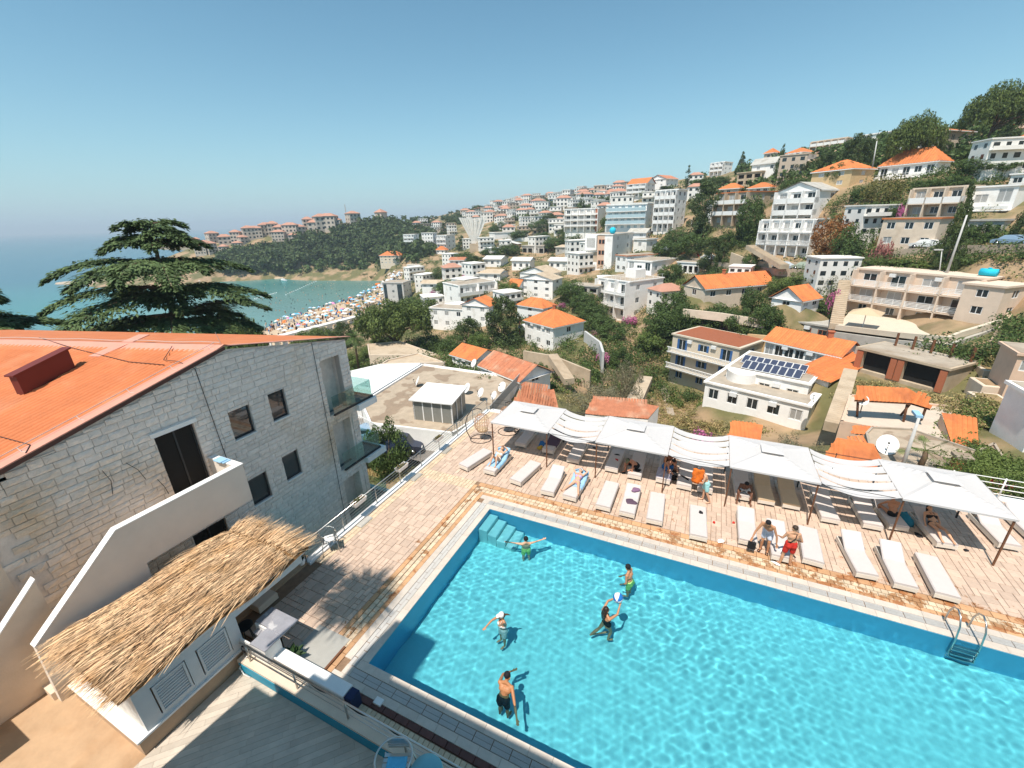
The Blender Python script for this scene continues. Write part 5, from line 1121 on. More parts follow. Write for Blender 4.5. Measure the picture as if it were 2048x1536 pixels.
B('small white house with a gallery above the glazed apartment block', 1258, 402, 392, 1228, 1262, 240, 74, 1, 'flat', 'white', nL=3, nR=0)
B('white gabled house with grey balconies on the skyline', 1292, 394, 366, 1254, 1308, 262, 62, 3, 'gR', 'white', bal='L-solid', nL=3, nR=2, ph=3.0)
B('white house with a red gable roof at the top of the skyline slope', 1330, 382, 357, 1297, 1354, 285, 55, 3, 'gL', 'white', 'roof_red', nL=2, nR=3, ph=2.4)
B('pinkish white block on the skyline right of the cypress', 1446, 350, 324, 1420, 1462, 300, 60, 3, 'flat', 'white', bal='L-solid', nL=3, nR=2)
B('unfinished tan concrete house with open bays below the skyline', 1520, 368, 343, 1472, 1538, 205, 66, 2, 'flat', 'tan_pl', nL=3, nR=2, ex='open')
B('low house with orange roof left of the unfinished tan one', 1476, 388, 376, 1437, 1488, 175, 66, 1, 'hip', 'cream', nL=3, nR=1, ph=1.8)
B('low house with orange roof right of the unfinished tan one', 1536, 386, 374, 1495, 1548, 165, 66, 1, 'hip', 'white', nL=3, nR=1, ph=1.6)
B('tan three storey house with open upper bays behind green trees', 1490, 452, 384, 1426, 1542, 132, 58, 3, 'flat', 'tan_pl', bal='L-solid', nL=3, nR=3, ex='orangecap')
B('upper storeys of the white terraced villa, under a grey gable roof', 1626, 452, 380, 1544, 1675, 120, 62, 3, 'gL', 'white', 'grey_pl', bal='L-solid', nL=3, nR=1, name='villa', cat='villa', ph=1.9)
B('lower storeys of the white terraced villa with arched balconies', 1618, 516, 440, 1513, 1640, 112, 68, 3, 'flat', 'white', bal='L-balu', nL=5, nR=0, name='villa', cat='villa')
B('white and peach block with slotted panel and brown shutters', 1222, 538, 470, 1171, 1262, 140, 66, 4, 'flat', 'white', nL=0, nR=2, name='apartment_block', cat='building', ex='peach')
B('white house with a low gable directly behind the white and peach block', 1290, 490, 465, 1255, 1296, 165, 66, 2, 'gR', 'white', 'grey_pl', nL=2, nR=1, ph=1.4)
B('small white cube house right of the white and peach block', 1292, 500, 480, 1266, 1312, 150, 55, 1, 'flat', 'white', nL=1, nR=1)
B('white three storey house with wrapped balconies and closed shutters', 1254, 642, 565, 1194, 1320, 108, 46, 3, 'flat', 'white', bal='L-bars', nL=3, nR=2, ex='roofrail')
B('white house with dark red eaves and balcony railing', 1252, 546, 513, 1230, 1318, 130, 38, 2, 'flat', 'white', 'roof_red', nL=2, nR=3, ex='redtrim')
B('long white flat roofed house with a balcony facing the valley', 1302, 552, 524, 1254, 1352, 122, 56, 1, 'flat', 'white', bal='L-bars', nL=3, nR=3)
B('low white building with square arcade openings under parked cars', 1396, 549, 527, 1353, 1410, 122, 66, 1, 'flat', 'white', nL=4, nR=0, ex='open')
B('long low house under an orange gable roof with a gabled left end', 1408, 603, 578, 1366, 1602, 90, 40, 1, 'gL', 'cream', nL=1, nR=6, ph=2.2)
B('grey white gabled wing with orange roof right of the long low house', 1600, 622, 602, 1541, 1634, 82, 62, 1, 'gL', 'white', nL=1, nR=2, ph=2.0)
B('cream three storey house with white balustrades, blue doors and a brown flat roof', 1462, 800, 697, 1336, 1512, 70, 64, 3, 'brown', 'cream2', bal='L-balu', nL=3, nR=1, ex='bluedoors')
B('white house with solar panels, upper storey with curved front', 1606, 824, 768, 1446, 1640, 56, 82, 1, 'roofdeck', 'white', nL=3, nR=1, ex='solar', bal='')
B('white lower storey and terrace under the house with solar panels', 1608, 862, 812, 1405, 1640, 53, 82, 1, 'flat', 'white', nL=5, nR=1, ex='')
B('white house with long plain orange roof and wide glazed doors', 1672, 748, 712, 1526, 1690, 66, 68, 1, 'gR2', 'white', nL=7, nR=0, ph=1.6, ex='glazed')
B('small white annex with a tilted orange roof beside the solar panels', 1655, 775, 762, 1587, 1662, 58, 66, 1, 'shed', 'white', nL=0, nR=0, ph=1.1)
B('long peach three storey guesthouse with white railings and a turquoise tank', 1936, 668, 558, 1694, 1950, 84, 70, 3, 'flat', 'peach2', bal='L-bars', nL=4, nR=0, name='guesthouse', cat='guesthouse', ex='bays')
B('peach side wing at the right end of the long guesthouse', 1985, 645, 575, 1944, 2014, 80, 66, 2, 'flat', 'peach2', nL=1, nR=1, name='guesthouse', cat='guesthouse')
B('grey rough wall building with small red windows between the trees', 1655, 688, 655, 1540, 1664, 80, 72, 1, 'flat', 'grey_pl', nL=4, nR=0, ex='redwin')
B('unfinished garage building with brick red piers and two dark openings', 1882, 786, 738, 1706, 1896, 60, 69, 1, 'flat', 'tan_pl', nL=2, nR=0, ex='garage', name='garage', cat='garage')
B('white house at the right edge with a long shaded side wall', 2044, 905, 800, 2004, 2300, 44, 30, 2, 'flat', 'white', nL=0, nR=4, ex='')
B('salmon house behind the flat roof at the right picture edge', 2000, 800, 705, 1990, 2150, 58, 20, 2, 'flat', 'peach', nL=0, nR=3)
B('small white house with weathered tile roof and a blue window by the dish roof', 1040, 778, 762, 962, 1086, 47, 40, 1, 'gR', 'white', 'roof_red', nL=2, nR=1, ph=1.5)
B('white house with orange roof and open porch behind the satellite dishes', 950, 742, 722, 905, 988, 62, 40, 1, 'gR', 'white', nL=3, nR=1, ph=1.3)
B('white two storey house with an orange pyramid roof and dark windows', 1106, 702, 655, 1050, 1166, 84, 42, 2, 'hip', 'white', nL=3, nR=1, ph=2.6, ex='porch')
B('white house with orange roof partly behind the tall conifer', 1086, 645, 617, 1035, 1102, 100, 50, 2, 'hip', 'white', nL=1, nR=1, ph=1.8)
B('white house with orange gable roof left of the tall conifer', 980, 650, 613, 926, 998, 106, 58, 2, 'gL', 'white', nL=2, nR=1, ph=1.8)
B('white flat roofed house with roof terrace left of the conifer', 955, 662, 622, 862, 962, 110, 62, 2, 'flat', 'white', nL=4, nR=0)
B('long white house with wrapped white balconies and dark windows', 918, 612, 572, 889, 992, 138, 28, 2, 'flat', 'white', bal='R-solid', nL=1, nR=6)
B('tall white gabled house in front of the brown gable roofs', 1105, 600, 560, 1040, 1124, 125, 62, 3, 'gL', 'white', 'tan_pl', nL=3, nR=1, ph=1.6)
B('white house with brown gable roof behind the tall white gabled house', 1100, 562, 548, 1040, 1122, 140, 60, 1, 'gL', 'white', 'tan_pl', nL=1, nR=1, ph=2.0)
B('small orange roofed house left of the brown gable roofs', 1036, 585, 577, 1016, 1044, 128, 55, 1, 'gR', 'white', nL=1, nR=1, ph=2.4)
B('grey low pavilion with thin flat roof in the trees', 1195, 588, 575, 1140, 1205, 112, 66, 1, 'flat', 'grey_pl', nL=3, nR=0, ex='open')
for (lab, cx, by, ty, lx, rx, d, rf) in (('white bungalow with white roof, left one of the row above the road', 1002, 534, 518, 968, 1016, 185, 'roofw'), ('white bungalow with white roof, middle one of the row above the road', 1060, 541, 521, 1024, 1068, 172, 'roofw'),
  ('white bungalow with white roof, right one of the row above the road', 1134, 541, 522, 1098, 1140, 165, 'roofw'), ('white bungalow with a red roof at the left end of the bungalow row', 928, 532, 520, 900, 934, 195, 'roof_red'),
  ('white bungalow with grey tile roof and a dish in the garden', 1000, 562, 547, 946, 1016, 158, 'tan_pl'), ('small grey roofed bungalow with pink flowers at its wall', 884, 578, 567, 844, 890, 165, 'tan_pl')):
 B(lab, cx, by, ty, lx, rx, d, 68, 1, 'gR2', 'white', rf, nL=3, nR=0, ph=1.1)
B('ruined grey house with empty windows on the dry slope', 1088, 508, 493, 1044, 1096, 235, 60, 1, 'flat', 'grey_pl', nL=4, nR=1, ex='open')
B('second ruined house with empty windows near the modern block', 1142, 510, 494, 1111, 1146, 225, 66, 1, 'hip', 'grey_pl', 'tan_pl', nL=3, nR=0, ph=1.)
B('low house with a wide pale gable roof on the dry slope', 1034, 500, 488, 994, 1042, 250, 66, 1, 'gL', 'tan_pl', 'roofw', nL=2, nR=0, ph=1.6)
B('white grandstand wall building below the fan monument', 990, 478, 466, 1000-2, 1060, 270, 20, 1, 'flat', 'white', nL=0, nR=0)
B('white four storey block on the bay, leftmost of three', 832, 497, 469, 811, 840, 335, 60, 4, 'flat', 'white', bal='L-solid', nL=3, nR=1, name='apartment_block', cat='building')
B('white five storey block on the bay, tallest and middle of three', 868, 500, 466, 846, 876, 335, 60, 5, 'flat', 'white', nL=4, nR=2, name='apartment_block', cat='building')
B('white block on the bay with dark balconies, rightmost of three', 896, 505, 471, 877, 912, 330, 50, 4, 'flat', 'white', bal='L-solid', nL=3, nR=2, name='apartment_block', cat='building')
B('cream hotel with red hipped roof near the head of the beach', 800, 528, 511, 761, 811, 345, 62, 3, 'hip', 'cream', nL=5, nR=1, ph=3.0)
B('small orange roofed house among palms beyond the cream hotel', 890, 508, 500, 872, 896, 320, 60, 1, 'hip', 'white', nL=2, nR=1, ph=2.5)
B('narrow grey apartment tower standing right above the beach', 811, 612, 566, 770, 826, 212, 62, 4, 'flat', 'grey_w', nL=1, nR=3, name='apartment_tower', cat='building', ex='tower')
B('white beach restaurant with flat roof behind the sand', 870, 540, 531, 815, 880, 290, 62, 1, 'flat', 'white', nL=4, nR=0)
# right hand hill top
B('big cream house behind the spreading pine near the hilltop', 1880, 318, 262, 1783, 1930, 152, 62, 2, 'hip', 'cream', nL=4, nR=2, ph=1.6, bal='L-solid')
B('long low white house with red roof along the skyline', 1690, 296, 276, 1620, 1700, 222, 70, 2, 'flat', 'cream', nL=5, nR=0, bal='L-solid')
B('white roof edge building on the skyline left of the big pine', 1795, 268, 262, 1720, 1802, 200, 70, 1, 'flat', 'white', 'roof_red', nL=5, nR=0)
B('white two storey house with orange roof between conifers on the skyline', 1600, 334, 304, 1564, 1628, 192, 58, 2, 'hip', 'white', nL=3, nR=2, ph=1.8, bal='L-solid')
B('white gabled house at the left of the hilltop conifer', 1556, 342, 324, 1502, 1562, 205, 66, 1, 'gR', 'white', 'grey_pl', nL=2, nR=1, ph=2.2)
B('small cream house peeking over the hilltop conifer', 1545, 318, 305, 1527, 1549, 235, 60, 1, 'hip', 'cream', nL=1, nR=1, ph=2.)
B('ochre house with orange hipped roof and white shutters', 1697, 374, 337, 1618, 1742, 126, 58, 2, 'hip', 'yellow_pl', nL=2, nR=1, ph=2.2, ex='shut')
B('white house with bright orange pyramid roof and a long balcony', 1868, 352, 322, 1753, 1892, 130, 66, 1, 'hip', 'white', nL=5, nR=1, ph=3.0, bal='L-bars')
B('white house with orange roof and arcade at the right edge', 2100, 322, 280, 1970, 2140, 132, 68, 2, 'hip', 'cream', nL=5, nR=0, ph=2.0, bal='L-solid')
B('pink gabled house behind the giant pine at the right edge', 2090, 270, 248, 2008, 2110, 172, 66, 2, 'gL', 'peach', nL=3, nR=0, ph=2.6)
B('cream two storey house with long balcony, pink lower floor and bougainvillea', 1918, 436, 374, 1812, 1930, 108, 70, 2, 'flat', 'cream', nL=3, nR=0, bal='L-solid')
B('white continuation of the cream balcony house right of the dark conifer', 2022, 420, 372, 1932, 2034, 108, 70, 1, 'flat', 'white', nL=2, nR=0, bal='L-bars')
B('stone fronted house with orange eaves and garage behind bougainvillea', 1862, 500, 438, 1752, 1876, 100, 70, 2, 'flat', 'cream', 'roof_or', nL=3, nR=0, ex='orangecap')
B('low white house among oleanders above the parked silver car', 2000, 470, 442, 1928, 2014, 102, 70, 1, 'flat', 'grey_pl', nL=4, nR=0)
B('white house with curved edge hidden at the right edge of the hill', 2080, 372, 346, 2018, 2120, 118, 70, 1, 'flat', 'white', nL=2, nR=0)
M['peach2'] = PM('pale_peach_plaster', (.68, .55, .44), .85, .06, 1.5, .15, 30); M['roofw'] = PM('pale_roof', (.62, .60, .57), .7, .06); M['grey_w'] = PM('grey_white_plaster', (.52, .51, .49), .8, .08); M['cream2'] = PM('buff_plaster', (.60, .52, .41), .85, .06, 1.5, .2, 20)
M['brown_flat'] = PM('brown_roof_felt', (.30, .10, .05), .9, .1); M['pavebrown'] = M['brown_flat']
for q in T_: q['P'] = atd(q['cx'], q['by'], q['d'])
# ------------------------------------------------------------------ terrain from the feet of the buildings and more points
G_ = [atd(*g) for g in [(640, 692, 150), (700, 700, 112), (800, 712, 98), (720, 742, 72), (860, 712, 84), (900, 745, 62), (1000, 742, 66), (1150, 742, 66), (1130, 775, 56), (1235, 850, 52), (1345, 850, 61), (1310, 880, 54), (1400, 885, 52), (1290, 800, 64), (1340, 820, 66),
 (1280, 655, 100), (1340, 640, 98), (1420, 660, 86), (1500, 650, 92), (1560, 545, 103), (1640, 548, 100), (1480, 545, 108), (1700, 520, 102), (1850, 505, 97), (2010, 500, 95), (1960, 545, 88), (2040, 560, 86), (1850, 535, 104),
 (1740, 540, 106), (1650, 640, 84), (2040, 660, 74), (2030, 740, 62), (1930, 720, 66), (1940, 800, 54), (1820, 692, 76), (1400, 500, 140), (1320, 512, 150), (1450, 470, 135), (1560, 400, 135), (1450, 420, 165), (1400, 400, 200),
 (1700, 400, 120), (1780, 430, 112), (1500, 330, 245), (1640, 310, 190), (1750, 330, 150), (1950, 330, 125), (1960, 290, 150), (2048, 300, 150), (2040, 430, 105), (1340, 362, 330), (1240, 390, 380), (1160, 395, 430), (1080, 402, 480), (1000, 412, 560),
 (950, 418, 620), (900, 428, 700), (860, 436, 760), (880, 470, 420), (960, 450, 400), (1040, 440, 360), (1120, 430, 330), (1200, 425, 290), (1090, 470, 290), (1150, 475, 240), (1020, 515, 210), (960, 500, 260), (860, 520, 285), (820, 540, 285), (830, 590, 215), (850, 640, 165), (900, 600, 150), (1160, 560, 130), (1130, 620, 108),
 (1180, 680, 80), (1350, 460, 170), (1290, 415, 250), (650, 650, 190), (740, 620, 205), (700, 665, 160), (600, 690, 160)]]
NG = [(-6.5, 12, -8.5), (0, 12, -7.5), (10, 12, -5), (20, 14, -4), (30, 8, -4), (30, -10, -3), (-12, 0, -11), (-20, -10, -12), (-30, 10, -14), (-10, 22, -8.6), (-40, -20, -14), (0, -20, -8), (10, 0, -9), (20, 0, -8), (-7, 8, -8.6), (-16, 26, -9.2), (-9, 14, -8.6), (-14, 16, -8.8), (5, 22, -7.5), (13, 24, -7.5), (-60, 0, -19), (-80, 30, -24), (-70, -50, -22), (60, -40, 4), (80, 10, 14), (50, 30, 4), (140, 40, 40), (160, -60, 40), (-20, 45, -13), (-45, 55, -17), (120, 130, 45)]
# far-away ground beyond the skyline falls a little; sea bed and bay
FARL = [atd(1980, 300, 260)*[1, 1, 0]+[0, 0, 38], atd(2040, 300, 400)*[1, 1, 0]+[0, 0, 45], atd(1600, 300, 500)*[1, 1, 0]+[0, 0, 45], atd(1300, 360, 700)*[1, 1, 0]+[0, 0, 40], atd(1000, 400, 1200)*[1, 1, 0]+[0, 0, 30], atd(1600, 300, 1400)*[1, 1, 0]+[0, 0, 60], atd(880, 440, 1100)*[1, 1, 0]+[0, 0, 10], atd(2048, 300, 1400)*[1, 1, 0]+[0, 0, 60]]
def sea(px, py, z=SEA): return at(px, py, SEA)*[1, 1, 0]+[0, 0, z]
SH = [sea(545, 645, SEA-.5), sea(610, 622, SEA-.5), sea(690, 601, SEA-.5), sea(748, 585, SEA-.5), sea(770, 562, SEA-.3), sea(735, 548, SEA+.2), sea(650, 549, SEA+.2), sea(560, 556, SEA+.2), sea(460, 562, SEA+.2), sea(480, 668, SEA-.6), sea(400, 700, SEA-1)]
BAY = [sea(x, y, SEA-7) for x, y in ((700, 575), (640, 590), (560, 600), (500, 630), (430, 610), (360, 590), (300, 640), (200, 600), (60, 580), (0, 640), (450, 590), (640, 570), (380, 660), (0, 520), (100, 500), (100, 480), (200, 490), (-300, 500), (-300, 600), (-300, 900), (-800, 800))]
# old town headland (distance 420..520)
HT = [atd(*g) for g in [(400, 488, 520), (440, 487, 500), (500, 478, 490), (560, 470, 480), (620, 464, 470), (680, 452, 470), (730, 440, 480), (770, 438, 500), (810, 446, 500), (845, 452, 490)]]
HT2 = [atd(*g) for g in [(420, 535, 455), (480, 530, 440), (540, 520, 430), (600, 515, 420), (660, 520, 410), (720, 520, 400), (600, 538, 415), (680, 535, 405), (530, 545, 432), (450, 548, 455), (790, 490, 400), (740, 490, 420), (780, 532, 350)]]
BACK = [p*[1.35, 1.35, 0]+[0, 0, -38] for p in HT[:8]]
def nrm(v): v = np.asarray(v, float); return v/np.linalg.norm(v)
PAD = []
for q in T_:
 P = q['P']; v = nrm([P[0]-CAM[0], P[1]-CAM[1], 0]); rt = np.array([v[1], -v[0], 0]); ph = math.radians(q['phi']); uR = math.cos(ph)*rt+math.sin(ph)*v; uL = -math.sin(ph)*rt+math.cos(ph)*v
 def ext(u, px):
  A = MC.T @ (P-CAM); Bv = MC.T @ u; k = (px-1024)/F_; return (k*A[2]-A[0])/(Bv[0]-k*Bv[2])
 WL, WR = ext(uL, q['lx']), ext(uR, q['rx']); WL = 10 if not 1 < WL < 60 else max(WL, 4.); WR = 10 if not 1 < WR < 60 else WR; q['g'] = (uL, uR, WL, min(max(WR, 5.), 22 if q['d'] > 50 else 12))
 if q['d'] < 135: PAD += [P+uL*WL-[0, 0, .3], P+uL*WL*.5-uR*1.5-[0, 0, .4]]
CP = np.array([q['P'] for q in T_]+PAD+G_+NG+FARL+SH+BAY+HT+HT2+BACK, float)
keepm = np.ones(len(CP), bool)
for i in range(len(CP)):
 for j in range(i):
  if keepm[j] and np.hypot(*(CP[i, :2]-CP[j, :2])) < 1.5: keepm[i] = False; break
CP = CP[keepm]
D_ = np.sqrt(((CP[:, None, :2]-CP[None, :, :2])**2).sum(-1)+1.)
A_ = np.block([[D_+np.eye(len(CP))*-.02*D_.mean()*.02, np.c_[np.ones(len(CP)), CP[:, :2]]], [np.c_[np.ones(len(CP)), CP[:, :2]].T, np.zeros((3, 3))]])
SOL = np.linalg.solve(A_, np.r_[CP[:, 2], 0, 0, 0])
def ground(xy):
 xy = np.atleast_2d(np.asarray(xy, float)); r = np.sqrt(((xy[:, None, :]-CP[None, :, :2])**2).sum(-1)+1.)
 return r @ SOL[:-3]+SOL[-3]+xy @ SOL[-2:]
def gz(x, y): return float(ground([(x, y)])[0])
def drop(px, py, d0=20., d1=1500.):           # first meeting of a sight line with the ground
 r = ray(px, py); h = math.hypot(r[0], r[1]); ds = np.geomspace(d0, d1, 260); P = CAM[None]+r[None]*(ds/h)[:, None]; f = P[:, 2]-ground(P[:, :2])
 k = np.where(f < 0)[0]
 if not len(k): return None
 k = k[0]
 if k == 0: return P[0]
 t = f[k-1]/(f[k-1]-f[k]); return P[k-1]+(P[k]-P[k-1])*t
az = np.radians(np.linspace(28, 200, 420)); rad = np.r_[np.geomspace(9, 120, 150), np.geomspace(123, 1700, 170)]
RR, AA = np.meshgrid(rad, az, indexing='ij'); XX, YY = CAM[0]+RR*np.cos(AA), CAM[1]+RR*np.sin(AA)
ZZ = np.concatenate([ground(np.c_[XX[i], YY[i]]) for i in range(len(rad))]).reshape(XX.shape)
rz_ = np.random.default_rng(4)
nz = sum(np.sin(XX*a+YY*b_+c)*s_ for a, b_, c, s_ in [(rz_.normal(0, .5), rz_.normal(0, .5), rz_.uniform(0, 6), .035) for _ in range(14)])
ZZ = ZZ+nz*np.clip((RR-30)/60, 0, 1)*(ZZ > SEA+1)
SAND_Z = ZZ
V = np.stack([XX, YY, ZZ], -1).reshape(-1, 3); I = np.arange(V.shape[0]).reshape(XX.shape); Fq = np.stack([I[:-1, :-1], I[1:, :-1], I[1:, 1:], I[:-1, 1:]], -1).reshape(-1, 4)
cen = V[Fq].mean(1); inside = (cen[:, 0] > -9.3) & (cen[:, 0] < 26) & (cen[:, 1] < 9.4)
Fq = Fq[~inside]
HILL = PM('hillside_soil', (.34, .235, .14), .95, .18, .5, .6, 2., col2=(.14, .13, .055), c2=(.44, .56), c2scale=.10)
ter = link('hillside', npmesh('hillside', V, Fq, HILL, smooth=True)); tag(ter, kind='structure')
# ------------------------------------------------------------------ sea
SM = bpy.data.materials.new('sea_water'); SM.use_nodes = True; nt = SM.node_tree; N = nt.nodes; L = nt.links; b_ = N['Principled BSDF']; b_.inputs['Roughness'].default_value = .22; b_.inputs['Specular IOR Level'].default_value = .35
g = N.new('ShaderNodeNewGeometry'); sp = N.new('ShaderNodeSeparateXYZ'); L.new(g.outputs['Position'], sp.inputs[0])
bay = sea(560, 590)
vd = N.new('ShaderNodeVectorMath'); vd.operation = 'DISTANCE'; L.new(g.outputs['Position'], vd.inputs[0]); vd.inputs[1].default_value = tuple(sea(650, 618))
mr = N.new('ShaderNodeMapRange'); mr.inputs['From Min'].default_value = 60; mr.inputs['From Max'].default_value = 420; L.new(vd.outputs['Value'], mr.inputs['Value'])
cr = N.new('ShaderNodeValToRGB'); cr.color_ramp.elements[0].color = (.12, .24, .22, 1); cr.color_ramp.elements[1].color = (.012, .105, .16, 1); e_ = cr.color_ramp.elements.new(.3); e_.color = (.035, .19, .19, 1)
L.new(mr.outputs[0], cr.inputs[0]); n_ = N.new('ShaderNodeTexNoise'); n_.inputs['Scale'].default_value = .006; n_.inputs['Detail'].default_value = 5
mp = N.new('ShaderNodeMapping'); mp.inputs['Scale'].default_value = (1, 3, 1); mp.inputs['Rotation'].default_value = (0, 0, .9); L.new(g.outputs['Position'], mp.inputs[0]); L.new(mp.outputs[0], n_.inputs[0])
m2 = N.new('ShaderNodeMapRange'); m2.inputs['To Min'].default_value = .8; m2.inputs['To Max'].default_value = 1.25; L.new(n_.outputs['Fac'], m2.inputs['Value']); vm = N.new('ShaderNodeVectorMath'); vm.operation = 'SCALE'; L.new(cr.outputs[0], vm.inputs[0]); L.new(m2.outputs[0], vm.inputs['Scale']); L.new(vm.outputs[0], b_.inputs['Base Color'])
n3 = N.new('ShaderNodeTexNoise'); n3.inputs['Scale'].default_value = .5; n3.inputs['Detail'].default_value = 4; L.new(g.outputs['Position'], n3.inputs[0]); bp = N.new('ShaderNodeBump'); bp.inputs['Strength'].default_value = .5; bp.inputs['Distance'].default_value = .3; L.new(n3.outputs['Fac'], bp.inputs['Height']); L.new(bp.outputs[0], b_.inputs['Normal'])
a = MB(); n = 48; vs = [(CAM[0], CAM[1], SEA)]
for r_ in (200, 600, 1500, 4000, 14000):
 for k in range(n): vs.append((CAM[0]+r_*math.cos(2*math.pi*k/n), CAM[1]+r_*math.sin(2*math.pi*k/n), SEA))
fs = [(0, 1+k, 1+(k+1) % n) for k in range(n)]+[(1+j*n+k, 1+(j+1)*n+k, 1+(j+1)*n+(k+1) % n, 1+j*n+(k+1) % n) for j in range(4) for k in range(n)]
a.add(vs, fs); tag(a.build('sea', SM), kind='structure')
# ================================================================== BUILDING THE HOUSES
WINC = {}
def win_mesh(w, h, style):
 k = (round(w, 1), round(h, 1), style)
 if k in WINC: return WINC[k]
 w, h = k[0], k[1]; m = MB(); t = .07; fm = {'d': 'frame_w', 's': 'frame_w', 'b': 'frame_w', 'r': 'brick', 'g': 'frame_w', 'k': 'frame_d'}[style]
 m.box(-w/2, -w/2+t, -.02, .05, 0, h, 0).box(w/2-t, w/2, -.02, .05, 0, h, 0).box(-w/2+t, w/2-t, -.02, .05, 0, t, 0).box(-w/2+t, w/2-t, -.02, .05, h-t, h, 0)
 if w > 1.0: m.box(-t/2, t/2, -.02, .05, t, h-t, 0)
 if w > 2.6:
  for q in (-w/4, w/4): m.box(q-t/2, q+t/2, -.02, .05, t, h-t, 0)
 if style == 's':
  n = max(3, int(h/.16))
  for i in range(n): z = t+(h-2*t)*i/n; m.add([(-w/2+t, .0, z), (w/2-t, .0, z), (w/2-t, .03, z+(h-2*t)/n), (-w/2+t, .03, z+(h-2*t)/n)], [(0, 1, 2, 3)], 1)
 else: m.add([(-w/2+t, .0, t), (w/2-t, .0, t), (w/2-t, .0, h-t), (-w/2+t, .0, h-t)], [(0, 1, 2, 3)], 1)
 if style == 'b':
  for q in (-1, 1): m.box(min(q*w/2, q*(w/2-.2*w)), max(q*w/2, q*(w/2-.2*w)), .03, .075, t, h-t, 2)
 me = m.mesh('window', [M[fm], {'s': M['shutter'], 'g': M['glass_b']}.get(style, M['glass_d']), M['dblue']]); WINC[k] = me; return me
M['dblue'] = PM('blue_shutter', (.04, .12, .30), .5, .05); M['glass_b'] = PM('pale_blue_glass', (.40, .52, .56), .12, .1, 1, spec=.6)
def face(mb, O, u, W, n, H, ops, m=0, rec=.14, below=3.5):
 """wall from O along u (width W), outward n, height H; ops: (x0,x1,z0,z1)"""
 O, u, n = np.array(O, float), np.array(u, float), np.array(n, float); Z = np.array([0, 0, 1.])
 P = lambda x, z, d=0: O+u*x+Z*z-n*d
 xs = sorted({0, W, *[o[0] for o in ops], *[o[1] for o in ops]}); zs = sorted({-below, H, *[o[2] for o in ops], *[o[3] for o in ops]})
 for a, b_ in zip(xs[:-1], xs[1:]):
  cmn = (a+b_)/2; run = None
  for c, d in zip(zs[:-1], zs[1:]):
   if any(o[0] < cmn < o[1] and o[2] < (c+d)/2 < o[3] for o in ops):
    if run is not None: mb.add([P(a, run), P(b_, run), P(b_, c), P(a, c)], [(0, 1, 2, 3)], m); run = None
   elif run is None: run = c
  if run is not None: mb.add([P(a, run), P(b_, run), P(b_, zs[-1]), P(a, zs[-1])], [(0, 1, 2, 3)], m)
 for a, b_, c, d in ops:
  mb.add([P(a, c), P(a, c, rec), P(a, d, rec), P(a, d)], [(0, 1, 2, 3)], m).add([P(b_, c, rec), P(b_, c), P(b_, d), P(b_, d, rec)], [(0, 1, 2, 3)], m)
  mb.add([P(a, c, rec), P(a, c), P(b_, c), P(b_, c, rec)], [(0, 1, 2, 3)], m).add([P(a, d), P(a, d, rec), P(b_, d, rec), P(b_, d)], [(0, 1, 2, 3)], m)
def ribs(mb, a, b_, c, d, per, m=0, r=.07):
 """barrel tile rows on a roof plane: a,b eave ends; c,d upper ends (over b and a)"""
 a, b_, c, d = [np.array(q, float) for q in (a, b_, c, d)]; e = b_-a; L_ = np.linalg.norm(e); n = max(3, int(L_/per)); eu = e/L_
 nn = nrm(np.cross(e, d-a)) if np.linalg.norm(np.cross(e, d-a)) > 1e-3 else nrm(np.cross(e, c-a))
 if nn[2] < 0: nn = -nn
 slope = nrm(np.cross(nn, eu)); slope = slope if slope[2] > 0 else -slope
 Hs = max((c-a)@slope, (d-a)@slope); ld, lc = (d-a)@eu, (c-a)@eu
 for i in range(n):
  s_ = (i+.5)*L_/n; top = Hs
  if s_ < ld: top = Hs*s_/max(ld, 1e-3)
  if s_ > lc: top = min(top, Hs*(L_-s_)/max(L_-lc, 1e-3))
  if top < .2: continue
  p = a+eu*s_; q = p+slope*top; w_ = L_/n*.42
  mb.add([p-eu*w_, p+nn*r, p+eu*w_, q-eu*w_, q+nn*r, q+eu*w_], [(0, 1, 4, 3), (1, 2, 5, 4), (0, 2, 1)], m)
HS = {}
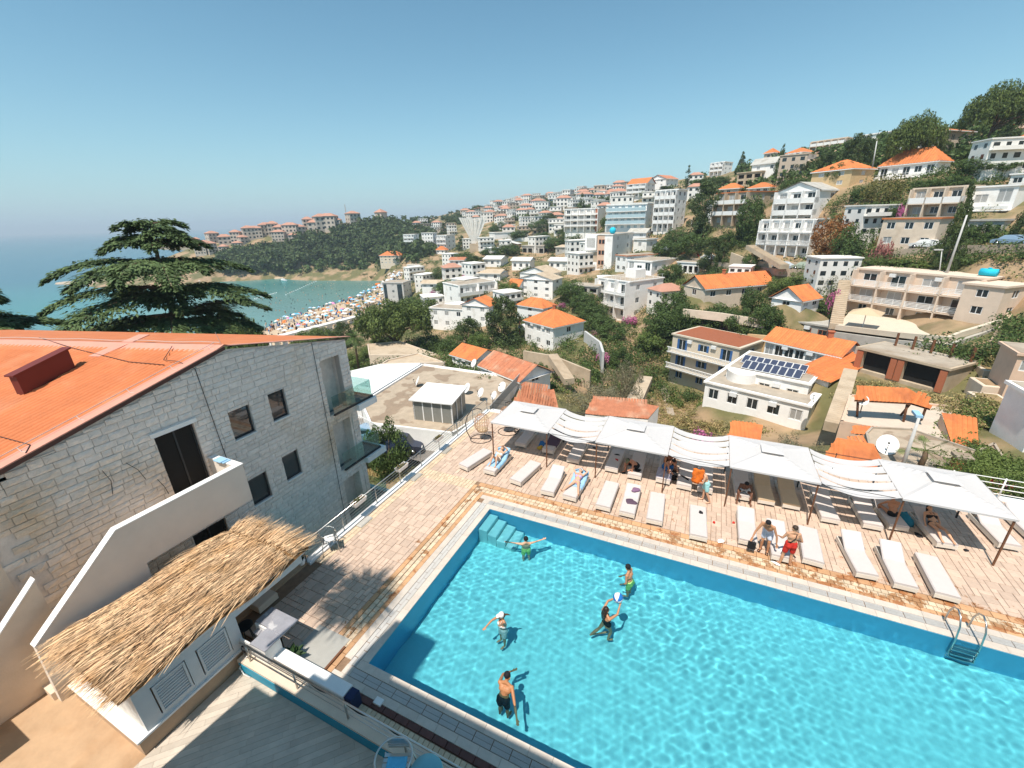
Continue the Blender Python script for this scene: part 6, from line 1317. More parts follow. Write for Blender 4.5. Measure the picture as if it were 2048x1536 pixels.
def build_house(q):
 P = np.array(q['P']); d = q['d']; v = nrm([P[0]-CAM[0], P[1]-CAM[1], 0]); rt = np.array([v[1], -v[0], 0]); ph = math.radians(q['phi'])
 uL, uR, WL, WR = q['g']; nL = -uR; nR = -uL
 r = ray(q['cx'], q['ty']); t = ((P-CAM)[:2] @ r[:2])/(r[:2] @ r[:2]); H = (CAM+r*t)[2]-P[2]
 fh = H/q['fl']; wm = M[q['wall']]; det = d < 100; ex = q['ex']; rnd = random.Random(q['cx']*7+q['by'])
 root = thing(q['name'], P, q['label'], q['cat'], q['grp']); Z = np.array([0, 0, 1.])
 w_ = MB(); wins = []; bal = q['bal']
 def mkops(W, n, side):
  ops = []
  if n <= 0: return ops
  for f in range(q['fl']):
   cw = W/n
   for i in range(n):
    x = (i+.5)*cw; balh = bal.startswith(side) and (f > 0 or q['fl'] == 1)
    hh = min(fh*.72, 2.1) if balh and i % 2 == 0 else min(fh*.45, 1.3); ww = min(cw*.62, 1.9 if balh else 1.25)
    if ex == 'glazed': ww = cw*.86; hh = fh*.74
    if ex == 'open': ww = cw*.72; hh = fh*.62
    if ex == 'garage': continue
    if ex == 'tower' and side == 'R': ww = min(cw*.5, 1.1); hh = fh*.33
    z = f*fh+(fh*.10 if hh > fh*.6 else fh*.34)
    ops.append((x-ww/2, x+ww/2, z, z+hh))
  return ops
 oL, oR = mkops(WL, q['nL'], 'L'), mkops(WR, q['nR'], 'R')
 if ex == 'garage': oL = [(WL*.07, WL*.44, .2, H*.97), (WL*.58, WL*.92, .2, H*.97)]
 if ex == 'peach': oL = []
 rec = .5 if ex in ('open', 'garage') else .14
 face(w_, P, uL, WL, nL, H, oL, 0, rec); face(w_, P, uR, WR, nR, H, oR, 0, rec)
 face(w_, P+uL*WL, uR, WR, uL, H, []); face(w_, P+uR*WR, uL, WL, uR, H, [])
 extra = []
 top = P+Z*H; c4 = [top, top+uR*WR, top+uR*WR+uL*WL, top+uL*WL]; rf = q['roof']; over = .35 if d < 150 else .5; rmat = M[q['rm']]
 if rf in ('gL', 'gR', 'gR2'):
  pass
 wall = w_.build('wall', wm, root)
 for (O, u, n, ops) in ((P, uL, nL, oL), (P, uR, nR, oR)):
  rzw = math.atan2(-n[0], n[1])+math.pi
  for (a, b_, c, e) in ops:
   st = 'd'; rv = rnd.random()
   if ex in ('open', 'garage'):
    m = MB(); cpt = O+u*(a+b_)/2-n*rec; m.add([cpt-u*(b_-a)/2+Z*c, cpt+u*(b_-a)/2+Z*c, cpt+u*(b_-a)/2+Z*e, cpt-u*(b_-a)/2+Z*e], [(0, 1, 2, 3)]); m.build('opening', M['dark'], root); continue
   if ex == 'bluedoors': st = 'b'
   elif ex == 'redwin': st = 'r'
   elif ex == 'shut': st = 's'
   elif 'glass' in bal: st = 'g'
   elif rv < .38: st = 's'
   o = link('window', win_mesh(b_-a, e-c, st), root); cpt = O+u*(a+b_)/2-n*.09+Z*c
   # window mesh faces +y ; rotate so that +y -> n
   o.location = (cpt[0]-P[0], cpt[1]-P[1], cpt[2]-P[2]); o.rotation_euler = (0, 0, math.atan2(n[1], n[0])-math.pi/2)
 # roofs
 r_ = MB()
 if rf in ('flat', 'brown', 'roofdeck'):
  pt = .25 if d < 150 else .35
  lo = [c4[0]-uL*over*.6-uR*over*.6, c4[1]+uR*over*.6-uL*over*.6, c4[2]+uR*over*.6+uL*over*.6, c4[3]-uR*over*.6+uL*over*.6]
  r_.prism([p for p in lo], (0, 0, pt), 0)
  if rf == 'brown':
   r_.quad(*[p+Z*(pt+.02)+(c4[2]+c4[0]-2*p)*.04 for p in lo], m=1)
  if rf == 'roofdeck': r_.quad(*[p+Z*(pt+.02)+(c4[2]+c4[0]-2*p)*.04 for p in lo], m=2)
  mats = [wm if ex not in ('redtrim', 'orangecap') else M['roof_or' if ex == 'orangecap' else 'roof_red'], M['brown_flat'], M['concrete']]
  if ex in ('redtrim', 'orangecap', 'garage') or d > 90: r_.quad(*[p+Z*(pt+.02)+(c4[2]+c4[0]-2*p)*.03 for p in lo], m=2)
  if ex == 'solar' or rf == 'flat' and d < 60: r_.quad(*[p+Z*(pt+.025)+(c4[2]+c4[0]-2*p)*.04 for p in lo], m=2)
  ro = r_.build('roof', mats, root)
 else:
  o_ = over; e4 = [c4[0]-uL*o_-uR*o_, c4[1]+uR*o_-uL*o_, c4[2]+uR*o_+uL*o_, c4[3]-uR*o_+uL*o_]; phh = q['ph']; eW, eL = WR+2*o_, WL+2*o_
  if rf == 'hip':
   if WL >= WR: ra, rb_ = e4[0]+uR*eW/2+uL*eW/2, e4[3]+uR*eW/2-uL*eW/2
   else: ra, rb_ = e4[0]+uL*eL/2+uR*eL/2, e4[1]+uL*eL/2-uR*eL/2
   if (WL >= WR and eL-eW < .5): ra = rb_ = (e4[0]+e4[2])/2
   ra, rb_ = ra+Z*phh, rb_+Z*phh
   if WL >= WR: pl = [(e4[0], e4[3], rb_, ra), (e4[1], e4[0], ra, ra), (e4[2], e4[1], ra, rb_), (e4[3], e4[2], rb_, rb_)]
   else: pl = [(e4[1], e4[0], ra, rb_), (e4[0], e4[3], ra, ra), (e4[3], e4[2], rb_, ra), (e4[2], e4[1], rb_, rb_)]
  elif rf in ('gL',):                     # gable visible on the left face, ridge runs along uR
   ra, rb_ = (e4[0]+e4[3])/2+Z*phh, (e4[1]+e4[2])/2+Z*phh; pl = [(e4[1], e4[0], ra, rb_), (e4[3], e4[2], rb_, ra)]
   gb = MB(); gb.poly([c4[0], c4[3], (c4[0]+c4[3])/2+Z*phh*WL/eL]); gb.build('gable', wm, root)
  elif rf in ('gR', 'gR2'):               # ridge runs along uL
   ra, rb_ = (e4[0]+e4[1])/2+Z*phh, (e4[3]+e4[2])/2+Z*phh; pl = [(e4[0], e4[3], rb_, ra), (e4[2], e4[1], ra, rb_)]
   gb = MB(); gb.poly([c4[0], c4[1], (c4[0]+c4[1])/2+Z*phh*WR/eW]); gb.build('gable', wm, root)
  else: pl = [(e4[0], e4[3], e4[2]+Z*phh, e4[1]+Z*phh)]
  for (a, b_, c, e) in pl:
   r_.add([a, b_, c, e] if np.linalg.norm(c-e) > .01 else [a, b_, c], [(0, 1, 2, 3)] if np.linalg.norm(c-e) > .01 else [(0, 1, 2)], 0)
   if d < 150 and q['rm'] in ('roof_or', 'roof_red'): ribs(r_, a, b_, c, e, .32 if d < 90 else .5, 0, .06)
  ro = r_.build('roof', rmat, root)
  s_ = MB()
  for i in range(4 if rf != 'shed' else 0):
   a, b_ = e4[i], e4[(i+1) % 4]
   if rf == 'gL' and i in (1, 3): continue
   if rf in ('gR', 'gR2') and i in (0, 2): continue
   s_.add([a-Z*.02, b_-Z*.02, b_-Z*.2, a-Z*.2], [(0, 1, 2, 3)])
  if s_.v: s_.poly([p-Z*.12+(c4[0]+c4[2]-2*p)*.01 for p in e4]); s_.build('eaves', M['white2'] if q['wall'] != 'tan_pl' else M['tan_pl'], root)
  if det and rf in ('hip', 'gL', 'gR2') and rnd.random() < .7:
   cp_ = (ra*.7+rb_*.3); m = MB(); m.box(cp_[0]-.3, cp_[0]+.3, cp_[1]-.3, cp_[1]+.3, cp_[2]-.8, cp_[2]+.7).box(cp_[0]-.4, cp_[0]+.4, cp_[1]-.4, cp_[1]+.4, cp_[2]+.7, cp_[2]+.8); m.build('chimney', M['brick'], ro)
 # balconies
 if bal:
  side, kind = bal.split('-'); u, n, W = (uL, nL, WL) if side == 'L' else (uR, nR, WR); dp = 1.3 if d < 200 else 1.5
  frs = range(1, q['fl']) if q['fl'] > 1 else [0]
  for f in frs:
   b_ = MB(); z = f*fh; O = P+Z*(z-.12)
   b_.ob(O+u*(-.0), u*W, n*dp, Z*.16); bb = b_.build('balcony', wm, root)
   rr_ = MB(); O2 = P+Z*(z+.05)+n*(dp-.08)
   if kind == 'solid': rr_.ob(O2, u*W, n*.08, Z*.95).ob(O2-n*(dp-.08), u*.08, n*(dp-.08), Z*.95)
   elif kind == 'glass': rr_.ob(O2, u*W, n*.04, Z*1.1)
   elif kind == 'bars':
    rr_.ob(O2+Z*.9, u*W, n*.06, Z*.06)
    if det:
     for k in range(4): rr_.ob(O2+Z*(.12+.19*k), u*W, n*.04, Z*.09)
     for k in range(int(W/1.5)+1): rr_.ob(O2+u*min(k*1.5, W-.06), u*.06, n*.06, Z*.95)
    else: rr_.ob(O2+Z*.1, u*W, n*.04, Z*.5)
   elif kind == 'balu':
    rr_.ob(O2+Z*.8, u*W, n*.14, Z*.1); rr_.ob(O2, u*W, n*.14, Z*.08)
    for k in range(int(W/.26)): p0 = O2+u*(k*.26+.1)+n*.07; rr_.ob(p0+Z*.08-u*.045-n*.045, u*.09, n*.09, Z*.72)
   rr_.build('railing', M['glass_b'] if kind == 'glass' else M['white2'], bb)
  if q['fl'] > 1 and kind in ('solid', 'bars', 'balu'):
   for k in range(max(2, q['nL'])+1):
    if ex == 'bluedoors': break
    xk = (W-.2)*k/max(2, q['nL']); m = MB(); m.ob(P+u*xk+n*(.0), u*.2, n*dp, Z*H); m.build('party_wall', wm, root)
 # special features
 if ex == 'brown': m = MB(); m.ob(P+nL*.02, uL*1.6, nL*.12, Z*H); m.build('end_strip', M['brick'], root)
 if ex == 'peach':
  m = MB(); m.ob(P+uL*WL*.30+nL*.004, uL*WL*.26, nL*.05, Z*H); m.build('peach_strip', M['peach'], root)
  m = MB(); m.ob(P+uL*WL*.56+nL*.004+Z*H*.56, uL*WL*.44, nL*.9, Z*H*.44); box_ = m.build('slotted_box', wm, root)
  m = MB()
  for k in range(9): m.ob(P+uL*(WL*.62+k*WL*.036)+nL*.905+Z*H*.63, uL*WL*.014, nL*.02, Z*H*.28)
  m.build('slots', M['dark'], box_)
  m = MB(); m.ob(P+uL*WL*.56+nL*.006+Z*H*.2, uL*WL*.44, nL*.05, Z*H*.3); m.build('lower_panel', M['tan_pl'], root)
  for f in (.12, .42, .74):
   for k in (.34, .46): o = link('window', win_mesh(.9, 1.3, 'r'), root); c_ = P+uL*WL*(k)+nL*.07+Z*H*f; o.location = tuple(c_-P); o.rotation_euler = (0, 0, math.atan2(nL[1], nL[0])-math.pi/2)
 if ex == 'garage':
  for k in (.0, .44, .52, .92): m = MB(); m.ob(P+uL*WL*k+nL*.02, uL*WL*(.07 if k != .92 else .08), nL*.12, Z*H*.96); m.build('pier', M['brick'], root)
  for i in range(5): m = MB(); p = top+uR*WR*.8+uL*WL*(.02+.2*i)+Z*.2; m.box(p[0]-.1, p[0]+.1, p[1]-.1, p[1]+.1, p[2], p[2]+1.6); m.build('stub_column', M['wood'], root)
 if ex == 'solar':
  tp = top+Z*.35; n1 = nrm(uL*.0-uR*1); 
  for row in range(2):
   for k in range(9 if row else 8):
    base_ = P+Z*(H+.35)+uL*(WL*.93-k*.80-(.1 if row else .9))+uR*(.2+row*2.3)
    m = MB(); m.ob(base_, -uL*.76, uR*1.55+Z*.65, nrm(np.cross(-uL, uR*2.1+Z*.95))*.05, 0); pn = m.build('solar_panel', M['frame_w'], root)
    m = MB(); nv = nrm(np.cross(-uL, uR*2.1+Z*.95)); nv = nv if nv[2] > 0 else -nv; b0 = base_+nv*.058-uL*.04+(uR*1.55+Z*.65)*.04
    m.quad(b0, b0-uL*.68, b0-uL*.68+(uR*1.55+Z*.65)*.92, b0+(uR*1.55+Z*.65)*.92); m.build('cells', PM('solar_cells', (.05, .06, .10), .25, .1, spec=.6) if 'SC' not in HS else HS['SC'], pn)
  # rounded bay
  m = MB(); c_ = P+uL*WL*.80+uR*.6; vs = []
  N_ = 18; R0 = WL*.20
  for k in range(N_+1): a = math.pi*k/N_; p = c_+uL*R0*math.cos(a)+nL*R0*1.1*math.sin(a); vs += [p-Z*1., p+Z*H]
  m.add(vs, [(2*k, 2*k+2, 2*k+3, 2*k+1) for k in range(N_)]+[tuple(2*k+1 for k in range(N_+1))]); m.build('bay', wm, root)
 if ex == 'bays' or q['name'] == 'guesthouse' and ex == 'bays':
  pass
 if ex == 'porch':
  m = MB(); m.ob(P+uL*WL+uR*.2, uL*2.6, uR*3.4, Z*.12).ob(P+uL*WL+uR*.2+Z*fh, uL*2.6, uR*3.4, Z*.9); m.build('porch', wm, root)
  for k in (0, 3.2): m = MB(); m.ob(P+uL*(WL+2.3)+uR*(.3+k*.9), uL*.25, uR*.25, Z*fh*2); m.build('post', M['brick'], root)
 if ex == 'tower':
  m = MB(); m.ob(P+uL*.8+nL*.02, uL*2.4, nL*.1, Z*H*.94); m.build('dark_glazing', M['glass_d'], root)
  m = MB(); m.ob(P+uL*(WL-2.2)+nL*.02, uL*1.6, nL*.1, Z*H*.94); m.build('dark_glazing', M['glass_d'], root)
 if ex == 'roofrail':
  m = MB()
  for (a, u, W) in ((top, uL, WL), (top, uR, WR)):
   m.ob(a+Z*1.1, u*W, Z*.04, np.cross(u, Z)*.04)
   for k in range(int(W/1.6)+1): m.ob(a+u*k*1.6+Z*.25, u*.05, Z*.9, np.cross(u, Z)*.05)
  m.build('roof_railing', M['white2'], root)
  m = MB(); m.ob(top+uL*WL*.25+uR*WR*.4+Z*.2, uL*3.5, uR*3.5, Z*2.2); m.build('stair_head', wm, root)
 # air conditioners and a dish here and there
 if det and q['nL'] > 2 and ex not in ('open', 'garage'):
  for k in range(2):
   xk = WL*(.3+.35*k)+rnd.uniform(-.3, .3); z = fh*(q['fl']-1)+fh*.7; m = MB(); m.ob(P+uL*xk+nL*.02+Z*z, uL*.8, nL*.3, Z*.5); m.build('air_conditioner', M['frame_w'], root)
 HS[q['label'][:24]] = dict(P=P, uL=uL, uR=uR, nL=nL, nR=nR, WL=WL, WR=WR, H=H, root=root, top=top)
 return root
HS['SC'] = PM('solar_cells', (.05, .06, .10), .25, .1, spec=.6)
for q in T_: build_house(q)
USED = set()
def uniq(pre, x, y):                        # a phrase that places a thing by the named building next to it
 for q in sorted(T_, key=lambda q: (q['cx']-x)**2+(q['by']-y)**2)[:8]:
  rel = 'left of' if x < q['lx'] else 'right of' if x > q['rx'] else 'below' if y > q['by'] else 'above'
  lab = ' '.join((pre+' '+rel+' the '+q['label']).split()[:16])
  if lab not in USED: break
 USED.add(lab); return lab
# ------------------------------------------------------------------ simple far houses from shared shapes
def far_house(kind, seed):
 rnd = random.Random(seed); w_, d_, fl = rnd.uniform(7, 12), rnd.uniform(7, 10), rnd.choice((1, 2, 2, 3, 3)); h = fl*2.9; parts = []
 m = MB(); m.box(-w_/2, w_/2, -d_/2, d_/2, -4, h); parts.append(('wall', m, 0))
 m = MB(); ro = kind
 if ro == 'flat': m.box(-w_/2-.3, w_/2+.3, -d_/2-.3, d_/2+.3, h+.004, h+.35)
 else:
  e = .5; p = [(-w_/2-e, -d_/2-e, h), (w_/2+e, -d_/2-e, h), (w_/2+e, d_/2+e, h), (-w_/2-e, d_/2+e, h), (-w_/2+d_*.4, 0, h+2), (w_/2-d_*.4, 0, h+2)]
  m.add(p, [(0, 1, 5, 4), (1, 2, 5), (2, 3, 4, 5), (3, 0, 4), (3, 2, 1, 0)])
 parts.append(('roof', m, 1)); m = MB()
 for f in range(fl):
  n = int(w_/2.6)
  for i in range(n):
   x = (i+.5)*w_/n-w_/2; ww = rnd.choice((.6, .8)); m.box(x-ww, x+ww, -d_/2-.03, -d_/2+.05, f*2.9+.7, f*2.9+2.1)
  n = int(d_/3)
  for i in range(n):
   y = (i+.5)*d_/n-d_/2
   for s_ in (-1, 1): m.box(s_*w_/2-.04, s_*w_/2+.04, y-.55, y+.55, f*2.9+.9, f*2.9+2.1)
  if f and rnd.random() < .75: mm = MB(); mm.box(-w_/2, w_/2, -d_/2-1.3, -d_/2-.02, f*2.9-.1, f*2.9+.1).box(-w_/2, w_/2, -d_/2-1.3, -d_/2-1.2, f*2.9+.1, f*2.9+1.0); parts.append(('balcony', mm, 0))
 parts.append(('windows', m, 2)); return parts
M['white_f'] = PM('far_white', (.80, .77, .72), .85, .08, .5); M['tan_f'] = PM('far_tan', (.52, .42, .33), .85, .08, .5); M['roof_far'] = PM('far_red_tile', (.46, .24, .17), .85, .12, .5); M['stone_f'] = PM('old_stone', (.56, .47, .39), .9, .14, .4, .4, 2)
protos = []
for s_ in range(14):
 kd = 'hip' if s_ % 4 == 0 else 'flat'; wl = ['white_f', 'white_f', 'white_f', 'tan_f'][s_ % 4]; pp = far_house(kd, 50+s_)
 protos.append([(n, m.mesh(n, {0: M[wl], 1: M['roof_far'] if kd == 'hip' else M[wl], 2: M['glass_d']}[k])) for n, m, k in pp])
old = []
for s_ in range(6):
 pp = [x for x in far_house('hip', 90+s_) if x[0] != 'balcony']; old.append([(n, m.mesh(n, {0: M['stone_f'], 1: M['roof_far'], 2: M['glass_d']}[k])) for n, m, k in pp])
def put_far(proto, p, rz, lab, grp, sc=1., name='house', cat='house'):
 t = thing(name, p, lab, cat, grp, rz); t.scale = (sc, sc, sc)
 for n, me in proto:
  o = link(n, me, t)
  if n == 'windows': o['kind'] = 'stuff'
rnd = random.Random(77)
def skyl(x): return np.interp(x, [800, 850, 900, 1000, 1060, 1130, 1200, 1260], [447, 444, 432, 408, 393, 384, 378, 372])
used_ = [q['P'][:2] for q in T_]
cnt = 0
for tr_ in range(2600):
 x = rnd.uniform(830, 1300); y = rnd.uniform(skyl(x)+5, 470 if x < 1120 else 430)
 if x < 930 and y < 452: continue
 if 905 < x < 1000 and y > 445: continue
 if x > 1125 and y > 405 and rnd.random() < .6: continue
 p = drop(x, y, 200)
 if p is None: continue
 if min(np.hypot(*(u-p[:2])) for u in used_) < 10.5: continue
 used_.append(p[:2].copy()); rz = math.atan2(p[1]-CAM[1], p[0]-CAM[0])-math.pi/2+rnd.uniform(-.5, .7)
 put_far(rnd.choice(protos), p, rz, 'small pale house packed into the dense far hillside town', 'houses of the far hillside town', rnd.uniform(.7, .95)); cnt += 1
 if cnt > 290: break
for (x, y, s_) in tuple((rnd.uniform(850, 1330), rnd.uniform(470, 640), .72) for _ in range(60))+((905, 556, .8), (932, 584, .8), (866, 618, .8), (846, 600, .7), (1010, 498, .8), (1078, 500, .8), (985, 440, .8), (1185, 520, .7), (1160, 545, .7), (1070, 600, .7), (1015, 612, .7), (1150, 470, .8), (830, 560, .8), (1225, 600, .7), (1330, 612, .7), (1345, 545, .6), (1440, 430, .8), (1700, 380, .6), (1730, 470, .6), (1765, 460, .6), (1940, 400, .6), (1655, 570, .55), (1480, 560, .5), (1990, 345, .6)):
 p = drop(x, y, 60)
 if p is not None and min(np.hypot(*(u-p[:2])) for u in used_) > (6.5 if s_ != .72 else 11) and math.hypot(*(p-CAM)[:2]) > 88 and p[2] > SEA+3:
  used_.append(p[:2].copy());         put_far(protos[rnd.choice((0, 1, 2, 5, 6, 9, 10))], p, math.atan2(p[1]-CAM[1], p[0]-CAM[0])-math.pi/2+rnd.uniform(-.3, .8), uniq('plain pale house', x, y), 'plain pale houses filling the slope', s_)
# right hand fill between the named buildings
for (x, y) in ((1436, 405), (1390, 395), (1352, 402), (1228, 470), (1390, 368), (1580, 356)):
 p = drop(x, y, 80)
 if p is not None and min(np.hypot(*(u-p[:2])) for u in used_) > 9: used_.append(p[:2].copy()); put_far(rnd.choice(protos), p, math.atan2(p[1]-CAM[1], p[0]-CAM[0])-math.pi/2+rnd.uniform(-.3, .8), uniq('half hidden house', x, y), 'half hidden houses of the right hillside', .7)
# old town on the headland
for i_, (x, y, s_) in enumerate([(395, 486, .8), (412, 490, 1), (428, 478, 1), (440, 474, 1.1), (452, 480, 1.1), (462, 466, 1.), (475, 476, 1), (487, 478, .9), (500, 470, 1.1), (512, 468, 1), (524, 464, 1.2), (536, 463, 1.1), (549, 462, 1.15), (562, 462, 1.2), (574, 456, 1.2), (584, 464, 1.1), (598, 460, 1.1), (606, 450, 1), (618, 452, 1.1), (630, 454, 1.3), (645, 452, 1.35), (660, 450, 1.3), (672, 446, 1.1), (405, 500, .8), (425, 497, .9), (450, 497, .9), (478, 494, .8), (560, 474, .9), (590, 474, .9)]):
 p = drop(x, y+8, 300)
 if p is None: continue
 rz = math.atan2(p[1]-CAM[1], p[0]-CAM[0])-math.pi/2+rnd.uniform(-.4, .4); put_far(old[i_ % 6], p, rz, 'stone house with red tiled roof in the old town on the headland', 'stone houses of the old town', s_*1.02)
p = drop(708, 450, 300)
if p is not None: put_far(old[2], p, 1.2, 'low stone museum building with a mast on the old town hill', None, 1.2, 'museum_building', 'building')
p = atd(764, 447, 500); t = thing('stone_tower', p, 'square stone tower with a small red pyramid roof above the dark wood', 'tower'); a = MB(); a.box(p[0]-4.5, p[0]+4.5, p[1]-4.5, p[1]+4.5, p[2]-12, p[2]+11); a.build('wall', M['stone_f'], t)
a = MB(); a.add([(p[0]-5.3, p[1]-5.3, p[2]+11), (p[0]+5.3, p[1]-5.3, p[2]+11), (p[0]+5.3, p[1]+5.3, p[2]+11), (p[0]-5.3, p[1]+5.3, p[2]+11), (p[0], p[1], p[2]+14.5)], [(0, 1, 4), (1, 2, 4), (2, 3, 4), (3, 0, 4), (3, 2, 1, 0)]); a.build('roof', M['roof_far'], t)
a = MB(); a.box(p[0]-.7, p[0]+.7, p[1]-4.6, p[1]-4.4, p[2]+5, p[2]+8); a.build('window', M['dark'], t)
p = atd(694, 440, 470); a = MB(); a.tube([p-[0, 0, 3], p+[0, 0, 14]], .35, 5); tag(a.build('mast', M['grey_pl']), 'thin mast rising from the old town hill', 'mast')
# fan shaped concrete monument
p = atd(949, 486, 262); v = nrm([p[0]-CAM[0], p[1]-CAM[1], 0]); rt = np.array([v[1], -v[0], 0]); Z = np.array([0, 0, 1.]); t = thing('fan_monument', p, 'white ribbed fan shaped concrete monument standing on a low base', 'monument')
wd, ht_ = 16.5, 13.5; n = 12
for k in range(n):
 x0, x1 = (k/n-.5), ((k+1)/n-.5-.012); dz = abs((k+.5)/n-.5)*1.2
 a = MB(); z0 = -.3; A = p+rt*x0*2.2+Z*z0-v*.3; B_ = p+rt*x1*2.2+Z*z0-v*.3; C_ = p+rt*x1*wd+Z*(ht_+dz)-v*(1.2+(.6 if k % 2 else 0)); D2 = p+rt*x0*wd+Z*(ht_+dz)-v*(1.2+(.6 if k % 2 else 0)); a.prism([A, B_, C_, D2], v*1.6); a.build('fan_blade', M['white_f'], t)
a = MB(); a.ob(p-rt*3-v*3-Z*9, rt*7, v*6, Z*8.6); a.build('base', M['tan_pl'], t)
# ================================================================== VEGETATION
LEAF = {'broad': leafmat('broad_leaf', (.10, .15, .042), (.06, .10, .028)), 'pine': leafmat('pine_needles', (.09, .125, .038), (.045, .072, .025), .2), 'olive': leafmat('olive_leaves', (.24, .21, .13), (.17, .165, .10), .2),
  'cedar': leafmat('cedar_needles', (.11, .16, .06), (.06, .095, .035), .18), 'lime': leafmat('fresh_leaf', (.15, .20, .05), (.10, .15, .04)), 'autumn': leafmat('rust_leaf', (.30, .13, .04), (.20, .08, .025), .2),
  'yellow': leafmat('yellow_leaf', (.22, .19, .06), (.12, .13, .04)), 'pink': leafmat('pink_blossom', (.62, .20, .38), (.50, .13, .30), .3, .2), 'dryp': leafmat('dry_pink_blossom', (.40, .17, .15), (.30, .12, .10), .2), 'upine': leafmat('umbrella_pine_needles', (.13, .17, .04), (.06, .09, .025), .2), 'grass': leafmat('dry_grass', (.42, .32, .15), (.25, .24, .09), .2)}
BARK = PM('bark', (.14, .095, .06), .95, .25, 6, .8, 12)
vr = np.random.default_rng(12)
def leaves(cs, rs, n, size, up=.25, flat=1., asp=.5):
 """leaf quads spread over clumps with centres cs and radii rs"""
 cs = np.asarray(cs); rs = np.asarray(rs); k = len(cs); idx = vr.choice(k, n, p=rs**2/np.sum(rs**2)); d = vr.normal(size=(n, 3)); d /= np.linalg.norm(d, axis=1)[:, None]
 rad = rs[idx]*vr.uniform(.55, 1., n)**.6; P = cs[idx]+d*rad[:, None]*[1, 1, flat]
 nn = d+vr.normal(size=(n, 3))*.55+[0, 0, up]; nn /= np.linalg.norm(nn, axis=1)[:, None]; a = np.cross(nn, vr.normal(size=(n, 3))); a /= np.linalg.norm(a, axis=1)[:, None]+1e-9; b_ = np.cross(nn, a)
 s_ = size*vr.uniform(.6, 1.35, n)[:, None]; V = np.stack([P-a*s_, P-b_*s_*asp, P+a*s_, P+b_*s_*asp], 1).reshape(-1, 3); return V
def qmesh(name, V, mats): return npmesh(name, V, np.arange(len(V)).reshape(-1, 4), mats)
def crown_pts(kind, seed):
 r = np.random.default_rng(seed)
 if kind in ('broad', 'lime', 'autumn', 'yellow'):
  c = r.normal(size=(60, 3)); c /= np.linalg.norm(c, axis=1)[:, None]; c *= r.uniform(.3, .88, 60)[:, None]**.6*[1, 1, .85]; c = c[c[:, 2] > -.62]; return c+[0, 0, .9], r.uniform(.15, .32, len(c))
 if kind == 'umb':
  a = r.uniform(0, 6.28, 90); q = np.sqrt(r.uniform(0, 1, 90))*.9; c = np.stack([q*np.cos(a), q*np.sin(a), .50*np.sqrt(1-(q*.95)**2)+r.uniform(-.22, .05, 90)], 1); return c+[0, 0, .42], r.uniform(.12, .22, 90)
 if kind == 'pine':
  n = 75; z = r.uniform(0, 1, n)**.85; q = np.sin(np.pi*(.18+.80*z))**.55*np.sqrt(r.uniform(.1, 1, n))*.85; a = r.uniform(0, 6.28, n); return np.stack([q*np.cos(a), q*np.sin(a), z*1.9+.1], 1), r.uniform(.15, .27, n)*(1.15-z*.4)
 if kind == 'conifer':
  n = 70; z = r.uniform(0, 1, n); q = (1-z*.93)*np.sqrt(r.uniform(.25, 1, n))*.85; a = r.uniform(0, 6.28, n); return np.stack([q*np.cos(a), q*np.sin(a), z*2.+.0], 1), (.25-.16*z)*r.uniform(.7, 1.2, n)
 if kind == 'cypress':
  n = 40; z = r.uniform(0, 1, n); q = np.sin(np.pi*np.clip(z*.9+.08, 0, 1))**.6*.16*np.sqrt(r.uniform(0, 1, n)); a = r.uniform(0, 6.28, n); return np.stack([q*np.cos(a), q*np.sin(a), z*1.9+.05], 1), np.full(n, .13)*(1.1-z*.6)
 if kind == 'olive':
  c = r.normal(size=(40, 3)); c /= np.linalg.norm(c, axis=1)[:, None]; c *= r.uniform(.3, 1., 40)[:, None]*[.95, .95, .75]; return c+[0, 0, .9], r.uniform(.12, .25, 40)
 if kind == 'bush':
  c = r.normal(size=(20, 3)); c /= np.linalg.norm(c, axis=1)[:, None]; c *= r.uniform(.3, .8, 20)[:, None]*[1, 1, .6]; c[:, 2] = np.abs(c[:, 2]); return c, r.uniform(.2, .36, 20)
SPEC = {'broad': ('broad', 'broad', 6000, .050, .5), 'lime': ('lime', 'broad', 6000, .050, .5), 'autumn': ('autumn', 'broad', 3000, .055, .5), 'yellow': ('yellow', 'broad', 3000, .05, .5), 'umb': ('upine', 'umb', 15000, .034, .4), 'pine': ('pine', 'pine', 9500, .045, .4), 'conifer': ('pine', 'conifer', 8500, .045, .38),
  'cypress': ('pine', 'cypress', 2200, .035, .35), 'olive': ('olive', 'olive', 6500, .030, .28), 'bush': ('broad', 'bush', 1500, .06, .5), 'limebush': ('lime', 'bush', 1500, .06, .5), 'bougain': ('broad', 'bush', 1200, .06, .5), 'oleander': ('dryp', 'bush', 1500, .06, .5)}
CR = {}
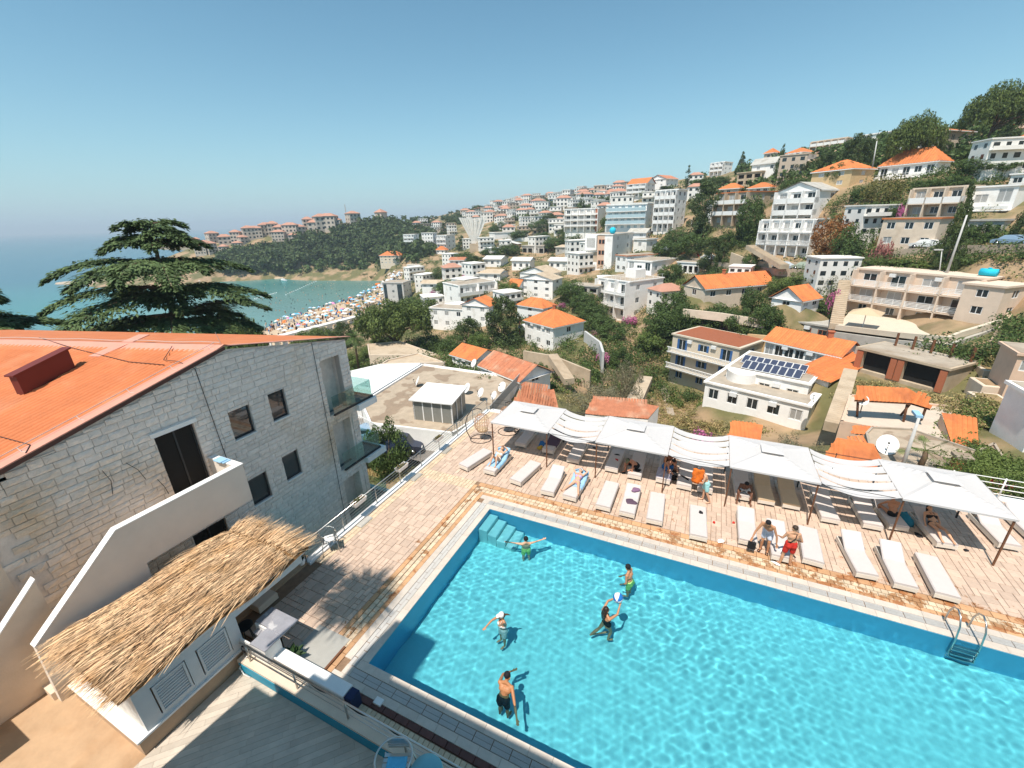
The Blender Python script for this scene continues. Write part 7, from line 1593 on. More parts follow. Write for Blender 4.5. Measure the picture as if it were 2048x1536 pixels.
def crown(kind, v):
 k = (kind, v)
 if k not in CR:
  mt, ck, n, sz, asp = SPEC[kind]; cs, rs = crown_pts(ck, hash((ck, v)) % 1000 if False else len(ck)*100+v); V = leaves(cs, rs, n, sz, asp=asp); me = qmesh('crown', V, [LEAF[mt]])
  if kind == 'bougain':
   top = cs[cs[:, 2] > .15]; V2 = leaves(top+[0, 0, .12], np.full(len(top), .3), 1100, .055, .4, 1, .6); bl = qmesh('blossom', V2, [LEAF['pink']]); CR[(kind, v, 'b')] = bl
  tr_ = MB(); h = {'umb': .62, 'pine': 1.3, 'conifer': 1.7, 'cypress': .8, 'olive': .8, 'broad': .8, 'bush': .3}[ck]; rd = random.Random(v)
  tr_.tube([(0, 0, -.25), (.02, 0, h*.4), (.03, .02, h)], [.06 if ck != 'bush' else .03, .045, .02], 6)
  if ck in ('umb', 'olive', 'broad'):
   for q in range(6):
    c = cs[rd.randrange(len(cs))]; tr_.tube([(.01, 0, h*.45), tuple(c*[.5, .5, .5]+[0, 0, h*.35]), tuple(c)], [.03, .02, .008], 5)
  CR[k] = (me, tr_.mesh('trunk', BARK))
 return CR[k]
def tree(px, py, topy, wpx, d, kind, label, grp=None, cat='tree', v=None, name=None, sink=.1, P=None):
 P = atd(px, py, d) if P is None else P; g = gz(P[0], P[1]); r = ray(px, topy); t = ((P-CAM)[:2] @ r[:2])/(r[:2] @ r[:2]); H = max((CAM+r*t)[2]-min(P[2], g), 1.)
 sc_px = abs(proj(P+nrm(np.cross(P-CAM, [0, 0, 1])))[0]-proj(P)[0]); R0 = wpx/2/max(sc_px, .01); me, tm = crown(kind, v if v is not None else int(px) % 3)
 hz = {'umb': 1.05, 'pine': 2.2, 'conifer': 2.1, 'cypress': 2.05, 'olive': 1.85, 'broad': 1.95, 'bush': .95}[SPEC[kind][1]]
 zb = min(P[2], g); t_ = thing(name or {'bush': 'shrub', 'limebush': 'shrub', 'bougain': 'bougainvillea', 'oleander': 'oleander_shrub', 'umb': 'umbrella_pine', 'pine': 'pine_tree', 'conifer': 'conifer_tree', 'cypress': 'cypress_tree', 'olive': 'olive_tree'}.get(kind, 'broadleaf_tree'), (P[0], P[1], zb), label, cat, grp, (px*1.7) % 6.28)
 wR = R0/(.2 if kind == 'cypress' else 1.) ; t_.scale = (wR, wR, H/hz)
 link('crown', me, t_); link('trunk', tm, t_)
 if kind == 'bougain': link('blossom', CR[('bougain', v if v is not None else int(px) % 3, 'b')], t_)
 return t_
# single trees named one by one
tree(797, 712, 600, 150, 98, 'umb', 'big round umbrella pine above the low roofs left of centre', v=0)
tree(1008, 700, 586, 88, 90, 'pine', 'tall dense dark conifer left of the pyramid roofed white house', v=1)
tree(938, 700, 632, 70, 92, 'pine', 'green bushy pine left of the tall dense conifer', v=0)
tree(905, 705, 665, 55, 88, 'broad', 'low dark tree left of the green bushy pine', v=1)
tree(692, 712, 638, 62, 120, 'pine', 'dark pine just left of the big round umbrella pine', v=2)
tree(640, 702, 660, 110, 125, 'umb', 'low rounded dark pine in front of the beach crowd', v=1)
tree(470, 700, 628, 150, 95, 'umb', 'olive green pine rising behind the orange roof ridge', v=2)
tree(1236, 836, 690, 95, 50, 'olive', 'tall thin trunked olive tree left of the balustrade house', v=0)
tree(1190, 842, 745, 130, 44, 'olive', 'grey green spreading olive tree behind the first cloth shade', v=1)
tree(1258, 806, 700, 60, 56, 'olive', 'sparse olive behind the tall thin trunked olive', v=2)
tree(1600, 905, 838, 150, 30, 'olive', 'low grey olive between the canopies and the solar panel house', v=2)
tree(776, 912, 822, 88, 36, 'broad', 'small dark green tree with a straight trunk beside the parked dark car', v=2)
tree(1404, 470, 352, 84, 138, 'pine', 'tall dark pine right of the stepped white block', v=1)
tree(1440, 555, 480, 60, 118, 'conifer', 'dark conifer above the low arcade building', v=2)
tree(1496, 470, 378, 62, 124, 'broad', 'bright green tree covering the tan three storey house', v=0)
tree(1375, 366, 326, 12, 250, 'cypress', 'slim cypress standing alone on the skyline', v=0)
tree(1163, 418, 384, 14, 260, 'cypress', 'dark cypress beside the orange roof left of centre', v=1)
tree(1168, 420, 398, 22, 262, 'conifer', 'dark conifer touching the cypress by the orange roof', v=0)
tree(1968, 300, 176, 150, 150, 'umb', 'giant dark pine against the sky near the top right corner', v=1)
tree(1822, 325, 234, 122, 136, 'umb', 'spreading dark pine in front of the big cream house', v=1)
tree(1712, 330, 262, 92, 142, 'pine', 'dark pine group below the skyline house', v=2)
tree(1650, 345, 300, 70, 150, 'pine', 'low dark pine left of the skyline pines', v=1)
tree(1560, 335, 284, 32, 190, 'conifer', 'dark pointed conifer between two white skyline houses', v=0)
tree(1480, 350, 302, 36, 235, 'conifer', 'dark conifer right of the pinkish skyline block', v=2)
tree(1655, 520, 418, 98, 106, 'autumn', 'rust coloured tree beside the white terraced villa', v=0)
tree(1695, 528, 436, 86, 102, 'broad', 'dense green tree right of the rust coloured tree', v=1)
tree(1756, 425, 338, 96, 116, 'yellow', 'yellow green tree below the ochre house', v=0)
tree(1885, 548, 362, 88, 92, 'conifer', 'tall irregular dark conifer in front of the cream balcony house', v=1)
tree(2035, 505, 405, 90, 96, 'pine', 'pine leaning in at the right edge above the silver car', v=2)
tree(1765, 505, 448, 60, 98, 'oleander', 'dusty pink oleander by the stone fronted house', cat='shrub', v=0)
tree(1640, 590, 525, 90, 95, 'olive', 'grey green rounded tree above the gabled wing', v=0)
tree(1512, 585, 560, 60, 86, 'broad', 'green tree breaking the line of the long orange roof', v=2)
tree(1680, 352, 320, 60, 130, 'broad', 'green tree behind the ochre house roof', v=0)
for (x, y, t_, w_, d, lab) in ((1455, 632, 604, 40, 84, 'bright pink bougainvillea below the long orange roof'), (1260, 648, 622, 40, 102, 'pink bougainvillea at the foot of the white house with wrapped balconies'), (1190, 675, 655, 26, 90, 'pink bougainvillea on the wall right of the pyramid roofed house'), (1205, 735, 695, 42, 72, 'pink bougainvillea on the slope behind the olive trees'),
       (1670, 592, 560, 44, 86, 'magenta bougainvillea beside the guesthouse stairs'), (1400, 892, 838, 90, 33, 'oleander with pink flowers behind the second cloth shade'), (1805, 420, 392, 34, 110, 'pink flowering shrub left of the cream balcony house'), (1885, 440, 418, 44, 106, 'pink flowering shrub on the terrace of the cream balcony house'), (2040, 325, 290, 60, 126, 'purple bougainvillea by the arcade house at the right edge'),
       (930, 558, 542, 22, 165, 'small pink shrub by the garden bungalow'), (866, 585, 566, 22, 160, 'pink shrub at the wall of the grey roofed bungalow'), (1124, 620, 600, 22, 108, 'pink shrub above the retaining wall near the pyramid roof')):
 tree(x, y, t_, w_, d, 'bougain', lab, cat='shrub')
# more trees that fill the slopes; shared phrase per kind
fill_ = [(1000, 470, 440, 40, 'broad'), (1040, 480, 455, 40, 'broad'), (1100, 460, 425, 50, 'pine'), (1080, 468, 435, 46, 'broad'), (930, 530, 500, 46, 'broad'), (950, 540, 510, 44, 'pine'), (985, 515, 490, 46, 'broad'), (1020, 510, 485, 44, 'broad'), (925, 500, 470, 30, 'conifer'), (880, 560, 530, 30, 'broad'), (900, 590, 555, 60, 'broad'),
  (870, 600, 560, 50, 'lime'), (848, 640, 585, 60, 'lime'), (825, 620, 590, 50, 'broad'), (1085, 480, 460, 30, 'broad'), (1110, 500, 470, 46, 'broad'), (1150, 490, 455, 50, 'broad'), (1130, 485, 452, 44, 'pine'), (1160, 530, 500, 40, 'broad'), (1060, 560, 530, 40, 'broad'), (1020, 590, 560, 40, 'lime'), (1005, 560, 540, 24, 'broad'), (1140, 600, 560, 56, 'broad'), (1170, 620, 580, 56, 'broad'),
  (1185, 640, 600, 60, 'broad'), (1150, 580, 556, 40, 'lime'), (1200, 660, 625, 56, 'broad'), (1225, 680, 640, 60, 'broad'), (1340, 640, 570, 66, 'broad'), (1320, 680, 610, 70, 'broad'), (1300, 700, 650, 60, 'lime'), (1365, 660, 600, 60, 'broad'), (1400, 670, 620, 60, 'broad'), (1440, 660, 600, 70, 'broad'), (1480, 670, 610, 66, 'broad'), (1530, 660, 600, 60, 'broad'), (1570, 650, 600, 60, 'lime'), (1610, 650, 610, 60, 'broad'),
  (1650, 640, 600, 60, 'broad'), (1290, 610, 560, 50, 'broad'), (1340, 560, 520, 50, 'broad'), (1370, 590, 550, 50, 'lime'), (1400, 600, 545, 50, 'broad'), (1330, 520, 470, 60, 'broad'), (1380, 520, 460, 66, 'broad'), (1350, 500, 450, 50, 'broad'), (1420, 540, 470, 60, 'pine'), (1460, 590, 550, 60, 'lime'), (1500, 580, 545, 60, 'broad'), (1560, 590, 550, 60, 'lime'), (1600, 570, 540, 60, 'lime'), (1490, 480, 440, 40, 'broad'),
  (1450, 500, 455, 44, 'broad'), (1700, 460, 420, 40, 'broad'), (1740, 440, 400, 50, 'broad'), (1780, 440, 405, 40, 'broad'), (1790, 550, 515, 80, 'lime'), (1840, 560, 520, 60, 'lime'), (1750, 560, 510, 60, 'lime'), (1960, 480, 440, 80, 'broad'), (1900, 470, 430, 60, 'broad'), (1960, 440, 410, 60, 'lime'), (2000, 350, 320, 90, 'broad'), (1950, 350, 310, 90, 'broad'), (1900, 380, 350, 80, 'broad'), (1850, 390, 355, 60, 'broad'),
  (1640, 400, 370, 60, 'pine'), (1600, 350, 320, 60, 'pine'), (1580, 390, 350, 50, 'broad'), (1530, 360, 330, 40, 'pine'), (1440, 370, 350, 40, 'broad'), (1400, 385, 350, 50, 'broad'), (1330, 400, 370, 50, 'pine'), (1240, 410, 385, 40, 'broad'), (1190, 440, 410, 40, 'broad'), (1215, 460, 430, 30, 'broad'), (1005, 420, 404, 30, 'broad'), (960, 428, 410, 30, 'pine'), (1040, 410, 398, 24, 'broad'), (1100, 440, 420, 40, 'broad'),
  (890, 470, 445, 30, 'conifer'), (770, 700, 660, 50, 'broad'), (860, 700, 665, 50, 'broad'), (740, 720, 690, 40, 'lime'), (700, 740, 700, 50, 'lime'), (1060, 740, 700, 30, 'broad'), (1080, 770, 720, 34, 'broad'), (960, 700, 660, 40, 'lime'), (1190, 760, 720, 40, 'bush'), (1280, 780, 740, 40, 'lime'), (1240, 740, 690, 50, 'broad'), (1350, 810, 780, 40, 'limebush'), (1400, 830, 790, 40, 'limebush'), (1380, 800, 770, 40, 'bush'),
  (1520, 700, 650, 30, 'broad'), (1690, 700, 670, 40, 'broad'), (2030, 560, 520, 60, 'bush'), (1930, 560, 530, 40, 'bush'), (1980, 730, 700, 40, 'bush'), (600, 715, 680, 50, 'pine'), (2010, 300, 250, 60, 'pine'), (1880, 320, 280, 50, 'pine'), (1780, 340, 300, 50, 'pine'), (1720, 400, 370, 40, 'broad'), (1620, 480, 450, 30, 'broad'), (1500, 540, 500, 36, 'broad')]
nm_ = {'broad': 'green tree', 'lime': 'fresh-green tree', 'pine': 'dark pine', 'conifer': 'pointed conifer', 'bush': 'green shrub', 'limebush': 'pale shrub'}
def infoot(x, y, mrg=.6):
 for h in HS.values():
  if 'P' not in h: continue
  dx, dy = x-h['P'][0], y-h['P'][1]; a = dx*h['uL'][0]+dy*h['uL'][1]; b_ = dx*h['uR'][0]+dy*h['uR'][1]
  if -mrg-1.6 < a < h['WL']+mrg and -mrg-1.2 < b_ < h['WR']+mrg: return True
 return False
HS.pop('SC', None)
for (x, y, t_, w_, k) in fill_:
 P = drop(x, y, 25)
 if P is None: continue
 for s_ in range(8):
  if not infoot(P[0], P[1], 1.): break
  v = nrm([P[0]-CAM[0], P[1]-CAM[1], 0]); P = P+v*1.8; P[2] = gz(P[0], P[1])
 lab = uniq(nm_[k], x, y)
 d = math.hypot(P[0]-CAM[0], P[1]-CAM[1]); tree(x, y, t_, w_*1.1, d, k, lab, 'shrubs on the town slopes' if 'bush' in k else 'trees between the hillside houses', cat='shrub' if 'bush' in k else 'tree', P=P)
# undergrowth: thousands of small plants nobody could count
def scatter(name, n, region, mat, rmin, rmax, per, size, hf=.6, seed=1, mind=25, avoid=True, zmin=SEA+1.2, flat=1., tst=None):
 r = np.random.default_rng(seed); Vs = []; cnt = 0; tries = 0
 while cnt < n and tries < n*4:
  tries += 1; x, y = region(r); P = drop(x, y, mind)
  if P is None or P[2] < zmin: continue
  if avoid and (infoot(P[0], P[1], .3) or (1672 < x < 2010 and 590 < y < 700)): continue
  if tst and not tst(P): continue
  d = math.hypot(P[0]-CAM[0], P[1]-CAM[1]); R0 = r.uniform(rmin, rmax); k = int(per*(1 if d < 140 else .55)); cs = P+np.c_[r.normal(0, .5*R0, 5), r.normal(0, .5*R0, 5), r.uniform(.1, .7, 5)*R0*hf*1.3]
  Vs.append(leaves(cs, np.full(5, R0*.5), k, size*(1 if d < 140 else 1.8), .2, hf)); cnt += 1
 o = link(name, qmesh(name, np.concatenate(Vs), [LEAF[mat]])); tag(o, kind='stuff'); return o
def seg(pts):                                # random point in a band between two polylines
 xs = [p[0] for p in pts]; y0 = [p[1] for p in pts]; y1 = [p[2] for p in pts]
 def f(r): x = r.uniform(xs[0], xs[-1]); return x, r.uniform(np.interp(x, xs, y0), np.interp(x, xs, y1))
 return f
town = seg([(700, 560, 760), (850, 500, 760), (1000, 420, 780), (1200, 400, 790), (1400, 380, 800), (1700, 320, 760), (2048, 260, 720)])
tag(scatter('green_undergrowth', 2300, town, 'broad', 1.0, 2.6, 95, .17, .7, 1), 'dense green shrubs and climbers covering the slopes between houses', 'undergrowth')
tag(scatter('light_undergrowth', 750, town, 'lime', .8, 2.0, 80, .15, .6, 2), 'light green shrubs on the slopes between houses', 'undergrowth')
tag(scatter('dry_grass', 900, seg([(1000, 430, 800), (1300, 620, 880), (1500, 640, 880), (1800, 500, 760), (2048, 480, 800)]), 'grass', .5, 1.6, 60, .12, .4, 3), 'tufts of dry yellow grass on the slopes', 'grass')
tag(scatter('terrace_grass', 330, seg([(1690, 690, 850), (1800, 690, 800), (1900, 700, 860), (2000, 690, 860)]), 'grass', .4, 1.2, 70, .10, .4, 14, 25), 'dry grass and weeds around the garage building', 'grass')
tag(scatter('bank_shrubs', 260, seg([(1885, 850, 960), (1960, 800, 970), (2048, 860, 980)]), 'lime', .4, 1.1, 80, .10, .5, 15, 22), 'green weeds on the bank behind the right canopy', 'shrubs')
tag(scatter('near_grass', 420, seg([(1270, 790, 900), (1440, 800, 870)]), 'grass', .3, .9, 70, .09, .35, 4, 20), 'dry grass on the bank behind the second canopy', 'grass')
tag(scatter('lawn', 600, seg([(735, 915, 965), (870, 905, 960)]), 'grass', .3, .7, 50, .07, .18, 5, 15), 'patchy yellow and green lawn beside the parked car', 'grass')
tag(scatter('lawn_weeds', 260, seg([(760, 925, 960), (850, 915, 950)]), 'lime', .3, .6, 50, .07, .2, 6, 15), 'green weeds in the lawn beside the parked car', 'grass')
tag(scatter('headland_wood', 430, seg([(455, 508, 545), (520, 500, 535), (580, 500, 540), (600, 480, 530), (660, 468, 530), (700, 455, 528), (770, 440, 520), (860, 448, 510)]), 'pine', 4.5, 8.5, 330, .85, .8, 7, 300, False, SEA+4), 'dark wood covering the headland below the old town', 'wood')
tag(scatter('headland_shrubs', 260, seg([(430, 510, 548), (520, 500, 545), (600, 490, 545), (720, 470, 540), (860, 450, 520)]), 'broad', 3, 6, 200, .7, .7, 8, 300, False, SEA+2), 'lighter shrubs on the headland slope', 'shrubs')
tag(scatter('ridge_scrub', 330, seg([(845, 436, 462), (950, 416, 445), (1060, 398, 440), (1250, 372, 420)]), 'pine', 2.5, 5.5, 120, .7, .7, 9, 250), 'scrub on the far ridge above the town', 'scrub')
tag(scatter('skyline_scrub', 200, seg([(1280, 362, 400), (1400, 350, 400), (1560, 318, 380), (1700, 285, 350), (1800, 265, 340), (2048, 235, 320)]), 'broad', 1.5, 3.4, 170, .3, .8, 10, 90), 'dark scrub along the right hill top', 'scrub')
# hedge behind the right canopy
def hedge(label, pts, h, mat, n, seed):
 r = np.random.default_rng(seed); cs = []
 for k in range(n): t = r.uniform(0, len(pts)-1.001); i = int(t); p = pts[i]*(1-(t-i))+pts[i+1]*(t-i); cs.append(p+[r.normal(0, .3), r.normal(0, .3), r.uniform(.1, h)])
 o = link('hedge', qmesh('hedge', leaves(np.array(cs), np.full(n, .38), n*110, .055), [LEAF[mat]])); return tag(o, label, 'hedge')
hedge('green hedge outside the deck behind the right canopy', [at(1930, 945, -1.2), at(1975, 985, -1.2), at(2045, 1000, -1.2), at(2130, 1015, -1.2)], .9, 'lime', 90, 3)
# ------------------------------------------------------------------ cedars
def cedar(P, H, R0, label, seed, n_br=46, lean=0.):
 t_ = thing('cedar_tree', P, label, 'tree'); r = np.random.default_rng(seed); X, Y, Z0 = P; tr_ = MB()
 ctr = lambda z: np.array([X+lean*z, Y+.3*math.sin(z*.3), Z0+z])
 tr_.tube([ctr(z) for z in np.linspace(0, H*.96, 9)], list(np.linspace(.62, .10, 9)), 8); Vs = []; lb = MB()
 drops = [.3, 1.3, 3.2, 5.4, 7.6]; tiers = [(H-q)/H for q in drops]
 for ti, tz in enumerate(tiers):
  nb = int(n_br/len(tiers))+3
  for k in range(nb):
   a = 2*math.pi*(k+r.uniform(-.3, .3))/nb+ti*.7; prof = [.28, .47, .80, 1.0, .97][ti]; L_ = R0*prof*r.uniform(.45, 1.06); z0 = H*tz+r.uniform(-.4, .4); o = ctr(z0)
   rise = .10*L_*r.uniform(.2, 1.2) ; pts = [o+np.array([math.cos(a), math.sin(a), 0])*L_*s_+[0, 0, rise*math.sin(s_*2.2)-.20*L_*s_**2.6] for s_ in np.linspace(0, 1, 7)]
   lb.tube(pts, [.13*(1-s_*.85)*(L_/R0+.3) for s_ in np.linspace(0, 1, 7)], 5)
   m_ = int(1050*L_/R0*1.5); s_ = r.uniform(.16, 1.04, m_)**.8; wdt = L_*.26*np.sin(np.clip(s_*1.05, 0, 1)*2.7+.25).clip(.2, 1); lat = r.normal(0, .5, m_)*wdt
   base = o+np.outer(s_*L_, [math.cos(a), math.sin(a), 0])+np.outer(lat, [-math.sin(a), math.cos(a), 0]); base[:, 2] = o[2]+rise*np.sin(s_*2.2)-.20*L_*s_**2.6-.16*np.abs(lat)+r.normal(.06, .10, m_)
   fa = a+np.sign(lat)*r.uniform(.2, 1.0, m_); dirv = np.stack([np.cos(fa), np.sin(fa), r.uniform(-.65, -.05, m_)], 1); ln = r.uniform(.22, .52, m_)[:, None]; sd = np.stack([-np.sin(fa), np.cos(fa), r.normal(0, .25, m_)], 1)*r.uniform(.05, .12, m_)[:, None]
   Vs.append(np.stack([base, base+dirv*ln*.5+sd+[0, 0, .03], base+dirv*ln, base+dirv*ln*.5-sd+[0, 0, .03]], 1).reshape(-1, 3))
 o = link('crown', qmesh('crown', np.concatenate(Vs), [LEAF['cedar']])); adopt(o, t_); tr_.build('trunk', BARK, t_); lb.build('limbs', BARK, t_); return t_
pc = atd(362, 640, 46); gz0 = -10.5
r_ = ray(330, 447); tt = ((pc-CAM)[:2] @ r_[:2])/(r_[:2] @ r_[:2]); top_z = (CAM+r_*tt)[2]
cedar(np.array([pc[0], pc[1], gz0]), top_z-gz0, 8.9, 'great spreading cedar behind the orange roof, in front of the sea', 5, 42, -.02)
pc = atd(-40, 640, 44); r_ = ray(0, 545); tt = ((pc-CAM)[:2] @ r_[:2])/(r_[:2] @ r_[:2]); cedar(np.array([pc[0], pc[1], gz0]), (CAM+r_*tt)[2]-gz0, 5.2, 'second cedar cut off by the left picture edge', 8, 34)
# palms
def palm(P, h, R0, label, seed, n=30, fan=False):
 t_ = thing('palm_tree', P, label, 'palm'); rd = random.Random(seed); a = MB(); P = Vector([float(c) for c in P]); a.tube([P+Vector((0, 0, -.5)), P+Vector((.1, 0, h*.5)), P+Vector((.05, .1, h))], [.2, .16, .14], 7); a.build('trunk', BARK, t_); m = MB()
 for k in range(n):
  q = rd.uniform(0, 6.28); e = rd.uniform(-.5, 1.2); d0 = Vector((math.cos(q)*math.cos(e), math.sin(q)*math.cos(e), math.sin(e))); o = P+Vector((.05, .1, h)); sd = Vector((-math.sin(q), math.cos(q), 0)); L_ = R0*rd.uniform(.75, 1.1); m = MB()
  if fan:
   c = o+d0*L_*.55; m.tube([o, c], .015, 4)
   for j in range(13): f = (j-6)/6*1.5; dd = (d0*math.cos(f)+sd*math.sin(f)); m.add([c, c+dd*L_*.3+sd.cross(d0)*.02+sd*.03, c+dd*L_*.5-Vector((0, 0, .1)), c+dd*L_*.3-sd*.03], [(0, 1, 2, 3)])
  else:
   pts = [o+d0*L_*s_-Vector((0, 0, .55*L_*s_**2)) for s_ in (0, .25, .5, .75, 1.)]
   for i in range(4):
    for j in range(5):
     p = pts[i].lerp(pts[i+1], j/5)
     for s_ in (-1, 1): tip = p+sd*s_*L_*.18+(pts[i+1]-pts[i]).normalized()*L_*.08-Vector((0, 0, .1)); m.add([p, p+(pts[i+1]-pts[i])*.12, tip], [(0, 1, 2)])
  m.build('frond', LEAF['lime' if fan else 'broad'], t_)
P = atd(717, 738, 68); palm(P, 5.2, 2.1, 'dusty palm tree with dry fronds left of the flat roofs', 3, 34)
P = at(1842, 925, -4.2); palm(P, .9, 1.5, 'green fan palm beside the lamp post behind the right canopy', 4, 16, True)
# ================================================================== BEACH, BAY
bw_ = [(774, 563), (766, 580), (750, 586), (690, 602), (610, 624), (560, 640), (520, 662)]; bb_ = [(812, 572), (803, 600), (790, 614), (742, 640), (678, 664), (630, 690), (560, 715)]
bt = MB(); vs = []; nA, nB = 40, 10
def pl_(L_, t): t *= len(L_)-1; i = min(int(t), len(L_)-2); f = t-i; return L_[i][0]*(1-f)+L_[i+1][0]*f, L_[i][1]*(1-f)+L_[i+1][1]*f
for i in range(nA+1):
 a, b_ = pl_(bw_, i/nA), pl_(bb_, i/nA); A, Bq = at(a[0], a[1], SEA-.15), at(b_[0], b_[1], SEA+2.4)
 for j in range(nB+1): f = j/nB; p = A*(1-f)+Bq*f; p[2] = max(SEA-.15+2.5*f**1.2, gz(p[0], p[1])+.12 if j > 0 else -99); vs.append(tuple(p))
bt.add(vs, [(i*(nB+1)+j, (i+1)*(nB+1)+j, (i+1)*(nB+1)+j+1, i*(nB+1)+j+1) for i in range(nA) for j in range(nB)], 0, True)
SANDM = PM('beach_sand', (.50, .38, .26), .95, .12, .8, .2, 5); beach = bt.build('beach', SANDM); tag(beach, kind='structure')
def bpt(u, v): i = int(u*nA); j = int(v*nB); return np.array(vs[min(i, nA)*(nB+1)+min(j, nB)])
um = {}
for c in ('skyb', 'lblue', 'white2', 'orange', 'turq', 'beige', 'blue', 'pink'):
 m = MB(); n = 8; m.add([(.98*math.cos(2*math.pi*k/n), .98*math.sin(2*math.pi*k/n), 2.0) for k in range(n)]+[(0, 0, 2.5)], [(k, (k+1) % n, n) for k in range(n)]+[tuple(range(n))[::-1]]); um[c] = m.mesh('umbrella_cloth', M[c] if c != 'beige' else M['offwhite'])
pm = MB(); pm.tube([(0, 0, 0), (0, 0, 2.4)], .04, 4); pm = pm.mesh('umbrella_pole', M['white2'])
rd = random.Random(5); cname = dict(skyb='sky blue', lblue='pale blue', white2='white', orange='orange', turq='turquoise', beige='straw coloured', blue='deep blue', pink='pink')
for k in range(190):
 u, v = rd.uniform(.02, .93), rd.uniform(.16, .92); 
 if u < .36: c = rd.choice(('beige', 'beige', 'beige', 'lblue'))
 else: c = rd.choice(('skyb', 'lblue', 'lblue', 'white2', 'white2', 'orange', 'beige', 'beige', 'pink', 'skyb', 'white2'))
 p = bpt(u, v)+[rd.uniform(-1.5, 1.5), rd.uniform(-1.5, 1.5), 0]; t_ = thing('beach_umbrella', p, cname[c]+' umbrella on the crowded beach of the bay', 'umbrella', cname[c]+' umbrellas on the beach'); link('cloth', um[c], t_); link('pole', pm, t_)
cw = MB()
for k in range(900):
 u, v = rd.uniform(0, 1), rd.uniform(.02, .98); p = bpt(u, v)+[rd.uniform(-2, 2), rd.uniform(-2, 2), .05]; h = rd.choice((.4, 1.6, 1.6)); c = rd.randrange(4); cw.box(p[0]-.2, p[0]+.2, p[1]-.2, p[1]+.2, p[2], p[2]+h*.62, c).sph((p[0], p[1], p[2]+h*.62+.12), .13, 5, 4, 0)
for k in range(260):
 x, y = rd.uniform(520, 770), rd.uniform(556, 650)
 if y > np.interp(x, [520, 610, 690, 766], [655, 620, 598, 576]): continue
 p = at(x, y, SEA); cw.sph((p[0], p[1], SEA+.15), .28, 5, 4, rd.choice((0, 3)))
tag(cw.build('beach_crowd', [skin(TAN), M['offwhite'], M['blue'], M['black']]), 'crowd of bathers and towels on the beach and in the shallow water', 'crowd', kind='stuff')
# promenade with arches, far quay, pier, rocks
a = MB(); 
for i in range(12):
 x0, y0 = 545+i*15, 700-i*4.2; A, Bq = at(x0, y0, SEA+3), at(x0+13, y0-3.6, SEA+3); u = nrm(Bq-A); w_ = np.linalg.norm(Bq-A); a.ob(A, u*w_*.16, np.array([0, 0, 3.2]), np.cross(u, [0, 0, 1])*-2.5).ob(A+[0, 0, 3.2], u*w_*1.2, np.array([0, 0, .6]), np.cross(u, [0, 0, 1])*-3)
tag(a.build('promenade_arcade', M['white_f'], None), 'white arched promenade wall at the back of the beach', 'promenade')
M['rock'] = PM('coast_rock', (.45, .36, .28), .95, .2, .3, .8, 1.5)
def ribbon(pts, w0, z0, z1, name, mat, seed=1, jit=.4):
 r = random.Random(seed); m = MB(); vs = []
 for i, p in enumerate(pts):
  q = pts[min(i+1, len(pts)-1)]-pts[max(i-1, 0)]; s_ = nrm([-q[1], q[0], 0]); h = z1+r.uniform(-jit, jit)
  vs += [(*(p-s_*w0)[:2], z0), (*(p-s_*w0*.6)[:2], h), (*(p+s_*w0*.6)[:2], h+r.uniform(-jit, jit)*.5), (*(p+s_*w0)[:2], z0)]
 m.add(vs, [(i*4+j, (i+1)*4+j, (i+1)*4+j+1, i*4+j+1) for i in range(len(pts)-1) for j in range(3)]+[(3, 2, 1, 0)]); return m.build(name, mat)
line = lambda L_, n: [np.array([*(np.array(at(*pl_(L_, i/n), SEA))[:2]), SEA]) for i in range(n+1)]
tag(ribbon(line([(122, 567), (200, 568), (330, 564), (420, 562)], 24), 5.5, SEA-1, SEA+1.6, 'breakwater', M['rock'], 3, .7), 'low rocky breakwater reaching out from the headland', 'breakwater')
tag(ribbon(line([(400, 562), (480, 560), (560, 556), (650, 549), (735, 547), (775, 556)], 40), 6, SEA-1, SEA+1.0, 'quay', SANDM, 4, .2), kind='structure')
for (x0, y0, x1, y1, lab) in ((590, 545, 640, 540, 'beach bar terrace at the foot of the wood, left one'), (640, 542, 690, 538, 'beach bar terrace at the foot of the wood, middle one'), (695, 540, 735, 537, 'beach bar terrace at the foot of the wood, right one')):
 A, Bq = at(x0, y0, SEA+2), at(x1, y1, SEA+2); u = nrm(Bq-A); w_ = np.linalg.norm(Bq-A); v = np.cross([0, 0, 1], u); t_ = thing('beach_bar', A, lab, 'beach bar'); m = MB()
 for k in range(7): m.tube([A+u*w_*k/6, A+u*w_*k/6+[0, 0, 3.4]], .2, 4)
 m.build('posts', M['wood'], t_); m = MB(); m.ob(A+[0, 0, 3.4], u*w_, v*9, np.array([0, 0, .4])); m.build('roof', M['offwhite'] if 'right' in lab else M['dark'], t_); m = MB(); m.ob(A-[0, 0, 1.5], u*w_, v*9, np.array([0, 0, 1.7])); m.build('deck', M['tan_f'], t_)
def boat(px, py, L_, rz, lab, col='white2'):
 p = at(px, py, SEA); t_ = thing('boat', p, lab, 'boat', None, rz); m = MB(); vs = []; n = 9
 for i in range(n+1):
  u = i/n; w_ = L_*.16*math.sin(math.pi*min(.5+u*.5, 1))**.6 if u > .5 else L_*.16*(.85+.3*u)
  vs += [(-w_, u*L_-L_/2, .9+.3*u*u), (-w_*.6, u*L_-L_/2, -.2), (w_*.6, u*L_-L_/2, -.2), (w_, u*L_-L_/2, .9+.3*u*u)]
 m.add(vs, [(i*4+j, (i+1)*4+j, (i+1)*4+j+1, i*4+j+1) for i in range(n) for j in range(4) if j < 3]+[(i*4, (i+1)*4, (i+1)*4+3, i*4+3)[::-1] for i in range(n)]+[(0, 1, 2, 3)]); link('hull', m.mesh('hull', M[col]), t_)
 m = MB(); m.box(-L_*.09, L_*.09, -L_*.12, L_*.12, .9, 1.9); link('cabin', m.mesh('cabin', M['white2']), t_)
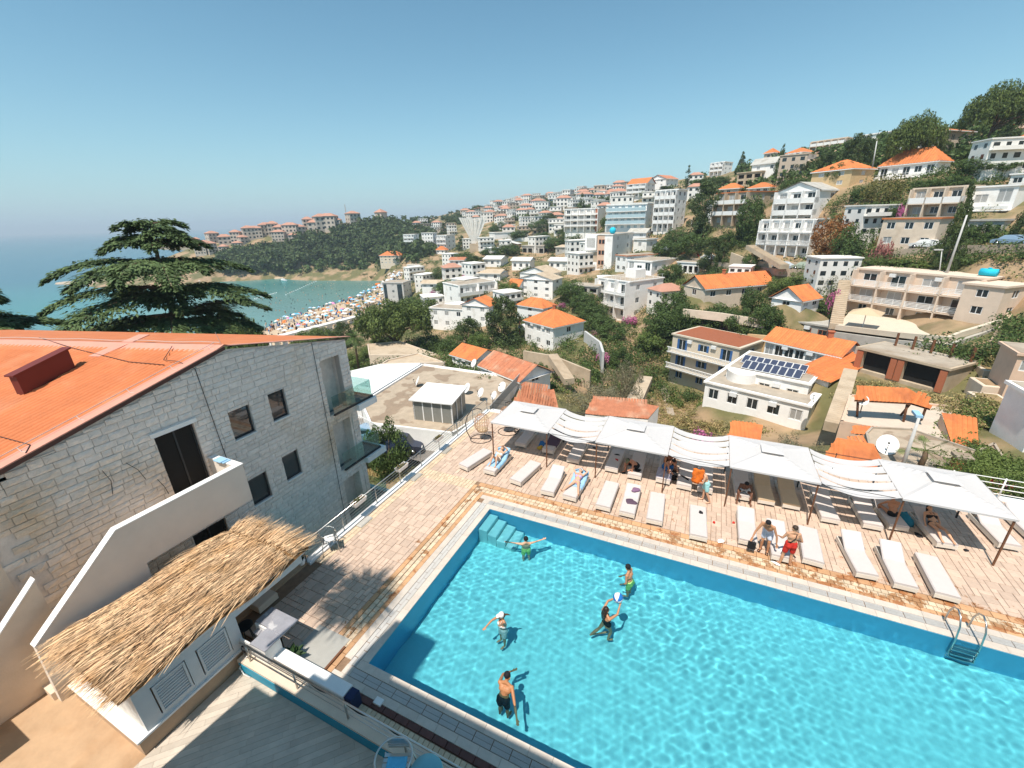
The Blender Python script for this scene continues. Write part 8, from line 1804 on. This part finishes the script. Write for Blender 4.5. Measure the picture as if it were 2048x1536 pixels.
for b_ in ((567, 562, 9, 1.3, 'white motor boat moored in front of the rocks'), (448, 561, 7, .6, 'white boat at the quay left end'), (462, 557, 6, 1.1, 'small white boat beside the quay'), (596, 555, 5, .2, 'tiny dinghy right of the moored motor boat'), (612, 555, 5, .9, 'tiny white boat near the quay centre'), (632, 554, 5, 1.5, 'tiny white boat left of the blue one'), (654, 554, 7, 1.2, 'blue and white boat near the wood'), (400, 566, 8, .8, 'white boat beyond the cedar branch')): boat(*b_, col='blue' if 'blue' in b_[4] and 'left' not in b_[4] else 'white2')
p = at(757, 570, SEA); m = MB(); m.sph((p[0], p[1], SEA+.4), 1, 10, 6, 0, (3.2, 1.6, 1.1)); tag(m.build('inflatable_float', M['orange']), 'orange inflatable float in the shallow water by the beach', 'float')
for (pts, lab) in (((572, 590, 632, 563), 'buoy line slanting across the bay'), ((510, 598, 553, 586), 'short buoy line near the cedar')):
 m = MB()
 for k in range(16): f = k/15; p = at(pts[0]*(1-f)+pts[2]*f, pts[1]*(1-f)+pts[3]*f, SEA); m.sph((p[0], p[1], SEA+.15), .35, 5, 4)
 tag(m.build('buoys', M['white2']), lab, 'buoy line', kind='stuff')
# ================================================================== MIDDLE DISTANCE EXTRAS
ZRF, ZST = -6.3, -8.4
def flatroof(label, pxs, z, h, mat, edge=.25, top='concrete', name='flat_roofed_building'):
 P = [at(x, y, z) for x, y in pxs]; c = sum(P)/len(P); t_ = thing(name, (c[0], c[1], z-h), label, 'building'); m = MB(); m.prism([p-[0, 0, h] for p in P], (0, 0, h)); w_ = m.build('wall', mat, t_)
 m = MB(); m.poly([p+(c-p)*.03+[0, 0, .02] for p in P]); m.build('roof', M[top] if isinstance(top, str) else top, t_); m = MB(); n = len(P)
 for i in range(n):
  a, b_ = P[i], P[(i+1) % n]; u = nrm(b_-a); s_ = np.cross([0, 0, 1], u); s_ = s_ if s_ @ (c-a) > 0 else -s_; m.ob(a-[0, 0, .02], b_-a, s_*edge, np.array([0, 0, edge*1.2]))
 m.build('roof_kerb', mat, t_); return t_, P
ROOFM = PM('cracked_screed', (.42, .34, .255), .95, .16, .9, .5, 6, col2=(.28, .21, .15), c2=(.52, .56), c2scale=.45)
fb, FP = flatroof('large bare flat roof with satellite dishes beyond the deck railing', [(846, 730), (1044, 758), (984, 822), (905, 870), (740, 850), (722, 808)], ZRF, 3.2, M['white'], .2, ROOFM)
flatroof('long white painted flat roof left of the large bare one', [(844, 729), (720, 806), (655, 800), (700, 745), (760, 731)], ZRF-.1, 3.0, M['white'], .2, M['white2'])
flatroof('low pale gravel roof behind the large bare flat roof', [(836, 708), (890, 727), (845, 728), (762, 730), (775, 722)], ZRF-.9, 3, M['cream'], .2, M['tan_pl'])
flatroof('low flat roofed house in the shadow under the umbrella pine', [(735, 690), (800, 684), (880, 712), (738, 712)], -12.5, 3, M['cream'], .2, M['tan_pl'])
flatroof('peach terrace roof behind the orange pavilion', [(1698, 792), (1923, 818), (1900, 832), (1908, 890), (1830, 873), (1680, 846)], -4.9, 3, M['peach'], .2, PM('pale_screed', (.56, .47, .38), .9, .1, 1., .3, 8))
flatroof('bare concrete flat roof with a big dish and a red chimney', [(1730, 868), (1742, 856), (1822, 860), (1958, 906), (1990, 890), (2030, 955), (1860, 985), (1745, 930)], -4.4, 3, M['concrete'], .15, ROOFM)
for k in range(6): p = at(1985-k*2, 735+k*30, -3.6-k*.35); t_ = thing('garden_step_wall', p, ['top', 'second', 'third', 'fourth', 'fifth', 'lowest'][k]+' of the six stepped cream garden walls beside the white house at the right edge', 'wall', 'stepped garden walls'); m = MB(); m.bbox(p[0]-1.1, p[0]+1.1, p[1]-1.3, p[1]+1.3, p[2]-3, p[2], .05); m.build('wall', M['cream'], t_); m = MB(); m.box(p[0]-.8, p[0]+.8, p[1]-1., p[1]+1., p[2]+.001, p[2]+.02); m.build('soil', M['soil'], t_)
# conservatory on the roof
rz_ = at(829, 839, ZRF)[2]; c_px = [(829, 839), (905, 848), (935, 820), (860, 812)]; Pc = [at(x, y, ZRF+.03) for x, y in c_px]
u1 = nrm(Pc[1]-Pc[0]); W1_ = np.linalg.norm(Pc[1]-Pc[0]); v1 = np.cross([0, 0, 1], u1); W2_ = 3.4
t_ = thing('conservatory', Pc[0], 'white framed glass conservatory with a white roof on the large flat roof', 'conservatory'); Z = np.array([0, 0, 1.]); hC = 2.1
m = MB(); m.ob(Pc[0]-u1*.25-v1*.25+Z*hC, u1*(W1_+.5), v1*(W2_+.5)+Z*.35, Z*.12); m.build('roof', M['white2'], t_)
for k in range(5): m = MB(); m.ob(Pc[0]+u1*(W1_-.1)*k/4, u1*.1, v1*.1, Z*hC); m.build('post', M['white2'], t_)
for k in range(4): m = MB(); m.ob(Pc[0]+u1*((W1_-.1)*k/4+.1)+v1*.04, u1*((W1_-.1)/4-.1), v1*.02, Z*hC); m.build('glass_panel', PM('grey_glass', (.22, .22, .20), .15, .1) if k == 0 else bpy.data.materials['grey_glass'], t_)
m = MB(); m.ob(Pc[1]-u1*.1, u1*.08, v1*W2_, Z*hC); m.build('side_wall', bpy.data.materials['grey_glass'], t_); m = MB(); m.ob(Pc[0], u1*.08, v1*W2_, Z*hC); m.build('side_wall', bpy.data.materials['grey_glass'], t_)
for k in range(3): m = MB(); m.ob(Pc[1]+v1*W2_*k/3, u1*.06, v1*.1, Z*hC); m.build('post', M['white2'], t_)
def dish(px, py, z, R0, hp, label, az_=0., grp=None):
 p = at(px, py, z); t_ = thing('satellite_dish', p, label, 'satellite dish', grp); a = MB(); a.tube([p, p+[0, 0, hp]], .035, 6); a.build('mast', M['metal_d'], t_); b_ = MB(); n = 20; c = p+np.array([0, 0, hp+R0*.4]); dv = nrm([-math.sin(az_)*.8-.2, -.75, .55]); ux = nrm(np.cross(dv, [0, 0, 1])); uy = np.cross(ux, dv); vs = [c-dv*.12*R0]
 for q in (.5, 1.):
  for k in range(n): a_ = 2*math.pi*k/n; vs.append(c+(ux*math.cos(a_)*.85+uy*math.sin(a_))*R0*q-dv*.12*R0*(1-q*q))
 b_.add(vs, [(0, 1+k, 1+(k+1) % n) for k in range(n)]+[(1+k, 1+n+k, 1+n+(k+1) % n, 1+(k+1) % n) for k in range(n)], 0, True); b_.build('reflector', M['dish'], t_)
 a = MB(); a.tube([c-uy*R0*.9, c+dv*R0*.75-uy*.2*R0], .02, 5); a.box(*[q for i in range(3) for q in ((c+dv*R0*.75)[i]-.05, (c+dv*R0*.75)[i]+.05)]); a.build('feed_arm', M['metal_d'], t_)
for (x, y, r_, h, lab, az_) in ((836, 773, .6, .5, 'lone satellite dish at the left of the large flat roof', .9), (934, 788, .62, .5, 'satellite dish directly behind the conservatory roof', .3), (962, 802, .55, .8, 'satellite dish on a tall mast right of the conservatory', .3), (988, 806, .5, .7, 'satellite dish on a mast nearest the canopy', .3), (1004, 784, .62, .4, 'rightmost satellite dish on the large flat roof', .1), (948, 742, .55, .9, 'satellite dish at the far edge of the large flat roof', .2)):
 dish(x, y, ZRF, r_, h, lab, az_)
dish(1770, 905, -4.4, .75, .35, 'large white satellite dish behind the third cloth shade', .0)
dish(1720, 826, -4.2, .42, 1.0, 'satellite dish on a post on the peach terrace roof', .2); dish(1626, 805, -6.6, .45, .5, 'satellite dish on the roof with solar panels', .2)
# slatted wall along the right roof edge, rails
A, Bq = at(1043, 758, ZRF), at(978, 832, ZRF); t_ = thing('slatted_screen', (A+Bq)/2, 'grey ribbed metal screen along the right edge of the large flat roof', 'screen'); u = nrm(Bq-A); L_ = np.linalg.norm(Bq-A)
for k in range(int(L_/.28)): m = MB(); m.ob(A+u*k*.28, u*.22, np.cross([0, 0, 1], u)*.05, np.array([0, 0, 1.0])); m.build('slat', M['grey_w'], t_)
for (pa, pb, z, lab) in (((700, 838), (765, 872), ZRF-.6, 'white railing in front of the flat roofed house behind the small tree'), ((905, 872), (984, 828), ZRF, 'thin rusty railing between the conservatory and the pool deck'), ((1150, 690), (1218, 712), -12, 'old concrete balustrade on the slope behind the olive trees')):
 A, Bq = at(*pa, z), at(*pb, z); t_ = thing('railing', (A+Bq)/2, lab, 'railing'); u = nrm(Bq-A); L_ = np.linalg.norm(Bq-A); m = MB(); m.tube([A+[0, 0, 1.], Bq+[0, 0, 1.]], .03, 5); m.build('handrail', M['white2'] if 'white' in lab else M['grey_pl'], t_)
 for k in range(int(L_/.35)+1): m = MB(); m.tube([A+u*k*.35, A+u*k*.35+[0, 0, 1.]], .018, 4); m.build('baluster', M['white2'] if 'white' in lab else M['grey_pl'], t_)
# street and parked cars
m = MB(); m.poly([at(690, 905, ZST), at(765, 905, ZST), at(840, 925, ZST), at(905, 905, ZST), at(930, 872, ZST), at(840, 845, ZST), at(690, 820, ZST)]); m = m.build('street', M['asphalt']); m.location.z = .12; tag(m, kind='structure')
def car(P, rz, label, col, L_=4.3, W_=1.78, H_=1.48, suv=False):
 t_ = thing('parked_car', P, label, 'car', None, rz); k = L_/4.3; hh = H_+(.15 if suv else 0)
 pr = [(-2.15, .35), (-2.15, .72), (-1.95, .85), (-1.35, .95), (-.85, hh-.06), (-.3, hh), (.6, hh), (1.35, hh-.1 if suv else hh-.28), (1.85 if suv else 2.0, .98), (2.15, .82), (2.15, .35)]; m = MB(); vs = []
 for (y, z) in pr:
  w_ = W_/2*(1 if z < 1.0 else .80); 
  for x in (-w_, -w_*.98, w_*.98, w_): vs.append((x, y*k, z))
 n = len(pr); m.add(vs, [(i*4+j, i*4+j+1, (i+1)*4+j+1, (i+1)*4+j) for i in range(n-1) for j in range(3)]); lf = [i*4 for i in range(n)]; rt_ = [i*4+3 for i in range(n)]; m.add(vs, [tuple(lf), tuple(rt_[::-1]), ]); link('body', m.mesh('body', col), t_)
 m = MB(); g = .012
 m.quad((-W_*.37, (-1.29)*k, 1.0+g), (W_*.37, (-1.29)*k, 1.0+g), (W_*.37, (-.90)*k, hh-.1+g*2), (-W_*.37, (-.90)*k, hh-.1+g*2)); link('windscreen', m.mesh('windscreen', M['glass_d']), t_)
 for s_ in (-1, 1):
  m = MB(); m.quad((s_*(W_/2*.925), -1.05*k, 1.0), (s_*(W_/2*.925), 1.5*k, 1.02), (s_*(W_/2*.81+g), 1.15*k, hh-.16), (s_*(W_/2*.81+g), -.72*k, hh-.12)); link('side_window', m.mesh('side_window', M['glass_d']), t_)
  for y in (-1.35, 1.3):
   m = MB(); m.tube([(s_*(W_/2-.18), y*k, .33), (s_*(W_/2+.01), y*k, .33)], .33, 14); wh = link('wheel', m.mesh('wheel', M['black']), t_); m = MB(); m.tube([(s_*(W_/2), y*k, .33), (s_*(W_/2+.022), y*k, .33)], .19, 10); link('rim', m.mesh('rim', M['metal']), wh)
  m = MB(); m.box(s_*.62-.2, s_*.62+.2, -2.17*k, -2.12*k, .62, .76); link('headlight', m.mesh('headlight', M['white2']), t_)
 return t_
CARC = {n: PM('car_'+n, c, .25, .03, 1, spec=.6) for n, c in dict(navy=(.02, .03, .06), silver=(.45, .50, .54), white=(.7, .7, .68), red=(.35, .04, .03), orange=(.60, .13, .06), green=(.36, .42, .33), dark=(.03, .03, .035), blue=(.25, .36, .48)).items()}
p = at(800, 905, ZST); car((p[0], p[1], ZST+.12), R_(-62)+math.pi, 'dark blue car parked in the street behind the small green tree', CARC['navy'], 4.5, 1.8, 1.5, True)
p = at(735, 878, ZST); car((p[0]+.5, p[1], ZST+.12), R_(-62)+math.pi, 'blue car mostly hidden behind the stone building balconies', CARC['blue'])
road_px = [(1262, 482), (1300, 498), (1335, 512), (1400, 524), (1470, 534), (1560, 545), (1640, 548), (1720, 534), (1800, 508), (1900, 502), (2050, 500), (2140, 500)]
rp_ = [drop(x, y, 60) for x, y in road_px]; rp_ = [p for p in rp_ if p is not None and math.hypot(*(p-CAM)[:2]) < 220]; vs = []; rw_ = MB(); rk = MB()
for i, p in enumerate(rp_):
 q = rp_[min(i+1, len(rp_)-1)]-rp_[max(i-1, 0)]; s_ = nrm([-q[1], q[0], 0]); s_ = s_ if s_ @ (p-CAM) > 0 else -s_; z = p[2]+.55; vs += [(*(p-s_*.6)[:2], z), (*(p+s_*5.2)[:2], z)]
 rw_.v += [(*(p-s_*.62)[:2], z+.25), (*(p-s_*.95)[:2], z+.25), (*(p-s_*.95)[:2], z-4.2)]
n = len(rp_); m = MB(); m.add(vs, [(2*i, 2*i+1, 2*i+3, 2*i+2) for i in range(n-1)]); tag(m.build('hillside_road', M['asphalt']), kind='structure')
b0 = list(rw_.v); rw_ = MB(); rw_.add(b0, [(3*i+j, 3*i+3+j, 3*i+4+j, 3*i+1+j) for i in range(n-1) for j in range(2)]); tag(rw_.build('road_wall', PM('dry_stone', (.42, .34, .26), .95, .25, 2, 1., 4)), 'long dry stone retaining wall below the hillside road', 'wall')
def onroad(px, side=1.3):
 i = int(np.argmin([abs(proj(p)[0]-px) for p in rp_])); best = None
 for a, b_ in zip(rp_[:-1], rp_[1:]):
  xa, xb = proj(a)[0], proj(b_)[0]
  if min(xa, xb) <= px <= max(xa, xb): f = (px-xa)/(xb-xa); best = (a*(1-f)+b_*f, b_-a)
 if best is None: best = (rp_[i], rp_[min(i+1, n-1)]-rp_[max(i-1, 0)])
 p, q = best; s_ = nrm([-q[1], q[0], 0]); s_ = s_ if s_ @ (p-CAM) > 0 else -s_; return p+s_*side+[0, 0, .56], math.atan2(q[1], q[0])-math.pi/2
for (x, c, lab, sd, suv) in ((1290, 'dark', 'dark car at the upper left end of the hillside road', 3, 0), (1312, 'dark', 'black car in the row behind the silver one on the road bend', 3.5, 0), (1322, 'silver', 'silver car parked on the road bend', 1.2, 0), (1340, 'navy', 'dark blue car parked beside the orange one', 2.2, 0), (1360, 'orange', 'orange car parked on the bend of the hillside road', 1.2, 0), (1388, 'red', 'dark red car half hidden behind the arcade building', 1.2, 0), (1408, 'white', 'white car behind the dark conifer on the road', 1.2, 0),
      (1521, 'dark', 'black off road car on the hillside road', 1.4, 1), (1553, 'silver', 'silver car alone on the road above the long orange roof', 1.3, 0), (1602, 'green', 'pale green car right of the silver one on the road', 1.3, 0), (1838, 'white', 'white car parked in front of the stone fronted house', 2.4, 0), (2008, 'blue', 'silver blue estate car at the right edge of the road', 1.6, 0)):
 p, rz = onroad(x, sd); car(p, rz, lab, CARC[c], suv=bool(suv))
# tiled roofs close behind the deck, drawn from their corners
def tiled(label, planes, h, wallm='white', mat='roof_or', per=.26, chim=None):
 P0 = at(planes[0][0][0], planes[0][0][1], planes[0][0][2]); t_ = thing('tiled_roof_house', P0, label, 'house'); m = MB(); w_ = MB()
 for pl in planes:
  P = [at(*c) for c in pl]; m.add(P, [tuple(range(len(P)))]); e = P if len(P) == 4 else [P[0], P[1], P[2], P[2]]; ribs(m, e[0], e[1], e[2], e[3], per, 0, .055); w_.quad(P[0]-[0, 0, .08], P[1]-[0, 0, .08], P[1]-[0, 0, h], P[0]-[0, 0, h])
  w_.quad(P[0]-[0, 0, .08], P[-1]-[0, 0, .08], P[-1]-[0, 0, h], P[0]-[0, 0, h]); w_.quad(P[1]-[0, 0, .08], P[2]-[0, 0, .08], P[2]-[0, 0, h], P[1]-[0, 0, h])
 ro = m.build('roof', M[mat], t_); w_.build('wall', M[wallm], t_)
 if chim: c = at(*chim); q = MB(); q.bbox(c[0]-.3, c[0]+.3, c[1]-.3, c[1]+.3, c[2]-1., c[2]+.9).box(c[0]-.38, c[0]+.38, c[1]-.38, c[1]+.38, c[2]+.9, c[2]+1.0); q.build('chimney', M['brick'], ro)
tiled('red tiled roof with a brick chimney peeking over the first canopy', [[(1020, 812, -5.2), (1120, 828, -5.2), (1108, 778, -4.2), (1045, 792, -4.2)]], 3, 'white', 'roof_red', .26, (1052, 786, -4.6))
tiled('long red tiled roof behind the olive trees', [[(1170, 828, -5.6), (1296, 838, -5.6), (1318, 812, -4.8), (1188, 792, -4.8)]], 3, 'white', 'roof_red')
tiled('small orange tiled roof left of the third canopy', [[(1455, 880, -3.9), (1520, 888, -3.9), (1526, 850, -3.2), (1464, 841, -3.2)]], 3, 'white', 'roof_or')
tiled('bright orange hipped tile roof behind the third cloth shade', [[(1640, 925, -4.4), (1730, 940, -4.4), (1674, 875, -2.9)], [(1730, 940, -4.4), (1772, 936, -4.4), (1748, 888, -3.1), (1674, 875, -2.9)]], 3, 'cream', 'roof_or')
tiled('weathered orange tile panel with pale border on the right terrace roof', [[(1903, 886, -4.6), (1958, 898, -4.6), (1954, 837, -3.7), (1883, 825, -3.7)]], 1.0, 'peach', 'roof_or')
tiled('narrow strip of orange tiles at the foot of the peach terrace', [[(1702, 867, -5.0), (1782, 873, -5.0), (1788, 861, -4.6), (1708, 850, -4.6)]], 1.0, 'peach', 'roof_or')
# pavilion
t_ = thing('roof_pavilion', at(1800, 840, -5.0), 'open pavilion with an orange gable roof on slanting brown posts', 'pavilion')
Pq = [at(1709, 800, -3.0), at(1822, 806, -3.0), at(1818, 777, -2.0), at(1716, 771, -2.0), at(1862, 818, -3.1), at(1856, 800, -3.0)]
m = MB(); m.add(Pq, [(0, 1, 2, 3), (1, 4, 5, 2)]); ribs(m, Pq[0], Pq[1], Pq[2], Pq[3], .28); ribs(m, Pq[1], Pq[4], Pq[5], Pq[2], .28); m.build('roof', M['roof_or'], t_)
m = MB(); m.add([p-[0, 0, .14] for p in Pq], [(0, 1, 2, 3), (1, 4, 5, 2)]); m.build('roof_underside', M['wood'], t_)
for (a_, b_) in (((1815, 806, -3.1), (1806, 846, -5.0)), ((1822, 806, -3.1), (1800, 832, -5.0)), ((1852, 815, -3.2), (1842, 842, -5.0)), ((1716, 800, -3.1), (1714, 835, -5.0))): m = MB(); m.tube([at(*a_), at(*b_)], .09, 6); m.build('post', M['wood'], t_)
# chimney on the concrete roof, street lamp, poles
c = at(1916, 935, -4.1); t_ = thing('roof_chimney', c, 'brick red chimney with a concrete cap on the bare roof by the palm', 'chimney'); m = MB(); m.box(c[0]-.35, c[0]+.35, c[1]-.3, c[1]+.3, c[2]-.3, c[2]+.75); m.build('shaft', M['brick'], t_); m = MB(); m.box(c[0]-.45, c[0]+.45, c[1]-.4, c[1]+.4, c[2]+.76, c[2]+.95); m.build('cap', M['concrete'], t_)
b_ = at(1806, 930, -3.6); tp = b_.copy(); r_ = ray(1838, 836); k = ((b_-CAM)[:2] @ r_[:2])/(r_[:2] @ r_[:2]); tp = CAM+r_*k
t_ = thing('street_lamp', b_, 'grey concrete street lamp behind the right canopy', 'street lamp'); m = MB(); m.tube([b_-[0, 0, 1], tp], [.14, .08], 8); m.build('pole', M['grey_w'], t_); m = MB(); vq = nrm(at(1818, 812, -1)-at(1838, 836, -1)); m.ob(tp-[.0, .0, 0]-nrm(np.cross(vq, [0, 0, 1]))*.16, vq*.9, nrm(np.cross(vq, [0, 0, 1]))*.34, np.array([0, 0, .16])); m.build('lamp_head', M['lblue'], t_)
def pole(pb, pt, d, r0, label, name='utility_pole', cat='pole', mat='grey_w'):
 B0 = atd(*pb, d); r_ = ray(*pt); k = ((B0-CAM)[:2] @ r_[:2])/(r_[:2] @ r_[:2]); T0 = CAM+r_*k; t_ = thing(name, B0, label, cat); m = MB(); m.tube([B0-[0, 0, .5], T0], [r0, r0*.6], 6); m.build('pole', M[mat], t_); return T0, t_
pole((1893, 548), (1934, 430), 88, .16, 'tall leaning pole crossing the dark conifer on the right hillside'); pole((1746, 330), (1754, 282), 128, .14, 'pole in front of the pines below the skyline house')
for (pb, pt, d, lab) in (((1381, 462), (1384, 440), 150, 'street lamp in front of the tall dark pine'), ((1098, 468), (1098, 444), 250, 'street lamp by the ruined houses'), ((1528, 500), (1535, 448), 108, 'street lamp in front of the terraced villa'), ((1880, 548), (1884, 500), 90, 'street lamp pole at the foot of the dark conifer')):
 T0, t_ = pole(pb, pt, d, .09, lab, 'street_lamp', 'street lamp'); m = MB(); m.box(T0[0]-.9, T0[0]+.1, T0[1]-.12, T0[1]+.12, T0[2]-.05, T0[2]+.12); m.build('lamp_head', M['grey_w'], t_)
# water tanks, cream parasol
g = HS['long peach three storey ']; c = g['top']+g['uR']*2.2+g['uL']*1.0+[0, 0, .3]; t_ = thing('water_tank', c, 'turquoise plastic water tank on the roof of the peach guesthouse', 'water tank'); m = MB(); ax = nrm([g['uL'][0], g['uL'][1], 0]); m.tube([c+[0, 0, .45]-ax*.85, c+[0, 0, .45]+ax*.85], .48, 16); m.build('drum', M['turq'], t_); m = MB(); m.tube([c+[0, 0, .9], c+[0, 0, 1.05]], .2, 10); m.build('lid', M['turq'], t_)
g = HS['white and peach block wi']; c = g['top']+g['uL']*.8+g['uR']*1.5+[0, 0, .3]; t_ = thing('water_tank', c, 'round turquoise water tank on the white and peach block', 'water tank'); m = MB(); m.sph(c+[0, 0, .9], 1.0, 14, 10); m.build('drum', M['turq'], t_)
c = atd(1724, 658, 77); t_ = thing('garden_parasol', c, 'large cream parasol on the guesthouse terrace', 'parasol'); m = MB(); m.add([c+np.array([2.6*math.cos(a_), 2.6*math.sin(a_), 2.3]) for a_ in (0.4, 1.97, 3.54, 5.11)]+[c+np.array([0, 0, 3.1])], [(0, 1, 4), (1, 2, 4), (2, 3, 4), (3, 0, 4)]); m.build('canopy_cloth', M['beige'], t_); m = MB(); m.tube([c, c+[0, 0, 3]], .06, 6); m.build('pole', M['white2'], t_)
# retaining walls and terraces
def wallstrip(label, pts, d, h, mat, th=.4, name='retaining_wall', cap=True):
 P = [atd(x, y, dd) for (x, y), dd in zip(pts, d)]; t_ = thing(name, P[0], label, 'wall'); 
 for a, b_ in zip(P[:-1], P[1:]):
  zt = max(a[2], b_[2]) if False else None; u = nrm((b_-a)*[1, 1, 0]); s_ = np.cross([0, 0, 1], u)*th; m = MB(); m.prism([a, b_, b_-[0, 0, h], a-[0, 0, h]], s_); m.build('wall_section', M[mat] if isinstance(mat, str) else mat, t_)
 return t_
wallstrip('grey concrete wall under the guesthouse terrace', [(1668, 664), (1790, 680), (1900, 690), (1925, 680), (2000, 655)], [76, 73, 71, 72, 76], 3.4, 'grey_pl')
wallstrip('white terrace parapet in front of the peach guesthouse', [(1672, 650), (1790, 664), (1900, 674), (1925, 664), (2005, 640)], [76.4, 73.4, 71.4, 72.4, 76.4], .7, 'cream2')
g_ = MB(); T1 = [atd(*q) for q in ((1672, 662, 76.6), (1790, 676, 73.6), (1900, 686, 71.6), (2000, 652, 77), (1990, 640, 86), (1694, 640, 88))]; zt = np.mean([q[2] for q in T1[:3]]); g_.poly([(*q[:2], zt+.15) for q in T1]); tag(g_.build('guesthouse_terrace', M['cream2']), kind='structure')
wallstrip('rough grey wall behind the unfinished garage building', [(1712, 694), (1800, 700), (1870, 706)], [68, 66, 65], 3.5, 'grey_pl')
wallstrip('pale retaining wall with stairs below the pyramid roofed house', [(1046, 702), (1106, 712), (1180, 742)], [66, 63, 60], 5.2, 'tan_pl')
wallstrip('white wall right of the pyramid roofed house with bougainvillea', [(1168, 662), (1198, 684), (1204, 704)], [80, 74, 68], 3.6, 'grey_w')
wallstrip('low white wall in front of the long low orange roofed house', [(1366, 618), (1440, 626), (1530, 640)], [84, 82, 79], 1.4, 'cream')
wallstrip('pale wall below the white terraced villa', [(1462, 505), (1500, 520), (1560, 528), (1640, 520)], [112, 108, 106, 106], 5, 'tan_pl')
wallstrip('ochre rock face under the trees right of the balustrade house', [(1495, 668), (1540, 672)], [78, 76], 4, 'yellow_pl')
wallstrip('long pale concrete wall above the dry slope near the fan monument', [(1010, 478), (1060, 474), (1130, 476)], [268, 262, 250], 3, 'white_f')
def stairs(label, a_, b_, da, db, wd, n, mat='tan_pl'):
 A, Bq = atd(*a_, da), atd(*b_, db); t_ = thing('outdoor_stairs', Bq, label, 'stairs'); dv = Bq-A; u = nrm(dv*[1, 1, 0]); s_ = np.cross([0, 0, 1], u)*wd
 for k in range(n): p = A+dv*k/n; m = MB(); m.ob(p-s_/2-[0, 0, .9], u*np.linalg.norm(dv[:2])/n*1.02, s_, np.array([0, 0, .9])); m.build('step', M[mat], t_)
stairs('straight stair down the pale retaining wall', (1105, 708), (1139, 758), 62, 55, 1.5, 22); stairs('long narrow stair beside the house with solar panels', (1702, 738), (1667, 846), 60, 44, 1.3, 34); stairs('stair on the dry bank left of the balustrade house', (1292, 752), (1268, 800), 60, 48, 1.8, 18); stairs('stair beside the left end of the guesthouse', (1690, 560), (1672, 650), 90, 78, 1.6, 24)
stairs('stair climbing the hillside right of the guesthouse', (2040, 620), (1985, 720), 84, 66, 2.0, 28); stairs('stair in front of the white terraced villa', (1500, 490), (1570, 530), 110, 100, 1.8, 20)
m = MB(); pts = [(1322, 770), (1330, 790), (1336, 812), (1342, 832)]; P = [drop(x, y, 25) for x, y in pts]; vs = []
for p in P: vs += [p-[.5, 0, -.15], p+[.6, 0, .15]]
m.add(vs, [(2*i, 2*i+1, 2*i+3, 2*i+2) for i in range(len(P)-1)]); tag(m.build('footpath', M['concrete']), kind='structure')
# bunting on the right, white fence rails beyond the last sunbed
A, Bq = at(1982, 958, -.4), at(2075, 978, -.4); t_ = thing('striped_awning', A, 'red and pink striped cloth behind the right canopy', 'awning'); u = (Bq-A)/9
for k in range(9): m = MB(); m.quad(A+u*k, A+u*(k+1), A+u*(k+1)-[0, 0, .45], A+u*k-[0, 0, .45]); m.build('stripe', M['red'] if k % 2 == 0 else M['pink'], t_)
t_ = thing('white_fence', (21, 9.2, 0), 'white horizontal rails at the back edge of the deck on the right', 'fence')
for k in range(4): m = MB(); m.tube([(18.6, 9.25, .25+.25*k), (25.4, 9.25, .25+.25*k)], .02, 5); m.build('rail', M['white2'], t_)
for k in range(5): m = MB(); m.tube([(18.6+k*1.7, 9.25, .05), (18.6+k*1.7, 9.25, 1.05)], .03, 6); m.build('post', M['white2'], t_)
t_ = thing('deck_fence', (7, 9.3, 0), 'low dark wire fence along the back edge of the deck behind the canopies', 'fence')
for k in range(12): m = MB(); m.tube([(-4.6+k*2.1, 9.3, .05), (-4.6+k*2.1, 9.3, .95)], .02, 5); m.build('post', M['metal_d'], t_)
for k in range(3): m = MB(); m.tube([(-4.6, 9.3, .3+.3*k), (18.5, 9.3, .3+.3*k)], .008, 4); m.build('wire', M['metal_d'], t_)
hb = MB(); hb.box(-15000, 15000, -15000, 15000, SEA-1, 95); hb = hb.mesh('haze', []); hm_ = bpy.data.materials.new('haze_air'); hm_.use_nodes = True; nt = hm_.node_tree; nt.nodes.remove(nt.nodes['Principled BSDF']); pv = nt.nodes.new('ShaderNodeVolumePrincipled'); pv.inputs['Color'].default_value = (.72, .84, .95, 1); pv.inputs['Density'].default_value = .00027; nt.links.new(pv.outputs[0], nt.nodes['Material Output'].inputs['Volume']); hb.materials.append(hm_); tag(link('haze', hb), kind='stuff')
